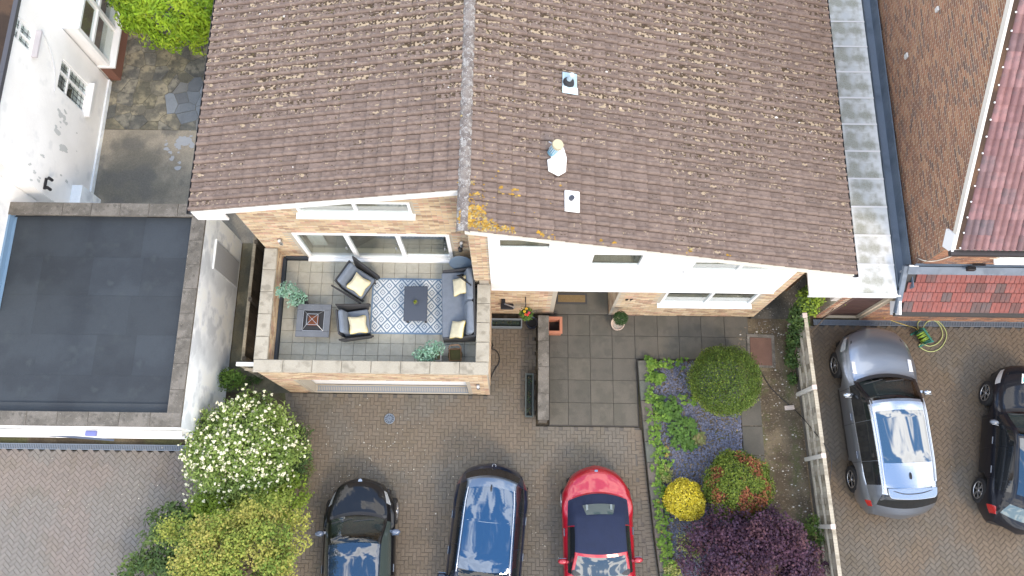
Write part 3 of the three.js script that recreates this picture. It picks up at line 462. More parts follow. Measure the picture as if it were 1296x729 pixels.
{ // kerb round the planting bed
  const kerb = structure(add('garden_kerb', prism([...kerbLine.map(([x, z]) => [x + 0.01, z]), ...kerbLine.slice().reverse().map(([x, z]) => [x + 0.27, z])], -0.05, 0.10), mat.slab), 'low grey concrete block kerb round the slate bed');
  const cur = new THREE.CatmullRomCurve3(kerbLine.map(([x, z]) => V(x + 0.14, 0, z))), n = 16, gs = [0, 1, 2, 3].map(i => slabGeo(0.285, 0.09, 0.545, 0.012, 1.2, i * 0.3, i * 0.17));
  for (let i = 0; i < n; i++) { const p = cur.getPointAt((i + 0.5) / n), t = cur.getTangentAt((i + 0.5) / n); const o = add('kerb_block', gs[i % 4], M([1.15 + rr(-0.15, 0.1), 1.18, 1.2], 0.9, { map: T.slab, ...bump(0.006) }), kerb, [p.x, 0.165 + rr(-0.004, 0.004), p.z], [0, Math.atan2(t.x, t.z), 0]); o.scale.z = cur.getLength() / n * 0.985 / 0.545; }
}
const bedPoly = [...kerbLine.map(([x, z]) => [x + 0.26, z]), [6.08, 4.2], [6.08, -4.3]];
structure(add('planting_bed', flat(bedPoly, 0.02, 1.5), mat.soil), 'dark soil of the planting bed');
structure(add('soil_strip', flat([[6.10, -5.5], [7.62, -5.5], [7.95, 7], [6.10, 7]], 0.0, 2.2), mat.soil), 'bare soil strip along the timber fence');
structure(add('side_passage', flat([[6.55, -5.5], [8.15, -5.5], [8.15, -14], [6.55, -14]], -0.006, 2), M([0.35, 0.36, 0.38], 0.95, { map: T.yard, ...bump(0.02) })), 'dark gravelled passage beside the house');
structure(add('shrub_bed', flat([[-7.12, -3.3], [-6.0, -3.3], [-5.57, -1.0], [-5.57, 7], [-8.38, 7], [-8.38, 1.6], [-7.9, 0.5], [-7.12, -0.2]], 0.004, 2), mat.soil), 'soil bed under the shrubs between the two drives');
structure(add('side_path', flat([[-7.55, -15.5], [-5.88, -15.5], [-5.88, -3.3], [-7.55, -3.3]], -0.004, 1.6), M([0.75, 0.74, 0.6], 0.95, { map: T.yard, ...bump(0.01) })), 'dirty concrete path between the garage and the house');
{ // slate chippings
  const chip = slabGeo(1, 0.35, 1, 0.12, 1), list = [];
  for (let i = 0; i < 21000; i++) { const x = rr(3.5, 6.1), z = rr(-4.35, 2.2); if (!inPoly(x, z, bedPoly)) continue; const p = V(x, 0.028 + rr(0, 0.018), z), s = rr(0.014, 0.042), k = rr(0.6, 1.25), brown = rnd() < 0.07; list.push({ m: new THREE.Matrix4().compose(p, new THREE.Quaternion().setFromEuler(new THREE.Euler(rr(-0.5, 0.5), rr(0, 6.28), rr(-0.5, 0.5))), V(s * 1.4, s * 0.5, s)), c: brown ? lin(0.19 * k, 0.14 * k, 0.09 * k) : lin(0.112 * k, 0.122 * k, 0.178 * k) }); }
  stuff(instances('slate_chippings', chip, M(WHITE, 0.6), list), 'blue grey slate chippings covering the planting bed', 'gravel');
}
{ // small stones, dead leaves on the soil; fallen petals on the drives
  const g = new THREE.IcosahedronGeometry(1, 0), l = [];
  for (let i = 0; i < 2600; i++) { const x = rr(6.15, 7.9), z = rr(-5.3, 2.0), s = rr(0.006, 0.022), k = rr(0.6, 1.5); l.push({ m: basis(V(1, 0, 0), V(0, 1, 0), V(0, 0, 1), V(x, 0.004, z), s * rr(0.8, 1.8), s * 0.6, s), c: rnd() < 0.1 ? lin(0.5, 0.48, 0.44) : lin(0.16 * k, 0.13 * k, 0.095 * k) }); }
  for (let i = 0; i < 500; i++) { const x = rr(6.6, 8.0), z = rr(-9, -5.0), s = rr(0.006, 0.02); l.push({ m: basis(V(1, 0, 0), V(0, 1, 0), V(0, 0, 1), V(x, 0.004, z), s, s * 0.5, s), c: lin(0.2, 0.19, 0.18) }); }
  stuff(instances('pebbles', g, M(WHITE, 0.95), l), 'small stones and litter on the bare soil', 'pebbles');
  const pet = new THREE.CircleGeometry(1, 5).rotateX(-Math.PI / 2), q = [];
  const drop = (n, cx, cz, sx, sz) => { for (let i = 0; i < n; i++) { const a = (rnd() + rnd() + rnd() - 1.5) / 1.5, b = (rnd() + rnd() + rnd() - 1.5) / 1.5, x = cx + a * sx, z = cz + b * sz; if ((x < -0.55 && x > -5.9 && z < -3.3) || (x > 1.0 && x < 6.5 && z < -5.5)) continue; const s = rr(0.005, 0.014) * (rnd() < 0.1 ? 1.7 : 1), k = rr(0.3, 0.85); q.push({ m: new THREE.Matrix4().compose(V(x, 0.012, z), new THREE.Quaternion().setFromEuler(new THREE.Euler(rr(-0.3, 0.3), rr(0, 6), rr(-0.3, 0.3))), V(s * rr(0.7, 1.5), s, s)), c: lin(0.66 * k, 0.62 * k, 0.52 * k) }); } };
  drop(330, -3.6, -1.5, 3.4, 2.4); drop(90, 0.9, -0.2, 2.2, 2.2); drop(110, -9.6, -0.4, 4, 2); drop(45, 11.3, -2, 3, 3.5); drop(60, 0, 0.4, 3, 2);
  stuff(instances('fallen_petals', pet, M(WHITE, 0.9), q), 'pale petals and specks strewn over the paving', 'petals');
}
{ // inspection cover
  const g = thing('inspection_cover', 'rusty brown inspection cover set in a concrete frame', 'manhole cover', at(963, 445)); g.rotation.y = -0.03;
  add('frame', merge([box(0.74, 0.05, 0.09, 0, 0.005, -0.43), box(0.74, 0.05, 0.06, 0, 0.005, 0.41), box(0.07, 0.05, 0.772, -0.335, 0.005, -0.003), box(0.08, 0.05, 0.772, 0.33, 0.005, -0.003)]), mat.greycoping, g);
  add('cover', rbox(0.58, 0.03, 0.76, 0.006, 0, 0.008, 0), M([0.17, 0.095, 0.07], 0.85, { map: T.cloth, ...bump(0.01) }), g);
}
{ const b = thing('border_edging', 'row of grey edging slabs beside the slate bed', 'edging'); const gs = [0, 1, 2].map(i => slabGeo(0.54, 0.06, 0.74, 0.008, 2, i * 0.4, i * 0.27)); for (let i = 0; i < 8; i++) add('slab', gs[i % 3], mat.slab, b, [6.37, 0.025 + rr(-0.004, 0.004), -3.72 + i * 0.76], [0, rr(-0.006, 0.006), 0]); }
{ const g = thing('gully_cover', 'round grey gully grating in the main driveway', 'drain', at(493, 530)); const N = [cyl(0.135, 0.14, 0.03, 28, 0, 0, 0)]; add('rim', uvm(new THREE.TorusGeometry(0.125, 0.014, 8, 28).rotateX(Math.PI / 2).translate(0, 0.014, 0)), mat.galv, g); const b = []; for (let k = 0; k < 6; k++) { const a = k / 6 * Math.PI; b.push(new THREE.BoxGeometry(0.23, 0.012, 0.02).rotateY(a).translate(0, 0.014, 0)); } add('grate', merge(b), mat.galv, g); add('sump', N[0].translate(0, -0.008, 0), M([0.035, 0.045, 0.06], 0.6), g); }
{ // low garden wall beside the path
  const w = thing('garden_wall', 'low grey concrete capped wall between drive and front path', 'wall', [0.84, 0, -3.95]);
  add('wall', box(0.22, 0.74, 2.72, 0, 0.37, 0), mat.greycoping, w);
  const gs = [0, 1, 2].map(i => slabGeo(0.285, 0.065, 0.68, 0.008, 1.2, i * 0.31, i * 0.43)); for (let i = 0; i < 4; i++) add('capstone', gs[i % 3], mat.greycoping, w, [rr(-0.004, 0.004), 0.805 + rr(-0.003, 0.003), -1.03 + i * 0.686]);
}
// ------------------------------------------------------------------ flat-roofed garage on the left
{
  rnd = mulberry(61);
  const g = thing('flat_roof_garage', 'white rendered garage with dark felt flat roof and grey coping', 'garage'), X0 = -22, X1 = -7.57, Z0 = -7.52, Z1 = -2.06, HT = 2.78;
  add('side_wall', span(X1 - 0.22, X1, 0, HT, Z0, Z1), mat.stainedrender, g); add('back_wall', span(X0, X1 - 0.222, 0, HT, Z0, Z0 + 0.22), mat.render, g);
  add('front_wall', wallXY([[X0, 0], [X1 - 0.222, 0], [X1 - 0.222, HT], [X0, HT]], [[-11.9, -8.1, 0.001, 2.1]], Z1, 0.22), mat.render, g);
  const d = add('garage_door', span(-11.9, -8.1, 0.01, 2.1, Z1 - 0.12, Z1 - 0.06), mat.whitepaint, g); for (let x = -11.6; x < -8.2; x += 0.32) add('panel_rib', span(x, x + 0.03, 0.05, 2.05, Z1 - 0.06, Z1 - 0.05), mat.upvc, d);
  add('fascia', span(X0, X1 + 0.005, HT - 0.34, HT - 0.04, Z1 + 0.002, Z1 + 0.03), mat.whitepaint, g);
  add('canopy', span(-14, -7.75, 2.16, 2.21, Z1 + 0.032, Z1 + 0.16), mat.whitepaint, g);
  const sl = add('security_light', rbox(0.26, 0.1, 0.13, 0.03, -9.83, 2.30, Z1 + 0.11), M([0.16, 0.18, 0.42], 0.4), g);
  add('downpipe', bar([-12.4, 2.3, Z1 + 0.06], [-10.3, 0.15, Z1 + 0.06], 0.05, 0.05), M([0.1, 0.13, 0.2], 0.5), g);
  // felt laid in overlapping strips
  const deck = add('flat_roof', span(X0, X1 - 0.2, 2.42, 2.56, Z0 + 0.2, Z1 - 0.2), mat.dark, g), N = 5;
  for (let i = 0; i < N; i++) { const a = Z0 + 0.28 + i * 0.97, b = Math.min(a + 1.05, Z1 - 0.36), ms = [0.88, 0.96, 1.04, 1.1].map(t => M([t, t, t], 0.7, { map: T.felt, ...bump(0.005) })); for (let q = 0, xe = X1 - 0.335; xe > -13.6; q++) { const xw = rr(0.9, 1.5), x0 = Math.max(xe - xw, -14); add('felt_strip', span(x0, xe + 0.03, 2.565 + (N - i) * 0.006, 2.60 + (N - i) * 0.006 + 0.002 * (q % 2), a + rr(-0.02, 0.02), b, 2.6), pick(ms), deck); xe = x0; } }
  add('felt_strip', span(X0 + 0.2, X1 - 0.38, 2.60, 2.66, Z1 - 0.55, Z1 - 0.345, 2.6), M([1.2, 1.15, 1.1], 0.7, { map: T.felt, ...bump(0.005) }), deck);
  const gA = [0, 1, 2, 3].map(i => slabGeo(0.34, 0.07, 0.605, 0.008, 1.1, i * 0.31, i * 0.17)), gB = [0, 1, 2, 3].map(i => slabGeo(0.705, 0.07, 0.33, 0.008, 1.1, i * 0.21, i * 0.47));
  for (let i = 0; i < 8; i++) add('coping_stone', gA[i % 4], mat.greycoping, g, [X1 - 0.155, HT + 0.06 + rr(-0.003, 0.003), Z0 + 0.63 + i * 0.61]);
  for (let i = 0; i < 13; i++) { add('coping_stone', gB[i % 4], mat.greycoping, g, [X1 - 0.34 - i * 0.71, HT + 0.06 + rr(-0.003, 0.003), Z0 + 0.155]); add('coping_stone', gB[(i + 2) % 4], mat.greycoping, g, [X1 - 0.34 - i * 0.71, HT + 0.06 + rr(-0.003, 0.003), Z1 - 0.165]); }
  const board = add('hatch_board', span(X1 + 0.003, X1 + 0.03, 0.15, 1.95, -6.88, -6.17), M([0.42, 0.44, 0.46], 0.8, bump(0.006)), g); add('hatch_lintel', span(X1 + 0.003, X1 + 0.04, 1.955, 2.0, -6.92, -6.13), mat.stainedrender, board);
}
// ------------------------------------------------------------------ white house on the left
{
  rnd = mulberry(71);
  const h = thing('white_house', 'white rendered house with flaking paint beside the back yard', 'house'), X = -12.0, EY = 4.95;
  const w1 = [11.10, 11.68, 3.78, 4.66], w2 = [10.90, 11.78, 1.06, 2.50];
  const wall = wallXY([[7.99, 0], [12.5, 0], [12.5, EY], [7.99, EY]], [w1, w2], 0, 0.46); const W = add('wall', wall, mat.render, h, [X, 0, 0], [0, Math.PI / 2, 0]);
  add('wall', span(-18, X - 0.465, 0, EY, -12.5, -12.25), mat.render, h); add('upper_wall', span(-18, -12.42, 0, EY, -7.98, -4.8), mat.render, h); add('inner_floor', span(-17, X - 0.26, 2.6, 2.7, -12.2, -8), mat.interior, h);
  add('plinth', span(X + 0.002, X + 0.05, 0, 0.16, -12.5, -8.0), mat.stainedrender, h); add('low_block', span(X + 0.002, X + 0.28, 0, 1.05, -8.75, -7.6), mat.stainedrender, h);
  for (const [r, cols, tr] of [[w1, [11.36], 0], [w2, [11.42], 1]]) {
    const o = windowZ(h, r[0], r[1], r[2], r[3], -0.03, [cols[0]], { sill: false, f: 0.05 }); o.position.set(X, 0, 0); o.rotation.y = Math.PI / 2;
    const bars = []; bars.push(span(r[0] + 0.05, r[1] - 0.05, r[3] - (tr ? 0.5 : 0.36), r[3] - (tr ? 0.45 : 0.31), -0.09, -0.025)); add('transom', merge(bars), mat.upvc, o);
    const lead = []; for (let x = r[0] + 0.12; x < r[1] - 0.06; x += 0.14) lead.push(span(x, x + 0.012, r[2] + 0.05, r[3] - 0.05, -0.062, -0.056)); for (let y = r[2] + 0.18; y < r[3] - 0.06; y += 0.2) lead.push(span(r[0] + 0.05, r[1] - 0.05, y, y + 0.012, -0.0625, -0.0565)); add('glazing_bars', merge(lead), mat.dark, o);
    add('sill', span(r[0] - 0.08, r[1] + 0.08, r[2] - 0.07, r[2] - 0.002, -0.04, 0.14), tr ? mat.upvc : M([0.5, 0.48, 0.5], 0.7), o);
  }
  // flaked patches of bare render
  let fk = 0; const flake = (y, z, s) => { const n = 12, p = []; for (let i = 0; i < n; i++) { const a = i / n * 6.283, r = s * rr(0.45, 1.25); p.push(new THREE.Vector2(Math.cos(a) * r, Math.sin(a) * r * 1.9)); } add('flaked_patch', uvm(new THREE.ExtrudeGeometry(new THREE.Shape(p), { depth: 0.003, bevelEnabled: false })), M([0.52, 0.54, 0.54], 0.95, bump(0.006)), h, [X + 0.001 + (fk++) * 0.00015, y, z], [0, Math.PI / 2, 0]); };
  for (let i = 0; i < 34; i++) { const q = i < 14 ? atX(rr(70, 84), rr(140, 192), X) : i < 26 ? atX(rr(28, 62), rr(190, 245), X) : atX(rr(60, 110), rr(140, 250), X); if (q.y > 0.2 && q.z < -8.1 && q.z > -12.3) flake(q.y, q.z, i < 14 ? rr(0.03, 0.09) : rr(0.015, 0.05)); }
  const lamp = add('wall_lamp', merge([cyl(0.04, 0.04, 0.16, 12, 0.14, 0.1, -0.13), cyl(0.04, 0.04, 0.16, 12, 0.14, 0.1, 0.13), box(0.05, 0.05, 0.3, 0.03, 0.1, 0), box(0.13, 0.03, 0.03, 0.09, 0.1, -0.13), box(0.13, 0.03, 0.03, 0.09, 0.1, 0.13)]), mat.black, h, [X, 2.2, -8.25]);
  add('service_cable', tube([[X + 0.02, 3.6, -11.9], [X + 0.03, 3.1, -11.6], [X + 0.02, 2.75, -11.2], [X + 0.02, 2.6, -10.7]], 0.012, 24, 5), M([0.6, 0.62, 0.64], 0.6), h);
  // lead flashing where the garage roof meets the wall
  add('flashing', merge([span(-12.418, -12.37, 2.60, 2.82, -7.5, -4.8), span(-12.37, -12.30, 2.64, 2.655, -7.2, -4.8)]), M([0.16, 0.26, 0.38], 0.5), h);
  // eaves: gutter and the edge of a tiled roof
  add('roof', wallXY([[-11.86, EY - 0.06], [-11.86, EY + 0.04], [-18, EY + 3.6], [-18, EY + 3.5]].reverse(), [], -4.6, 8.2), M([0.26, 0.16, 0.12], 0.9, { map: T.crazy }), h);
  add('gutter', span(-11.87, -11.75, EY - 0.07, EY + 0.04, -12.8, -4.6), M([0.06, 0.06, 0.07], 0.5), h);
  // glazed garden room behind the corner
  const zc = -12.56, zb = -17; add('dwarf_wall', span(-12.0, -11.70, 0, 0.72, zb, zc), M([0.19, 0.09, 0.065], 0.9, bump(0.01)), h); add('garden_room_sill', span(-12.05, -11.52, 0.722, 0.78, zb, zc + 0.03), mat.upvc, h);
  const fr = [span(-11.78, -11.66, 0.782, 2.5, zc - 0.12, zc), span(-11.78, -11.66, 2.502, 2.62, zb, zc), span(-11.78, -11.66, 1.75, 1.83, zb, zc - 0.122)]; for (let z = zc - 1.15; z > zb; z -= 1.1) fr.push(span(-11.785, -11.655, 0.782, 2.5, z - 0.1, z));
  const cf = add('garden_room_frame', merge(fr), mat.upvc, h); add('pane', span(-11.725, -11.715, 0.785, 2.5, zb, zc - 0.125), mat.glass, cf); add('garden_room_end', span(-12.7, -11.79, 0.0, 2.6, zc - 0.1, zc - 0.02), mat.render, h); add('garden_room_roof', span(-14.5, -11.6, 2.63, 2.68, zb, zc), M([0.7, 0.72, 0.72], 0.4), h);
  add('curtain', span(-12.1, -12.05, 0.8, 2.5, zb, zc - 0.2), M([0.30, 0.20, 0.19], 0.9), h); add('floor', span(-14, -12.05, 0.0, 0.1, zb, zc - 0.2), M([0.2, 0.2, 0.2], 0.9), h);
}
// ------------------------------------------------------------------ back yard: concrete and crazy paving
{
  rnd = mulberry(81);
  structure(add('back_yard', flat([[-12, -7.5], [-7.0, -7.5], [-7.0, -10.95], [-12, -10.95]], 0.0, 3), mat.yard), 'stained concrete of the back yard');
  const cp = structure(add('crazy_paving', flat([[-12, -10.94], [-6.0, -10.94], [-6.0, -17], [-12, -17]], -0.015, 1.6), M([0.9, 0.9, 0.86], 0.95, { map: T.crazy, ...bump(0.01) })), 'broken stone crazy paving behind the garage');
  const seeds = []; for (let i = 0; i < 15; i++) for (let j = 0; j < 14; j++) seeds.push([-12 + (i + 0.5 + rr(-0.45, 0.45)) * 0.39, -10.95 - (j + 0.5 + rr(-0.45, 0.45)) * 0.41]);
  const clip = (P, a, b, c) => { const o = []; for (let i = 0; i < P.length; i++) { const p = P[i], q = P[(i + 1) % P.length], dp = a * p[0] + b * p[1] - c, dq = a * q[0] + b * q[1] - c; if (dp <= 0) o.push(p); if ((dp < 0) !== (dq < 0)) { const t = dp / (dp - dq); o.push([p[0] + (q[0] - p[0]) * t, p[1] + (q[1] - p[1]) * t]); } } return o; };
  const ms = [[1, 1, 1], [0.8, 0.82, 0.85], [1.15, 1.1, 1.0], [0.95, 0.92, 0.8]].map(c => M(c, 0.9, { map: T.crazy, ...bump(0.008) })), blue = [[0.20, 0.23, 0.26], [0.17, 0.195, 0.22], [0.235, 0.265, 0.295], [0.14, 0.155, 0.17], [0.20, 0.205, 0.20]].map(c => M(c, 0.8, { map: T.cloth, ...bump(0.006) }));
  for (const s of seeds) {
    let P = [[-12, -10.97], [-6.2, -10.97], [-6.2, -16.8], [-12, -16.8]];
    for (const q of seeds) { if (q === s) continue; const dx = q[0] - s[0], dz = q[1] - s[1], d = Math.hypot(dx, dz); if (d > 2) continue; P = clip(P, dx / d, dz / d, (dx * (s[0] + q[0]) + dz * (s[1] + q[1])) / 2 / d - 0.007); if (P.length < 3) break; }
    if (P.length < 3) continue; const cx = P.reduce((a, p) => a + p[0], 0) / P.length, cz = P.reduce((a, p) => a + p[1], 0) / P.length;
    const nearBlue = Math.hypot((cx + 8.9) / 1.35, (cz + 11.9) / 1.0) < 1 + rr(-0.25, 0.1);
    add('paving_stone', prism(P.slice().reverse(), -0.03, rr(-0.009, 0.004), 1.1), nearBlue ? pick(blue) : pick(ms), cp);
  }
  // old whitewash spill, flat blots on the concrete
  const sp = thing('paint_spill', 'white paint spilt on the stained concrete yard', 'paint stain', at(232, 178)); const wm = M([0.30, 0.32, 0.34], 0.8, bump(0.004));
  for (let i = 0; i < 60; i++) { const a = rr(0, 6.28), r = Math.abs(rr(-1, 1) * rr(0, 1)) * 0.55, s = rr(0.015, 0.11) * (1 - r), p = []; for (let k = 0; k < 11; k++) { const b = k / 11 * 6.283, q = s * rr(0.5, 1.3); p.push([Math.cos(b) * q * 1.3, Math.sin(b) * q]); } add('blot', flat(p.reverse(), 0.005 + i * 0.0002), wm, sp, [Math.cos(a) * r - (i > 48 ? 0.25 : 0), 0, Math.sin(a) * r * 0.7 + (i > 48 ? (i - 48) * 0.07 : 0)]); }
  // strip of old stone flags by the white house
  const st = thing('stone_step', 'grey cracked stone flags by the glazed garden room', 'step', at(121, 58)); for (let i = 0; i < 3; i++) add('flag', slabGeo(0.46, 0.08, 0.52, 0.01, 1, i * 0.3, i * 0.2), blue[i], st, [rr(-0.01, 0.01), 0.08, -0.55 + i * 0.54], [0, rr(-0.02, 0.02), 0]);
}
{ // dark panel fence between the passage and the house, and the small gate frame
  rnd = mulberry(91);
  const f = thing('panel_fence', 'dark weathered board fence with pale rails beside the terrace wall', 'fence', [-6.72, 0, -8.6]);
  const bg = [0, 1, 2].map(i => uvm(new THREE.BoxGeometry(0.022, 1.45, 0.135), 0.9, i * 0.3, i * 0.2)); for (let i = 0; i < 32; i++) add('board', bg[i % 3], mat.darkwood, f, [-0.02 - (i % 2) * 0.008, 0.76 + rr(-0.01, 0.01), 0.08 + i * 0.147]);
  const lt = M([0.62, 0.58, 0.5], 0.9, { map: T.wood, ...bump(0.004) }); add('rail', span(-0.035, 0.04, 1.49, 1.535, 0, 4.72, 0.8), lt, f); add('rail', span(-0.005, 0.045, 0.62, 0.68, 0, 4.72, 0.8), mat.darkwood, f);
  for (const z of [0.03, 1.6, 3.15, 4.68]) add('post', box(0.09, 1.6, 0.09, 0.055, 0.8, z, 0.8), mat.darkwood, f);
  const g = thing('gate_frame', 'small white timber gate frame between garage and terrace corner', 'gate', [-6.65, 0, -3.72]); add('top_beam', rbox(0.84, 0.07, 0.10, 0.01, 0.32, 1.86, 0), M([0.66, 0.67, 0.66], 0.8, bump(0.004)), g); for (const x of [0.0, 0.62]) add('post', rbox(0.08, 1.82, 0.08, 0.01, x, 0.91, 0), mat.wood, g); add('brace', bar([0, 1.5, 0.05], [0.6, 0.9, 0.05], 0.07, 0.05), mat.wood, g);
}
// ------------------------------------------------------------------ timber fence on the right
{
  rnd = mulberry(101);
  const a = V(7.60, 0, -5.35), ang = Math.atan2(0.27, 6.4), f = thing('board_fence', 'weathered timber board fence with pale capping along the soil strip', 'fence', a, ang), H0 = 1.12, Lf = 9.2;
  const wm = [mat.wood, M([0.8, 0.78, 0.72], 0.9, { map: T.wood, ...bump(0.003) }), M([1.1, 1.1, 1.08], 0.9, { map: T.wood, ...bump(0.003) })], gs = [0, 1, 2, 3].map(i => uvm(new THREE.BoxGeometry(0.02, H0 - 0.2, 0.135).rotateX(0), 0.7, i * 0.23, i * 0.37));
  for (let i = 0; i < 66; i++) add('board', gs[i % 4], pick(wm), f, [0.03 + (i % 2) * 0.006, 0.62 + rr(-0.008, 0.008), 0.07 + i * 0.14], [0, rr(-0.03, 0.03), 0]);
  add('gravel_board', span(-0.005, 0.03, 0, 0.17, 0.02, Lf, 0.7), mat.greycoping, f);
  for (const y of [0.32, 0.72]) add('rail', span(-0.035, 0.015, y - 0.035, y + 0.035, 0.02, Lf, 0.7), wm[2], f);
  add('capping', span(-0.02, 0.075, H0 - 0.035, H0, 0.0, Lf, 0.7), M([1.05, 1.03, 0.98], 0.8, { map: T.wood, ...bump(0.003) }), f);
  for (const z of [0.05, 1.92, 3.62, 5.3, 7.0, 8.7]) { const p = add('post', rbox(0.10, H0 + 0.10, 0.10, 0.012, -0.03, (H0 + 0.1) / 2, z, 1, 0.7), M([0.60, 0.58, 0.52], 0.95, bump(0.006)), f); add('post_cap', rbox(0.12, 0.03, 0.12, 0.006, -0.03, H0 + 0.118, z), M([0.62, 0.5, 0.44], 0.9), p); }
  tag(add('garden_cable', tube([at(963, 470, 0.02), at(975, 490, 0.02), at(990, 505, 0.02), at(1005, 518, 0.02), at(1016, 529, 0.3), at(1030, 546, 0.75), at(1044, 563, 1.14), at(1052, 580, 1.16), at(1050, 610, 1.0), at(1046, 660, 0.6)], 0.011, 70, 6), mat.black), 'thin black cable trailing from soil over the timber fence', 'cable');
  tag(add('stone', rbox(0.26, 0.08, 0.12, 0.02), M([0.50, 0.42, 0.36], 0.95, bump(0.01)), null, at(999, 516, 0.03), [0, 0.1, 0]), 'pale loose brick lying on the bare soil', 'brick');
}
// ------------------------------------------------------------------ brick house and side garage on the right
{
  rnd = mulberry(111);
  const h = thing('brick_house', 'red brown brick gable house with red tiled roofs', 'house'), X = 9.76, ZF = -6.1, sl = 0.806, ey = 5.02, ez = -5.86;
  const yRoof = z => ey + (ez - z) * sl;
  // gable wall facing the terrace house: built in its own plane and turned to face -x
  const Wl = add('gable_wall', wallXY([[0, 0], [9, 0], [9, yRoof(ZF - 9) - 0.2], [0, yRoof(ZF) - 0.2]], [], 0, 0.25), mat.mortarRed, h, [X, 0, ZF], [0, 0, 0]);
  Wl.geometry.dispose(); Wl.geometry = uvm(new THREE.ExtrudeGeometry(new THREE.Shape([[0, 0], [9, 0], [9, yRoof(ZF - 9) - 0.2], [0, yRoof(ZF) - 0.2]].map(p => new THREE.Vector2(...p))), { depth: 0.25, bevelEnabled: false })); Wl.rotation.y = Math.PI / 2; Wl.position.set(X, 0, ZF);
  const b = []; brickwork(b, V(0, 0, 0), V(0, 0, 1), V(0, 1, 0), 1, 0.01, redbrick); b.length = 0;
  brickwork(b, V(X, 0, ZF - 8), V(0, 0, 1), V(0, 1, 0), 8, 11.5, redbrick, (c, y) => y > yRoof(ZF - 8 + c) - 0.3 || y < 2.3);
  // the face looks towards -x, so the bricks lie on that side
  b.forEach(e => { const p = V().setFromMatrixPosition(e.m); p.x = X - 0.007 + rr(-0.002, 0.001); e.m = basis(V(0, 0, 1), V(-1, 0, 0), V(0, 1, 0).negate(), p, V().setFromMatrixColumn(e.m, 0).length()); });
  const inst = instances('bricks', gableBrickGeo, mat.brick, b, h);
  const fw = add('front_wall', wallXY([[X + 0.002, 0], [18, 0], [18, 5.2], [X + 0.002, 5.2]], [[11.3, 12.9, 3.6, 4.6]], ZF, 0.25), mat.mortarRed, h); const b2 = []; brickwork(b2, V(X, 0, ZF), V(1, 0, 0), V(0, 1, 0), 5.2, 5.0, redbrick, (c, y, hw) => y < 2.6 || (c + X + hw > 11.3 && c + X - hw < 12.9 && y > 3.57 && y < 4.63)); instances('bricks', brickGeo, mat.brick, b2, fw);
  windowZ(h, 11.3, 12.9, 3.6, 4.6, ZF + 0.02, [12.1]);
  add('back_wall', span(X, 18, 0, 5, ZF - 9.25, ZF - 9), mat.mortarRed, h); add('side_wall', span(17.75, 18, 0, 5, ZF - 9, ZF - 0.26), mat.mortarRed, h);
  // main roof of double-roll red tiles
  const run = 8.0, deckG = new THREE.ExtrudeGeometry(new THREE.Shape([[0, 0], [-run, run * sl], [-run, run * sl - 0.14], [0, -0.14]].map(p => new THREE.Vector2(...p))), { depth: 8.3, bevelEnabled: false }); deckG.rotateY(-Math.PI / 2);
  // shape x runs along z after the turn
  const L = Math.hypot(run, run * sl), th = Math.atan(sl);
  const roof = add('roof', uvm(new THREE.BoxGeometry(8.4, 0.12, L).translate(4.2, -0.09, -L / 2)), M([0.2, 0.15, 0.12], 0.9), h, [X - 0.22, ey, ez], [th, 0, 0]);
  const prof = []; const TW = 0.30, GA = 0.345; for (let k = 0; k <= 16; k++) { const t = k / 16, ph = (t * 2) % 1; prof.push([t * TW, 0.004 + 0.06 * Math.pow(Math.max(0, Math.sin(ph * Math.PI)), 0.75)]); } prof.push([TW + 0.001, -0.008]);
  const redTile = (i, C) => { const pos = [], idx = [], n = prof.length, uvv = [], LN = GA + 0.05; for (const z of [-LN, 0]) for (const [x, y] of prof) { pos.push(x, y + 0.022 * (1 + z / LN), z); uvv.push(x + i * 0.37, z + i * 0.23); } for (const [x, y] of prof) for (const dy of [0, -0.024]) { pos.push(x, y + 0.022 + dy, 0); uvv.push(x, dy); } for (let k = 0; k < n - 1; k++) { idx.push(k, n + k, k + 1, k + 1, n + k, n + k + 1); const f = 2 * n + k * 2; idx.push(f, f + 1, f + 2, f + 2, f + 1, f + 3); } const g = new THREE.BufferGeometry(); g.setAttribute('position', new THREE.Float32BufferAttribute(pos, 3)); g.setAttribute('uv', new THREE.Float32BufferAttribute(uvv, 2)); g.setIndex(idx); g.computeVertexNormals(); return g; };
  const rt = mottled(131, [0.20, 0.108, 0.106], [0.27, 0.152, 0.15], { C: [0.17, 0.115, 0.115], cAt: 0.56, D: [0.5, 0.36, 0.3], dAt: 0.92, freq: 4, grain: 0.14, size: 256 }), rms = [[1, 1, 1], [0.9, 0.88, 0.9], [0.74, 0.82, 0.85], [1.08, 1.02, 1.0], [0.62, 0.78, 0.84]].map(c => M(c, 0.85, { map: rt, ...bump(0.003) })), rg = [0, 1, 2].map(i => redTile(i));
  let cnt = 0; const far = []; for (let c = 0; c < Math.floor(L / GA); c++) for (let k = 0; k < 27; k++) { const g = rg[(c + k) % 3], m = rms[Math.floor(rnd() * rnd() * 4.99)]; if (k < 15 && c < 18) add('tile', g, m, roof, [0.12 + k * TW, 0.0 + rr(-0.002, 0.002), -c * GA + 0.02]); else { const q = g.clone(); q.translate(0.12 + k * TW, 0, -c * GA + 0.02); far.push(q); } }
  stuff(add('tile_field', merge(far), rms[0], roof));
  const vg = []; for (let c = 0; c < 20; c++) { add('verge_clip', new THREE.SphereGeometry(0.02, 8, 6).translate(0.10, 0.05, -c * GA - 0.02), mat.upvc, roof); }
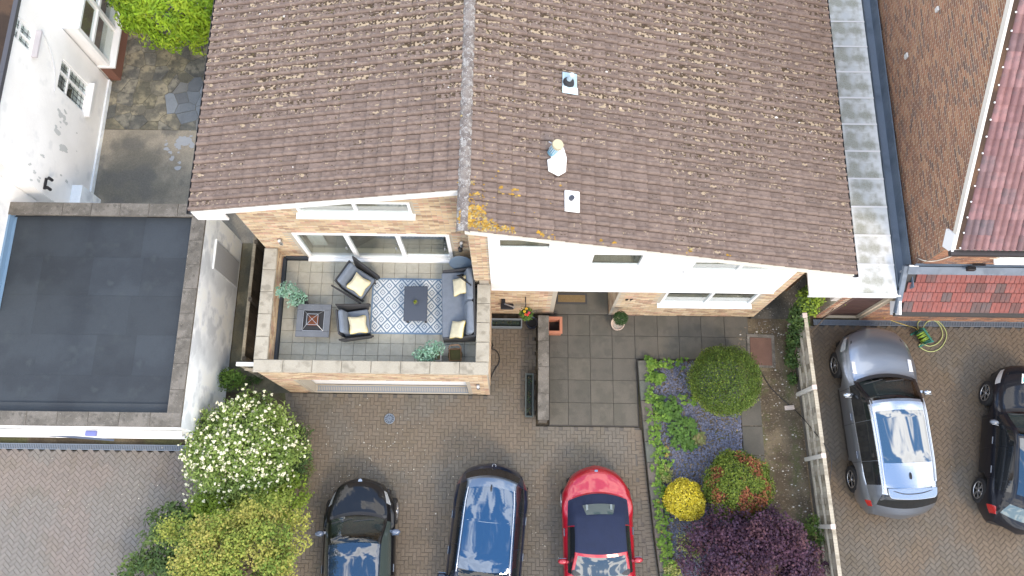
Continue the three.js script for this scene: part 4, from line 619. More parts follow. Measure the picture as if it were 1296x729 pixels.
  add('verge_strip', span(0.02, 0.115, -0.02, 0.035, -L, 0.02), M([0.42, 0.24, 0.17], 0.9, { map: T.crazy, ...bump(0.005) }), roof); add('bargeboard', span(-0.04, 0.015, -0.12, 0.03, -L, 0.03), M([0.66, 0.63, 0.56], 0.5), roof); add('bargeboard_foot', rbox(0.06, 0.4, 0.42, 0.01, -0.022, -0.2, -0.1), mat.upvc, roof);
  // moss and lichen dots on the verge
  add('gutter', span(X - 0.28, 18, ey - 0.16, ey - 0.05, ez + 0.03, ez + 0.14), M([0.035, 0.03, 0.03], 0.6), h); add('fascia', span(X - 0.2, 18, ey - 0.3, ey - 0.06, ez - 0.01, ez + 0.02), mat.whitepaint, h);
  // pointed white canopy over the upper window
  const cv = new THREE.Shape([[-0.9, 0], [-0.25, 0.0], [0, 0.17], [0.25, 0], [0.9, 0], [0.9, 0.05], [0.3, 0.05], [0.02, 0.23], [-0.02, 0.23], [-0.3, 0.05], [-0.9, 0.05]].map(p => new THREE.Vector2(p[0], -p[1]))); add('window_canopy', uvm(new THREE.ExtrudeGeometry(cv, { depth: 0.05, bevelEnabled: false }).rotateX(-Math.PI / 2)), mat.upvc, h, [11.0, 4.35, ZF + 0.03]);
  add('canopy_glass', uvm(new THREE.ExtrudeGeometry(new THREE.Shape([[-0.24, 0], [0, -0.16], [0.24, 0]].map(p => new THREE.Vector2(...p))), { depth: 0.02, bevelEnabled: false }).rotateX(-Math.PI / 2)), M([0.45, 0.62, 0.75], 0.15), h, [11.0, 4.37, ZF + 0.04]);
  add('floodlight', merge([rbox(0.2, 0.12, 0.1, 0.02, 10.9, 3.2, ZF + 0.12), box(0.3, 0.03, 0.05, 11.03, 3.33, ZF + 0.06)]), mat.black, h);
  add('wall_cable', tube([[X - 0.02, 3.1, -6.25], [X - 0.03, 3.35, -6.12], [X + 0.15, 3.45, ZF + 0.02], [X + 0.5, 4.2, ZF + 0.02], [X + 0.62, 4.8, ZF + 0.03]], 0.014, 40, 5), M([0.62, 0.58, 0.5], 0.7), h);
  // lean-to porch roof: lead flashing and flat red tiles
  const ly = 3.06, le = 2.30, lz0 = ZF + 0.02, lz1 = -5.12, lrun = lz1 - lz0, lth = Math.atan2(ly - le, lrun), LL = Math.hypot(lrun, ly - le);
  const lt = add('lean_to_roof', uvm(new THREE.BoxGeometry(8.5, 0.08, LL).translate(4.25, -0.05, LL / 2)), mat.dark, h, [9.46, ly, lz0], [lth, 0, 0]);
  const fr = mottled(141, [0.215, 0.07, 0.058], [0.275, 0.095, 0.08], { C: [0.17, 0.075, 0.07], cAt: 0.6, freq: 4, grain: 0.1, size: 256 }), fms = [[1, 1, 1], [0.85, 0.85, 0.85], [0.55, 0.8, 0.85], [0.5, 0.95, 1.05], [0.95, 1.1, 1.15]].map(c => M(c, 0.85, { map: fr, ...bump(0.003) }));
  const gh = [0, 1].map(i => merge([slabGeo(0.112, 0.03, 0.285, 0.006, 0.7, i * 0.3, i * 0.5).translate(-0.0585, 0, 0), slabGeo(0.112, 0.03, 0.285, 0.006, 0.7, i * 0.6, 0).translate(0.0585, 0, 0)]));
  for (let c = 0; c < 4; c++) for (let k = 0; k < 34; k++) { const x = 0.15 + k * 0.238 + (c % 2) * 0.06; if (x > 8.3) continue; if (c < 3 && x < 0.12 + (3 - c) * 0.03 + 0.0) continue; add('tile', gh[k % 2], fms[rnd() < 0.5 ? 0 : Math.floor(rnd() * 5)], lt, [x, 0.032 + rr(-0.001, 0.001), 0.31 + c * 0.25], [0.09, 0, 0]); }
  add('lead_flashing', merge([span(0.0, 8.5, 0.0, 0.045, 0.005, 0.20), span(-0.08, 0.03, -0.06, 0.045, 0.0, LL)]), mat.lead, lt); const lf = []; add('lead_upstand', span(9.6, 18, ly + 0.02, ly + 0.16, ZF + 0.012, ZF + 0.03), mat.lead, h);
  add('lean_to_fascia', span(9.42, 18, le - 0.2, le - 0.04, lz1 - 0.05, lz1 - 0.02), mat.whitepaint, h); add('lean_to_gutter', span(9.40, 18, le - 0.12, le - 0.02, lz1 - 0.015, lz1 + 0.07), M([0.05, 0.045, 0.04], 0.6), h); add('end_board', uvm(new THREE.BoxGeometry(0.05, 0.5, 0.34)), mat.whitepaint, h, [9.44, le - 0.02, lz1 - 0.12], [0.25, 0, 0]); add('end_board', span(9.5, 9.72, 2.5, 3.1, ZF + 0.012, ZF + 0.05), mat.whitepaint, h);
  const pw = add('porch_wall', span(9.5, 18, 0, le - 0.21, -5.70, -5.50), mat.mortarRed, h); const b4 = []; brickwork(b4, V(9.5, 0, -5.5), V(1, 0, 0), V(0, 1, 0), 5.5, 2.05, redbrick); instances('bricks', brickGeo, mat.brick, b4, pw);
  // vents and odd pale bricks on the gable
  for (const [px, py, s] of [[1186, 12, 0.09], [1147, 71, 0.1], [1131, 190, 0.12]]) { const q = atX(px, py, X - 0.03); add('wall_vent', rbox(0.05, s * 1.4, s * 1.3, 0.015, q.x, q.y, q.z), M([0.62, 0.6, 0.56], 0.8, bump(0.006)), h); }
}
{
  const g = thing('side_garage', 'narrow side garage with weathered white sheet roof and dark door', 'garage'), X0 = 8.12, X1 = 9.46, Y = 2.62, ZF = -5.52;
  add('front_wall', wallXY([[8.25, 0], [9.5, 0], [9.5, Y - 0.1], [8.25, Y - 0.1]], [[8.55, 9.42, 0.001, 2.2]], ZF - 0.03, 0.2), mat.mortarRed, g); const b = []; brickwork(b, V(8.25, 0, ZF - 0.03), V(1, 0, 0), V(0, 1, 0), 1.25, Y - 0.12, redbrick, (c, y, hw) => c + 8.25 + hw > 8.55 && c + 8.25 - hw < 9.42 && y < 2.22); instances('bricks', brickGeo, mat.brick, b, g);
  const d = add('door', span(8.55, 9.42, 0.01, 2.2, ZF - 0.14, ZF - 0.1), M([0.085, 0.045, 0.038], 0.6, { map: T.cloth }), g); for (let i = 1; i < 6; i++) add('door_rail', span(8.56, 9.41, i * 0.36, i * 0.36 + 0.025, ZF - 0.102, ZF - 0.09), M([0.06, 0.035, 0.03], 0.6), d); add('door_frame', merge([span(8.50, 8.56, 0, 2.25, ZF - 0.1, ZF - 0.012), span(8.561, 9.47, 2.19, 2.25, ZF - 0.1, ZF - 0.012)]), M([0.10, 0.06, 0.05], 0.7), g);
  add('side_wall', span(8.25, 8.4, 0, Y - 0.1, -14, ZF - 0.24), mat.mortarRed, g); add('deck', span(X0 + 0.02, X1 - 0.13, Y - 0.12, Y - 0.03, -14, ZF + 0.02), mat.whitepaint, g);
  rnd = mulberry(121); for (let i = 0, z = ZF + 0.05; z > -14; i++) { const l = 0.76; const o = add('roof_sheet', span(X0, X1 - 0.1, Y - 0.028 + 0.004 * (i % 2), Y + 0.004 * (i % 2), z - l, z, 1), M([1.04 - (i < 2 ? 0 : 0.06), 1.05 - (i < 2 ? 0 : 0.05), 1.06 - (i < 2 ? 0 : 0.06)], 0.6, { map: T.sheet, ...bump(0.002) }), g); const uv = o.geometry.attributes.uv; for (let k = 0; k < uv.count; k++) uv.setXY(k, (uv.getX(k) - X0) / 1.25 + 0.0, uv.getY(k) * 0.45 + i * 0.377); add('seam', span(X0, X1 - 0.1, Y + 0.009, Y + 0.022, z - 0.03, z + 0.012), mat.whitepaint, g); z -= l; }
  add('fascia', span(X0 - 0.9, X1 - 0.02, Y - 0.15, Y + 0.012, ZF + 0.052, ZF + 0.085), mat.whitepaint, g); add('canopy_roof', span(X0 - 0.9, X0 - 0.005, Y - 0.06, Y + 0.0, ZF - 0.5, ZF + 0.05), mat.whitepaint, g);
  const gt = new THREE.Shape(); gt.moveTo(-0.12, 0.05); gt.lineTo(-0.1, -0.05); gt.lineTo(0.1, -0.05); gt.lineTo(0.14, 0.24); gt.lineTo(0.16, 0.24); gt.lineTo(0.12, -0.07); gt.lineTo(-0.12, -0.07); add('lead_gutter', uvm(new THREE.ExtrudeGeometry(gt, { depth: 8.4, bevelEnabled: false }).translate(X1 + 0.04, Y + 0.02, -14)), mat.lead, g);
  add('post', rbox(0.16, 0.55, 0.16, 0.01, 8.02, Y - 0.3, ZF - 0.02), M([0.5, 0.46, 0.42], 0.9, bump(0.006)), g);
  const sg = thing('side_gate', 'brown timber side gate under a white cross beam', 'gate', [6.62, 0, -6.3]); add('beam', rbox(0.95, 0.12, 0.1, 0.01, 0.5, 2.05, 0), mat.whitepaint, sg); for (let i = 0; i < 7; i++) add('board', box(0.125, 1.85, 0.025, 0.09 + i * 0.135, 0.95, 0, 0.8), M([0.28, 0.17, 0.10], 0.9, { map: T.wood }), sg); add('rail', box(0.94, 0.09, 0.03, 0.5, 1.5, 0.03, 0.8), mat.darkwood, sg);
}
// ------------------------------------------------------------------ plants
function leafGeo(w, l, fold = 0.25, droop = 0.12) { // a folded, pointed blade: base at the origin, tip along +z
  const P = [[0, 0, 0], [-w / 2, w * fold, l * 0.45], [0, 0, l * 0.5], [w / 2, w * fold, l * 0.45], [0, -l * droop, l]], I = [0, 2, 1, 0, 3, 2, 1, 2, 4, 2, 3, 4];
  const g = new THREE.BufferGeometry(); g.setAttribute('position', new THREE.Float32BufferAttribute(P.flat(), 3)); g.setAttribute('uv', new THREE.Float32BufferAttribute(P.map(p => [p[0] / w + 0.5, p[2] / l]).flat(), 2)); g.setIndex(I); g.computeVertexNormals(); return g;
}
const leafMat = M(WHITE, 0.62, { transmission: 0.22, thickness: 0, side: THREE.DoubleSide, specularIntensity: 0.5 }), dullLeaf = M(WHITE, 0.85, { transmission: 0.25, thickness: 0, side: THREE.DoubleSide, specularIntensity: 0.3 });
const bark = M([0.13, 0.095, 0.065], 0.95, bump(0.01));
const sphereDir = () => { const u = rr(-1, 1), a = rr(0, 6.2832), r = Math.sqrt(1 - u * u); return V(r * Math.cos(a), u, r * Math.sin(a)); };
const qv = new THREE.Quaternion();
function leafAt(list, p, n, s, c, tilt = 0.7) { // a leaf whose upper side looks roughly along n
  const y = n.clone().addScaledVector(sphereDir(), tilt).normalize(), z = sphereDir().cross(y).normalize(), x = y.clone().cross(z), k = rr(0.8, 1.2);
  list.push({ m: basis(x, y, z, p, s, s, s * rr(0.85, 1.25)), c: lin(c[0] * k, c[1] * k, c[2] * k) });
}
function tint(cols) { const a = pick(cols), b = pick(cols); return mix3(a, b, rnd()); }
// a shrub: stems from the base, leaf clumps spread over and through an uneven rounded crown
function shrub(name, label, category, base, o) {
  const g = thing(name, label, category, base, 0, o.group), { rx, ry, rz, cy, n = 60, rc = 0.3, per = 60, leaf = 0.06, lw = 0.5, cols, shell = 0.55, low = -0.35, tilt = 0.7, m = leafMat, hub = [0, 0], stems = 5, outward = 0.5, lump = 0.25 } = o;
  const list = [], cen = [], c0 = V(hub[0], cy, hub[1]);
  for (let i = 0; i < n; i++) { let d; do d = sphereDir(); while (d.y < low); const k = mix(shell, 1, rnd()) * (1 - lump + 2 * lump * fbm(d.x * 2 + 7, d.z * 2 + d.y * 2 + 3, 0, o.seed || 5, 3)); cen.push({ p: V(c0.x + d.x * rx * k, c0.y + d.y * ry * k, c0.z + d.z * rz * k), d, t: pick(cols) }); }
  for (const q of cen) for (let i = 0; i < per; i++) {
    const e = sphereDir(), r = rc * Math.pow(rnd(), 0.45), p = q.p.clone().addScaledVector(e, r); p.y = Math.max(0.03, p.y - 0.0);
    const up = V(0, 0.7, 0).addScaledVector(e, 0.6).addScaledVector(q.d, outward).normalize(); leafAt(list, p, up, leaf * rr(0.75, 1.25), mix3(q.t, pick(cols), rnd() * 0.7), tilt);
  }
  const st = []; for (let i = 0; i < stems; i++) { const q = cen[Math.floor(rnd() * cen.length)].p, a = V(rr(-0.08, 0.08) + hub[0] * 0.3, -0.02, rr(-0.08, 0.08) + hub[1] * 0.3); const mid = a.clone().lerp(q, 0.5).add(V(rr(-0.1, 0.1), 0.12, rr(-0.1, 0.1))); st.push(...[[a, mid, o.stem || 0.03], [mid, q, (o.stem || 0.03) * 0.55]].map(([A, B, r]) => { const d = B.clone().sub(A), L = d.length(), c = new THREE.CylinderGeometry(r * 0.6, r, L, 7); c.applyQuaternion(qv.setFromUnitVectors(V(0, 1, 0), d.normalize())); const mm = A.clone().add(B).multiplyScalar(0.5); return c.translate(mm.x, mm.y, mm.z); })); }
  for (let i = 0; i < (o.top || 0); i++) { const a = rr(0, 6.28), q = Math.sqrt(rnd()) * 0.8, p0 = V(c0.x + Math.cos(a) * q * rx, c0.y + ry * Math.sqrt(1 - q * q) * rr(0.78, 0.98), c0.z + Math.sin(a) * q * rz), t = pick(cols); cen.push({ p: p0, d: V(0, 1, 0), t }); for (let k = 0; k < per; k++) { const e = sphereDir(); leafAt(list, p0.clone().addScaledVector(e, rc * Math.pow(rnd(), 0.45)), V(0, 0.9, 0).addScaledVector(e, 0.6).normalize(), leaf * rr(0.75, 1.25), mix3(t, pick(cols), rnd() * 0.7), tilt); } }
  add('trunk', merge(st), bark, g);
  instances('crown', leafGeo(lw, 1), m, list, g); g.userData.cen = undefined; delete g.userData.cen; g.cen = cen; return g;
}
// a clipped ball: leaves all over a smooth round core
function ball(name, label, base, o) {
  const { r, ry = r, cy, N, leaf, cols, tipCols, rough = 0.07, seed = 3, tipAt } = o, g = thing(name, label, 'shrub', base), list = [];
  for (let i = 0; i < N * 2.1; i++) { let d; do d = sphereDir(); while (d.y < -0.55); const k = (1 - rough * 2 + rough * 4 * fbm(d.x * 4 + 5, d.z * 4 + d.y * 4 + 9, 0, seed, 3)) * (0.93 + 0.16 * fbm(d.x * 1.4 + 2, d.z * 1.4 + d.y + 4, 0, seed + 9, 2)) * mix(0.70, 1.02, Math.sqrt(rnd())) * (rnd() < 0.01 ? 1.07 : 1); const p = V(d.x * r * k, Math.max(0.02, cy + d.y * ry * k), d.z * r * k); const t = tipCols && tipAt(d) > rnd() ? pick(tipCols) : tint(cols); leafAt(list, p, d.clone().add(V(0, 0.25, 0)).normalize(), leaf * rr(0.7, 1.3), t, 0.9); }
  add('trunk', cyl(0.04, 0.06, cy, 8, 0, cy / 2, 0), bark, g); 
  instances('crown', leafGeo(0.6, 1), leafMat, list, g); return g;
}
const G = (px, py, h = 0) => { const p = at(px, py, h); return [p.x, 0, p.z]; };
rnd = mulberry(201);
ball('box_ball', 'large clipped round green box bush in the slate bed', G(917, 482, 0.75), { r: 0.90, ry: 0.78, cy: 0.72, N: 11000, leaf: 0.040, cols: [[0.066, 0.115, 0.014], [0.09, 0.15, 0.018], [0.058, 0.10, 0.014], [0.12, 0.185, 0.024]], tipCols: [[0.24, 0.30, 0.045], [0.20, 0.27, 0.05]], tipAt: d => d.y < 0.15 ? 0.6 : 0.08 });
ball('spirea_bush', 'round green bush with red young shoots beside the purple shrub', G(934, 615, 0.6), { r: 0.84, ry: 0.66, cy: 0.62, N: 8500, leaf: 0.052, rough: 0.1, seed: 8, cols: [[0.13, 0.19, 0.02], [0.17, 0.23, 0.03], [0.10, 0.16, 0.025], [0.21, 0.25, 0.035]], tipCols: [[0.30, 0.10, 0.045], [0.26, 0.075, 0.04], [0.33, 0.14, 0.06]], tipAt: d => sm(0.5, 0.62, fbm(d.x * 2.6 + 3, d.z * 2.6 + 8, 0, 44, 3)) * sm(0.2, 0.6, d.y) * 0.85 });
ball('golden_bush', 'small bright yellow rounded bush in the slate bed', G(866, 632, 0.4), { r: 0.49, ry: 0.42, cy: 0.40, N: 3600, leaf: 0.05, rough: 0.1, seed: 12, cols: [[0.66, 0.54, 0.03], [0.72, 0.62, 0.06], [0.56, 0.46, 0.02], [0.70, 0.60, 0.10]] });
const purple = [[0.060, 0.024, 0.046], [0.082, 0.034, 0.058], [0.045, 0.019, 0.037], [0.12, 0.052, 0.058], [0.070, 0.038, 0.072]];
shrub('smoke_bush', 'wide dark purple leaved shrub at the end of the slate bed', 'shrub', G(950, 705, 0.9), { rx: 1.62, ry: 0.85, rz: 1.25, cy: 1.0, n: 150, rc: 0.26, per: 95, leaf: 0.072, lw: 0.75, cols: purple, low: -0.3, seed: 21, top: 26, lump: 0.35, tilt: 0.8, stem: 0.045 });
shrub('smoke_bush_shoot', 'purple leaved side shoots against the timber fence foot', 'shrub', G(1018, 712, 0.6), { rx: 0.5, ry: 0.4, rz: 0.5, cy: 0.6, n: 20, rc: 0.18, per: 70, leaf: 0.065, lw: 0.75, cols: purple, seed: 23 });
const varieg = [[0.34, 0.36, 0.10], [0.22, 0.27, 0.05], [0.40, 0.40, 0.16]];
for (const [px, py, r, l] of [[843, 600, 0.20, 'tiny cream and green leaved plant next to the golden bush'], [874, 690, 0.34, 'cream and green leaved plant at the edge of the purple shrub'], [850, 722, 0.22, 'small cream edged plant by the kerb at the bed end']]) shrub('variegated_plant', l, 'plant', G(px, py, 0.15), { rx: r, ry: r * 0.7, rz: r, cy: r * 0.6, n: 22, rc: r * 0.4, per: 32, leaf: 0.045, lw: 0.6, cols: varieg, stems: 2, stem: 0.01 });
// leafy plants in the bed and the runner along the kerb
const straw = [[0.105, 0.205, 0.022], [0.14, 0.25, 0.03], [0.08, 0.165, 0.022], [0.17, 0.275, 0.035]], strawDark = [[0.07, 0.15, 0.022], [0.088, 0.175, 0.026], [0.06, 0.125, 0.022]];
for (const [px, py, r, c, l] of [[866, 550, 0.42, strawDark, 'large dark green leafy plant amid the slate chippings'], [846, 517, 0.32, strawDark, 'leafy green plant on the slate between kerb and box bush'], [832, 478, 0.16, straw, 'tiny bright seedling alone on the blue slate'], [884, 555, 0.16, [[0.17, 0.2, 0.06], [0.2, 0.17, 0.07]], 'small faded plant beside the large leafy plant']]) {
  const g = thing('leafy_plant', l, 'plant', G(px, py, 0.1)), list = []; const st = [];
  for (let i = 0; i < 90 * r / 0.3; i++) { const a = rr(0, 6.28), q = Math.sqrt(rnd()) * r, p = V(Math.cos(a) * q, 0.06 + 0.22 * (1 - q / r) * rnd() + 0.1 * rnd(), Math.sin(a) * q); for (let k = 0; k < 3; k++) { const t = a + k * 2.1 + rr(-0.3, 0.3), z = V(Math.cos(t), rr(-0.1, 0.2), Math.sin(t)).normalize(), y = V(rr(-0.25, 0.25), 1, rr(-0.25, 0.25)), x = y.clone().cross(z).normalize(), s = rr(0.07, 0.11), col = tint(c), kk = rr(0.8, 1.2); list.push({ m: basis(x, z.clone().cross(x), z, p, s, s, s), c: lin(col[0] * kk, col[1] * kk, col[2] * kk) }); } if (i % 3 === 0) st.push(bar([0, 0.01, 0], p, 0.005, 0.005)); }
  add('stems', merge(st), M([0.1, 0.13, 0.04], 0.9), g); instances('leaves', leafGeo(0.9, 1, 0.12, 0.15), leafMat, list, g);
}
{ // ground cover
  const list = [], patchs = [];
  for (let py = 455; py < 735; py += 6) { const k = (py - 455) / 275, x0 = mix(816, 838, Math.pow(k, 1.6)), wd = py < 500 ? 10 : py < 590 ? 22 + 8 * Math.sin(py / 9) : py < 660 ? 20 : 16; const dens = py > 482 && py < 492 ? 0.15 : 1; for (let i = 0; i < 11 * dens; i++) patchs.push([x0 + rnd() * wd, py + rr(-4, 4)]); }
  for (let i = 0; i < 46; i++) patchs.push([rr(818, 868), rr(455, 466)]); for (let i = 0; i < 16; i++) patchs.push([rr(860, 880), rr(500, 512)]);
  for (const [px, py] of patchs) { const b = at(px, py, 0.12), h = rr(0.07, 0.26), a0 = rr(0, 6.28), c = rnd() < 0.015 ? [0.30, 0.22, 0.06] : tint(straw); for (let k = 0; k < 3; k++) { const t = a0 + k * 2.1, z = V(Math.cos(t), rr(-0.15, 0.2), Math.sin(t)).normalize(), y = V(rr(-0.3, 0.3), 1, rr(-0.3, 0.3)), x = y.clone().cross(z).normalize(), s = rr(0.05, 0.085), kk = rr(0.75, 1.2); list.push({ m: basis(x, z.clone().cross(x), z, V(b.x, h, b.z), s, s, s), c: lin(c[0] * kk, c[1] * kk, c[2] * kk) }); } }
  stuff(instances('ground_cover', leafGeo(0.95, 1, 0.12, 0.15), leafMat, list), 'bright green trailing ground cover along the kerb', 'ground cover');
}
// ---- shrubs between the drives
rnd = mulberry(211);
{
  const s = shrub('flowering_shrub', 'large shrub covered in small white flower heads by the garage', 'shrub', G(314, 570, 1.0), { rx: 1.42, ry: 1.05, rz: 1.28, cy: 1.2, n: 185, rc: 0.27, per: 80, leaf: 0.085, lw: 0.45, cols: [[0.17, 0.25, 0.05], [0.22, 0.31, 0.065], [0.13, 0.20, 0.04], [0.27, 0.35, 0.09]], seed: 31, lump: 0.34, top: 70, hub: [0, 0] });
  const fl = [], g = new THREE.IcosahedronGeometry(1, 1); for (let i = 0; i < 1000; i++) { const q = pick(s.cen); if (q.d.y < -0.12) { i--; continue; } const p = q.p.clone().addScaledVector(V(rr(-1, 1), rr(0.1, 1), rr(-1, 1)).normalize(), rr(0.22, 0.32)), m = 5 + Math.floor(rnd() * 4), R0 = rr(0.016, 0.040); for (let k = 0; k < m; k++) { const e = sphereDir(), c = rr(0.78, 1); fl.push({ m: basis(V(1, 0, 0), V(0, 1, 0), V(0, 0, 1), p.clone().addScaledVector(e, R0 * 0.75), R0 * 0.55, R0 * 0.5, R0 * 0.55), c: lin(0.80 * c, 0.78 * c, 0.56 * c) }); } }
  instances('flowers', g, M(WHITE, 0.8), fl, s);
}
const lime = [[0.20, 0.29, 0.022], [0.26, 0.35, 0.03], [0.16, 0.24, 0.025]], deep = [[0.045, 0.09, 0.022], [0.065, 0.12, 0.03], [0.085, 0.14, 0.03]];
shrub('green_shrub', 'dark green loose shrub behind the flowering one at the drive edge', 'shrub', G(374, 575, 0.5), { rx: 0.48, ry: 0.55, rz: 0.75, cy: 0.65, n: 40, rc: 0.2, per: 55, leaf: 0.07, cols: deep, seed: 33 });
shrub('edge_plant', 'low brownish green plant spilling onto the block drive', 'plant', G(385, 603, 0.2), { rx: 0.25, ry: 0.25, rz: 0.45, cy: 0.25, n: 18, rc: 0.14, per: 40, leaf: 0.06, lw: 0.3, cols: [[0.15, 0.17, 0.05], [0.2, 0.19, 0.07], [0.09, 0.13, 0.04]], stem: 0.01 });
shrub('lime_shrub', 'bright lime green shrub reaching over the herringbone drive', 'shrub', G(282, 650, 0.8), { rx: 0.75, ry: 0.6, rz: 0.7, cy: 0.85, n: 52, rc: 0.2, per: 60, leaf: 0.08, lw: 0.6, cols: lime, seed: 35, lump: 0.35 });
shrub('lime_shrub', 'bright lime green shrub between the golden tree and block drive', 'shrub', G(352, 628, 0.9), { rx: 0.7, ry: 0.6, rz: 0.6, cy: 0.9, n: 46, rc: 0.2, per: 60, leaf: 0.08, lw: 0.6, cols: lime.concat([[0.22, 0.24, 0.05]]), seed: 36 });
shrub('laurel_shrub', 'dark glossy leaved shrub under the golden tree by the left drive', 'shrub', G(225, 690, 0.8), { rx: 0.95, ry: 0.6, rz: 0.85, cy: 0.8, n: 60, rc: 0.24, per: 42, leaf: 0.12, lw: 0.45, cols: deep.concat([[0.12, 0.18, 0.05]]), seed: 37 });
shrub('laurel_shrub', 'glossy mid green shrub farther along the left drive edge', 'shrub', G(195, 735, 0.7), { rx: 0.8, ry: 0.5, rz: 0.8, cy: 0.7, n: 46, rc: 0.22, per: 42, leaf: 0.10, lw: 0.5, cols: [[0.10, 0.17, 0.03], [0.15, 0.22, 0.04], [0.06, 0.11, 0.03]], seed: 38 });
const gold = [[0.38, 0.37, 0.085], [0.31, 0.345, 0.07], [0.44, 0.40, 0.11], [0.24, 0.31, 0.06], [0.17, 0.26, 0.05]];
shrub('golden_tree', 'spreading golden green feathery tree between the drives', 'tree', G(312, 710, 1.6), { rx: 1.62, ry: 0.95, rz: 1.45, cy: 2.1, n: 120, rc: 0.28, per: 170, leaf: 0.06, lw: 0.75, cols: gold, seed: 41, top: 55, lump: 0.38, low: -0.2, tilt: 0.9, stems: 16, stem: 0.05, m: dullLeaf });
shrub('corner_plant', 'small bright green plant below the white gate frame', 'plant', G(296, 482, 0.4), { rx: 0.32, ry: 0.42, rz: 0.32, cy: 0.5, n: 26, rc: 0.14, per: 45, leaf: 0.06, cols: [[0.10, 0.19, 0.03], [0.14, 0.24, 0.035]], seed: 44 });
shrub('weed_clump', 'weeds growing at the terrace wall corner', 'plant', G(322, 484, 0.1), { rx: 0.22, ry: 0.15, rz: 0.2, cy: 0.12, n: 10, rc: 0.1, per: 30, leaf: 0.05, cols: deep, stem: 0.006 });
shrub('weed_clump', 'green weeds at the foot of the timber fence', 'plant', G(1032, 674, 0.2), { rx: 0.3, ry: 0.22, rz: 0.42, cy: 0.24, n: 22, rc: 0.14, per: 40, leaf: 0.06, cols: [[0.08, 0.15, 0.03], [0.12, 0.19, 0.035]], stem: 0.008 });
// ---- hedge behind the house on the left
rnd = mulberry(221);
shrub('laurel_hedge', 'big bright green clipped hedge behind the back yard', 'hedge', G(228, 4, 1.4), { rx: 1.75, ry: 1.35, rz: 1.35, cy: 1.55, n: 240, rc: 0.25, per: 62, leaf: 0.15, lw: 0.36, cols: [[0.20, 0.33, 0.012], [0.27, 0.41, 0.018], [0.14, 0.26, 0.012], [0.32, 0.44, 0.03]], seed: 51, shell: 0.8, lump: 0.12, outward: 1.1, tilt: 0.55 });
shrub('dark_shrub', 'dark green shrub in the corner beyond the garden room', 'shrub', G(140, -6, 0.6), { rx: 0.8, ry: 0.6, rz: 0.6, cy: 0.6, n: 50, rc: 0.22, per: 45, leaf: 0.07, cols: [[0.02, 0.045, 0.015], [0.035, 0.065, 0.02], [0.045, 0.08, 0.025]], seed: 53 });
{ // ivy over the fence end, hanging from the garage corner
  const g = thing('ivy', 'green ivy climbing over the fence end beside the passage', 'climbing plant', at(1012, 420)), o = g.position, list = [], st = [];
  const blobs = [[1008, 425, 0.5, 0.32, deep, 7], [1004, 455, 0.25, 0.25, deep, 5], [1012, 400, 0.9, 0.34, deep, 9], [1022, 380, 1.2, 0.34, deep.concat(lime), 9], [1034, 372, 1.5, 0.28, lime, 6], [1042, 362, 1.9, 0.26, lime, 6], [1050, 356, 2.1, 0.18, lime, 3], [1030, 392, 1.2, 0.18, lime, 2], [1064, 380, 1.2, 0.14, lime, 2], [1006, 438, 0.2, 0.3, deep, 5], [1010, 410, 0.5, 0.35, deep, 6], [1003, 480, 0.1, 0.15, deep, 2]];
  let prev = V(0, 0, 0); for (const [px, py, y, r, cols, n] of blobs) { const p = at(px, py, y).sub(o); st.push(tube([prev, prev.clone().lerp(p, 0.5).add(V(0.03, 0.05, 0.02)), p], 0.012, 8, 5)); prev = p; for (let i = 0; i < n * 75; i++) { const e = sphereDir(); leafAt(list, p.clone().add(V(e.x * r * 0.8, e.y * r, e.z * r * 1.1).multiplyScalar(Math.cbrt(rnd()))).setY(Math.max(0.03, p.y + e.y * r * rnd())), e.add(V(-0.2, 0.8, 0.5)).normalize(), rr(0.05, 0.085), tint(cols), 0.6); } }
  add('stems', merge(st), bark, g); instances('leaves', leafGeo(0.85, 1), leafMat, list, g);
}
// ------------------------------------------------------------------ cars
// monotone cubic through knots [[x, y], ...]
function curve(K) {
  const n = K.length, d = [], m = []; for (let i = 0; i < n - 1; i++) d.push((K[i + 1][1] - K[i][1]) / (K[i + 1][0] - K[i][0]));
  m.push(d[0]); for (let i = 1; i < n - 1; i++) m.push(d[i - 1] * d[i] <= 0 ? 0 : 2 * d[i - 1] * d[i] / (d[i - 1] + d[i])); m.push(d[n - 2]);
  return x => { if (x <= K[0][0]) return K[0][1]; if (x >= K[n - 1][0]) return K[n - 1][1]; let i = 0; while (x > K[i + 1][0]) i++; const h = K[i + 1][0] - K[i][0], t = (x - K[i][0]) / h, t2 = t * t, t3 = t2 * t; return (2 * t3 - 3 * t2 + 1) * K[i][1] + (t3 - 2 * t2 + t) * h * m[i] + (-2 * t3 + 3 * t2) * K[i + 1][1] + (t3 - t2) * h * m[i + 1]; };
}
const carGlass = M([0.62, 0.72, 0.70], 0.02, { transmission: 1, thickness: 0, ior: 1.6 }), privacy = M([0.012, 0.014, 0.016], 0.04, { ior: 1.6 }), tyreMat = M([0.02, 0.02, 0.021], 0.85), alloy = M([0.62, 0.63, 0.65], 0.25, { metalness: 0.9 }), trim = M([0.016, 0.016, 0.018], 0.5), lampGlass = M([0.46, 0.48, 0.49], 0.1, { metalness: 0.3 }), tailMat = M([0.35, 0.012, 0.012], 0.15, { clearcoat: 1 }), seatMat = M([0.035, 0.035, 0.04], 0.8);
const paint = (c, o = {}) => M(c, 0.35, { metalness: 0.25, clearcoat: 1, clearcoatRoughness: 0.02, ...o });
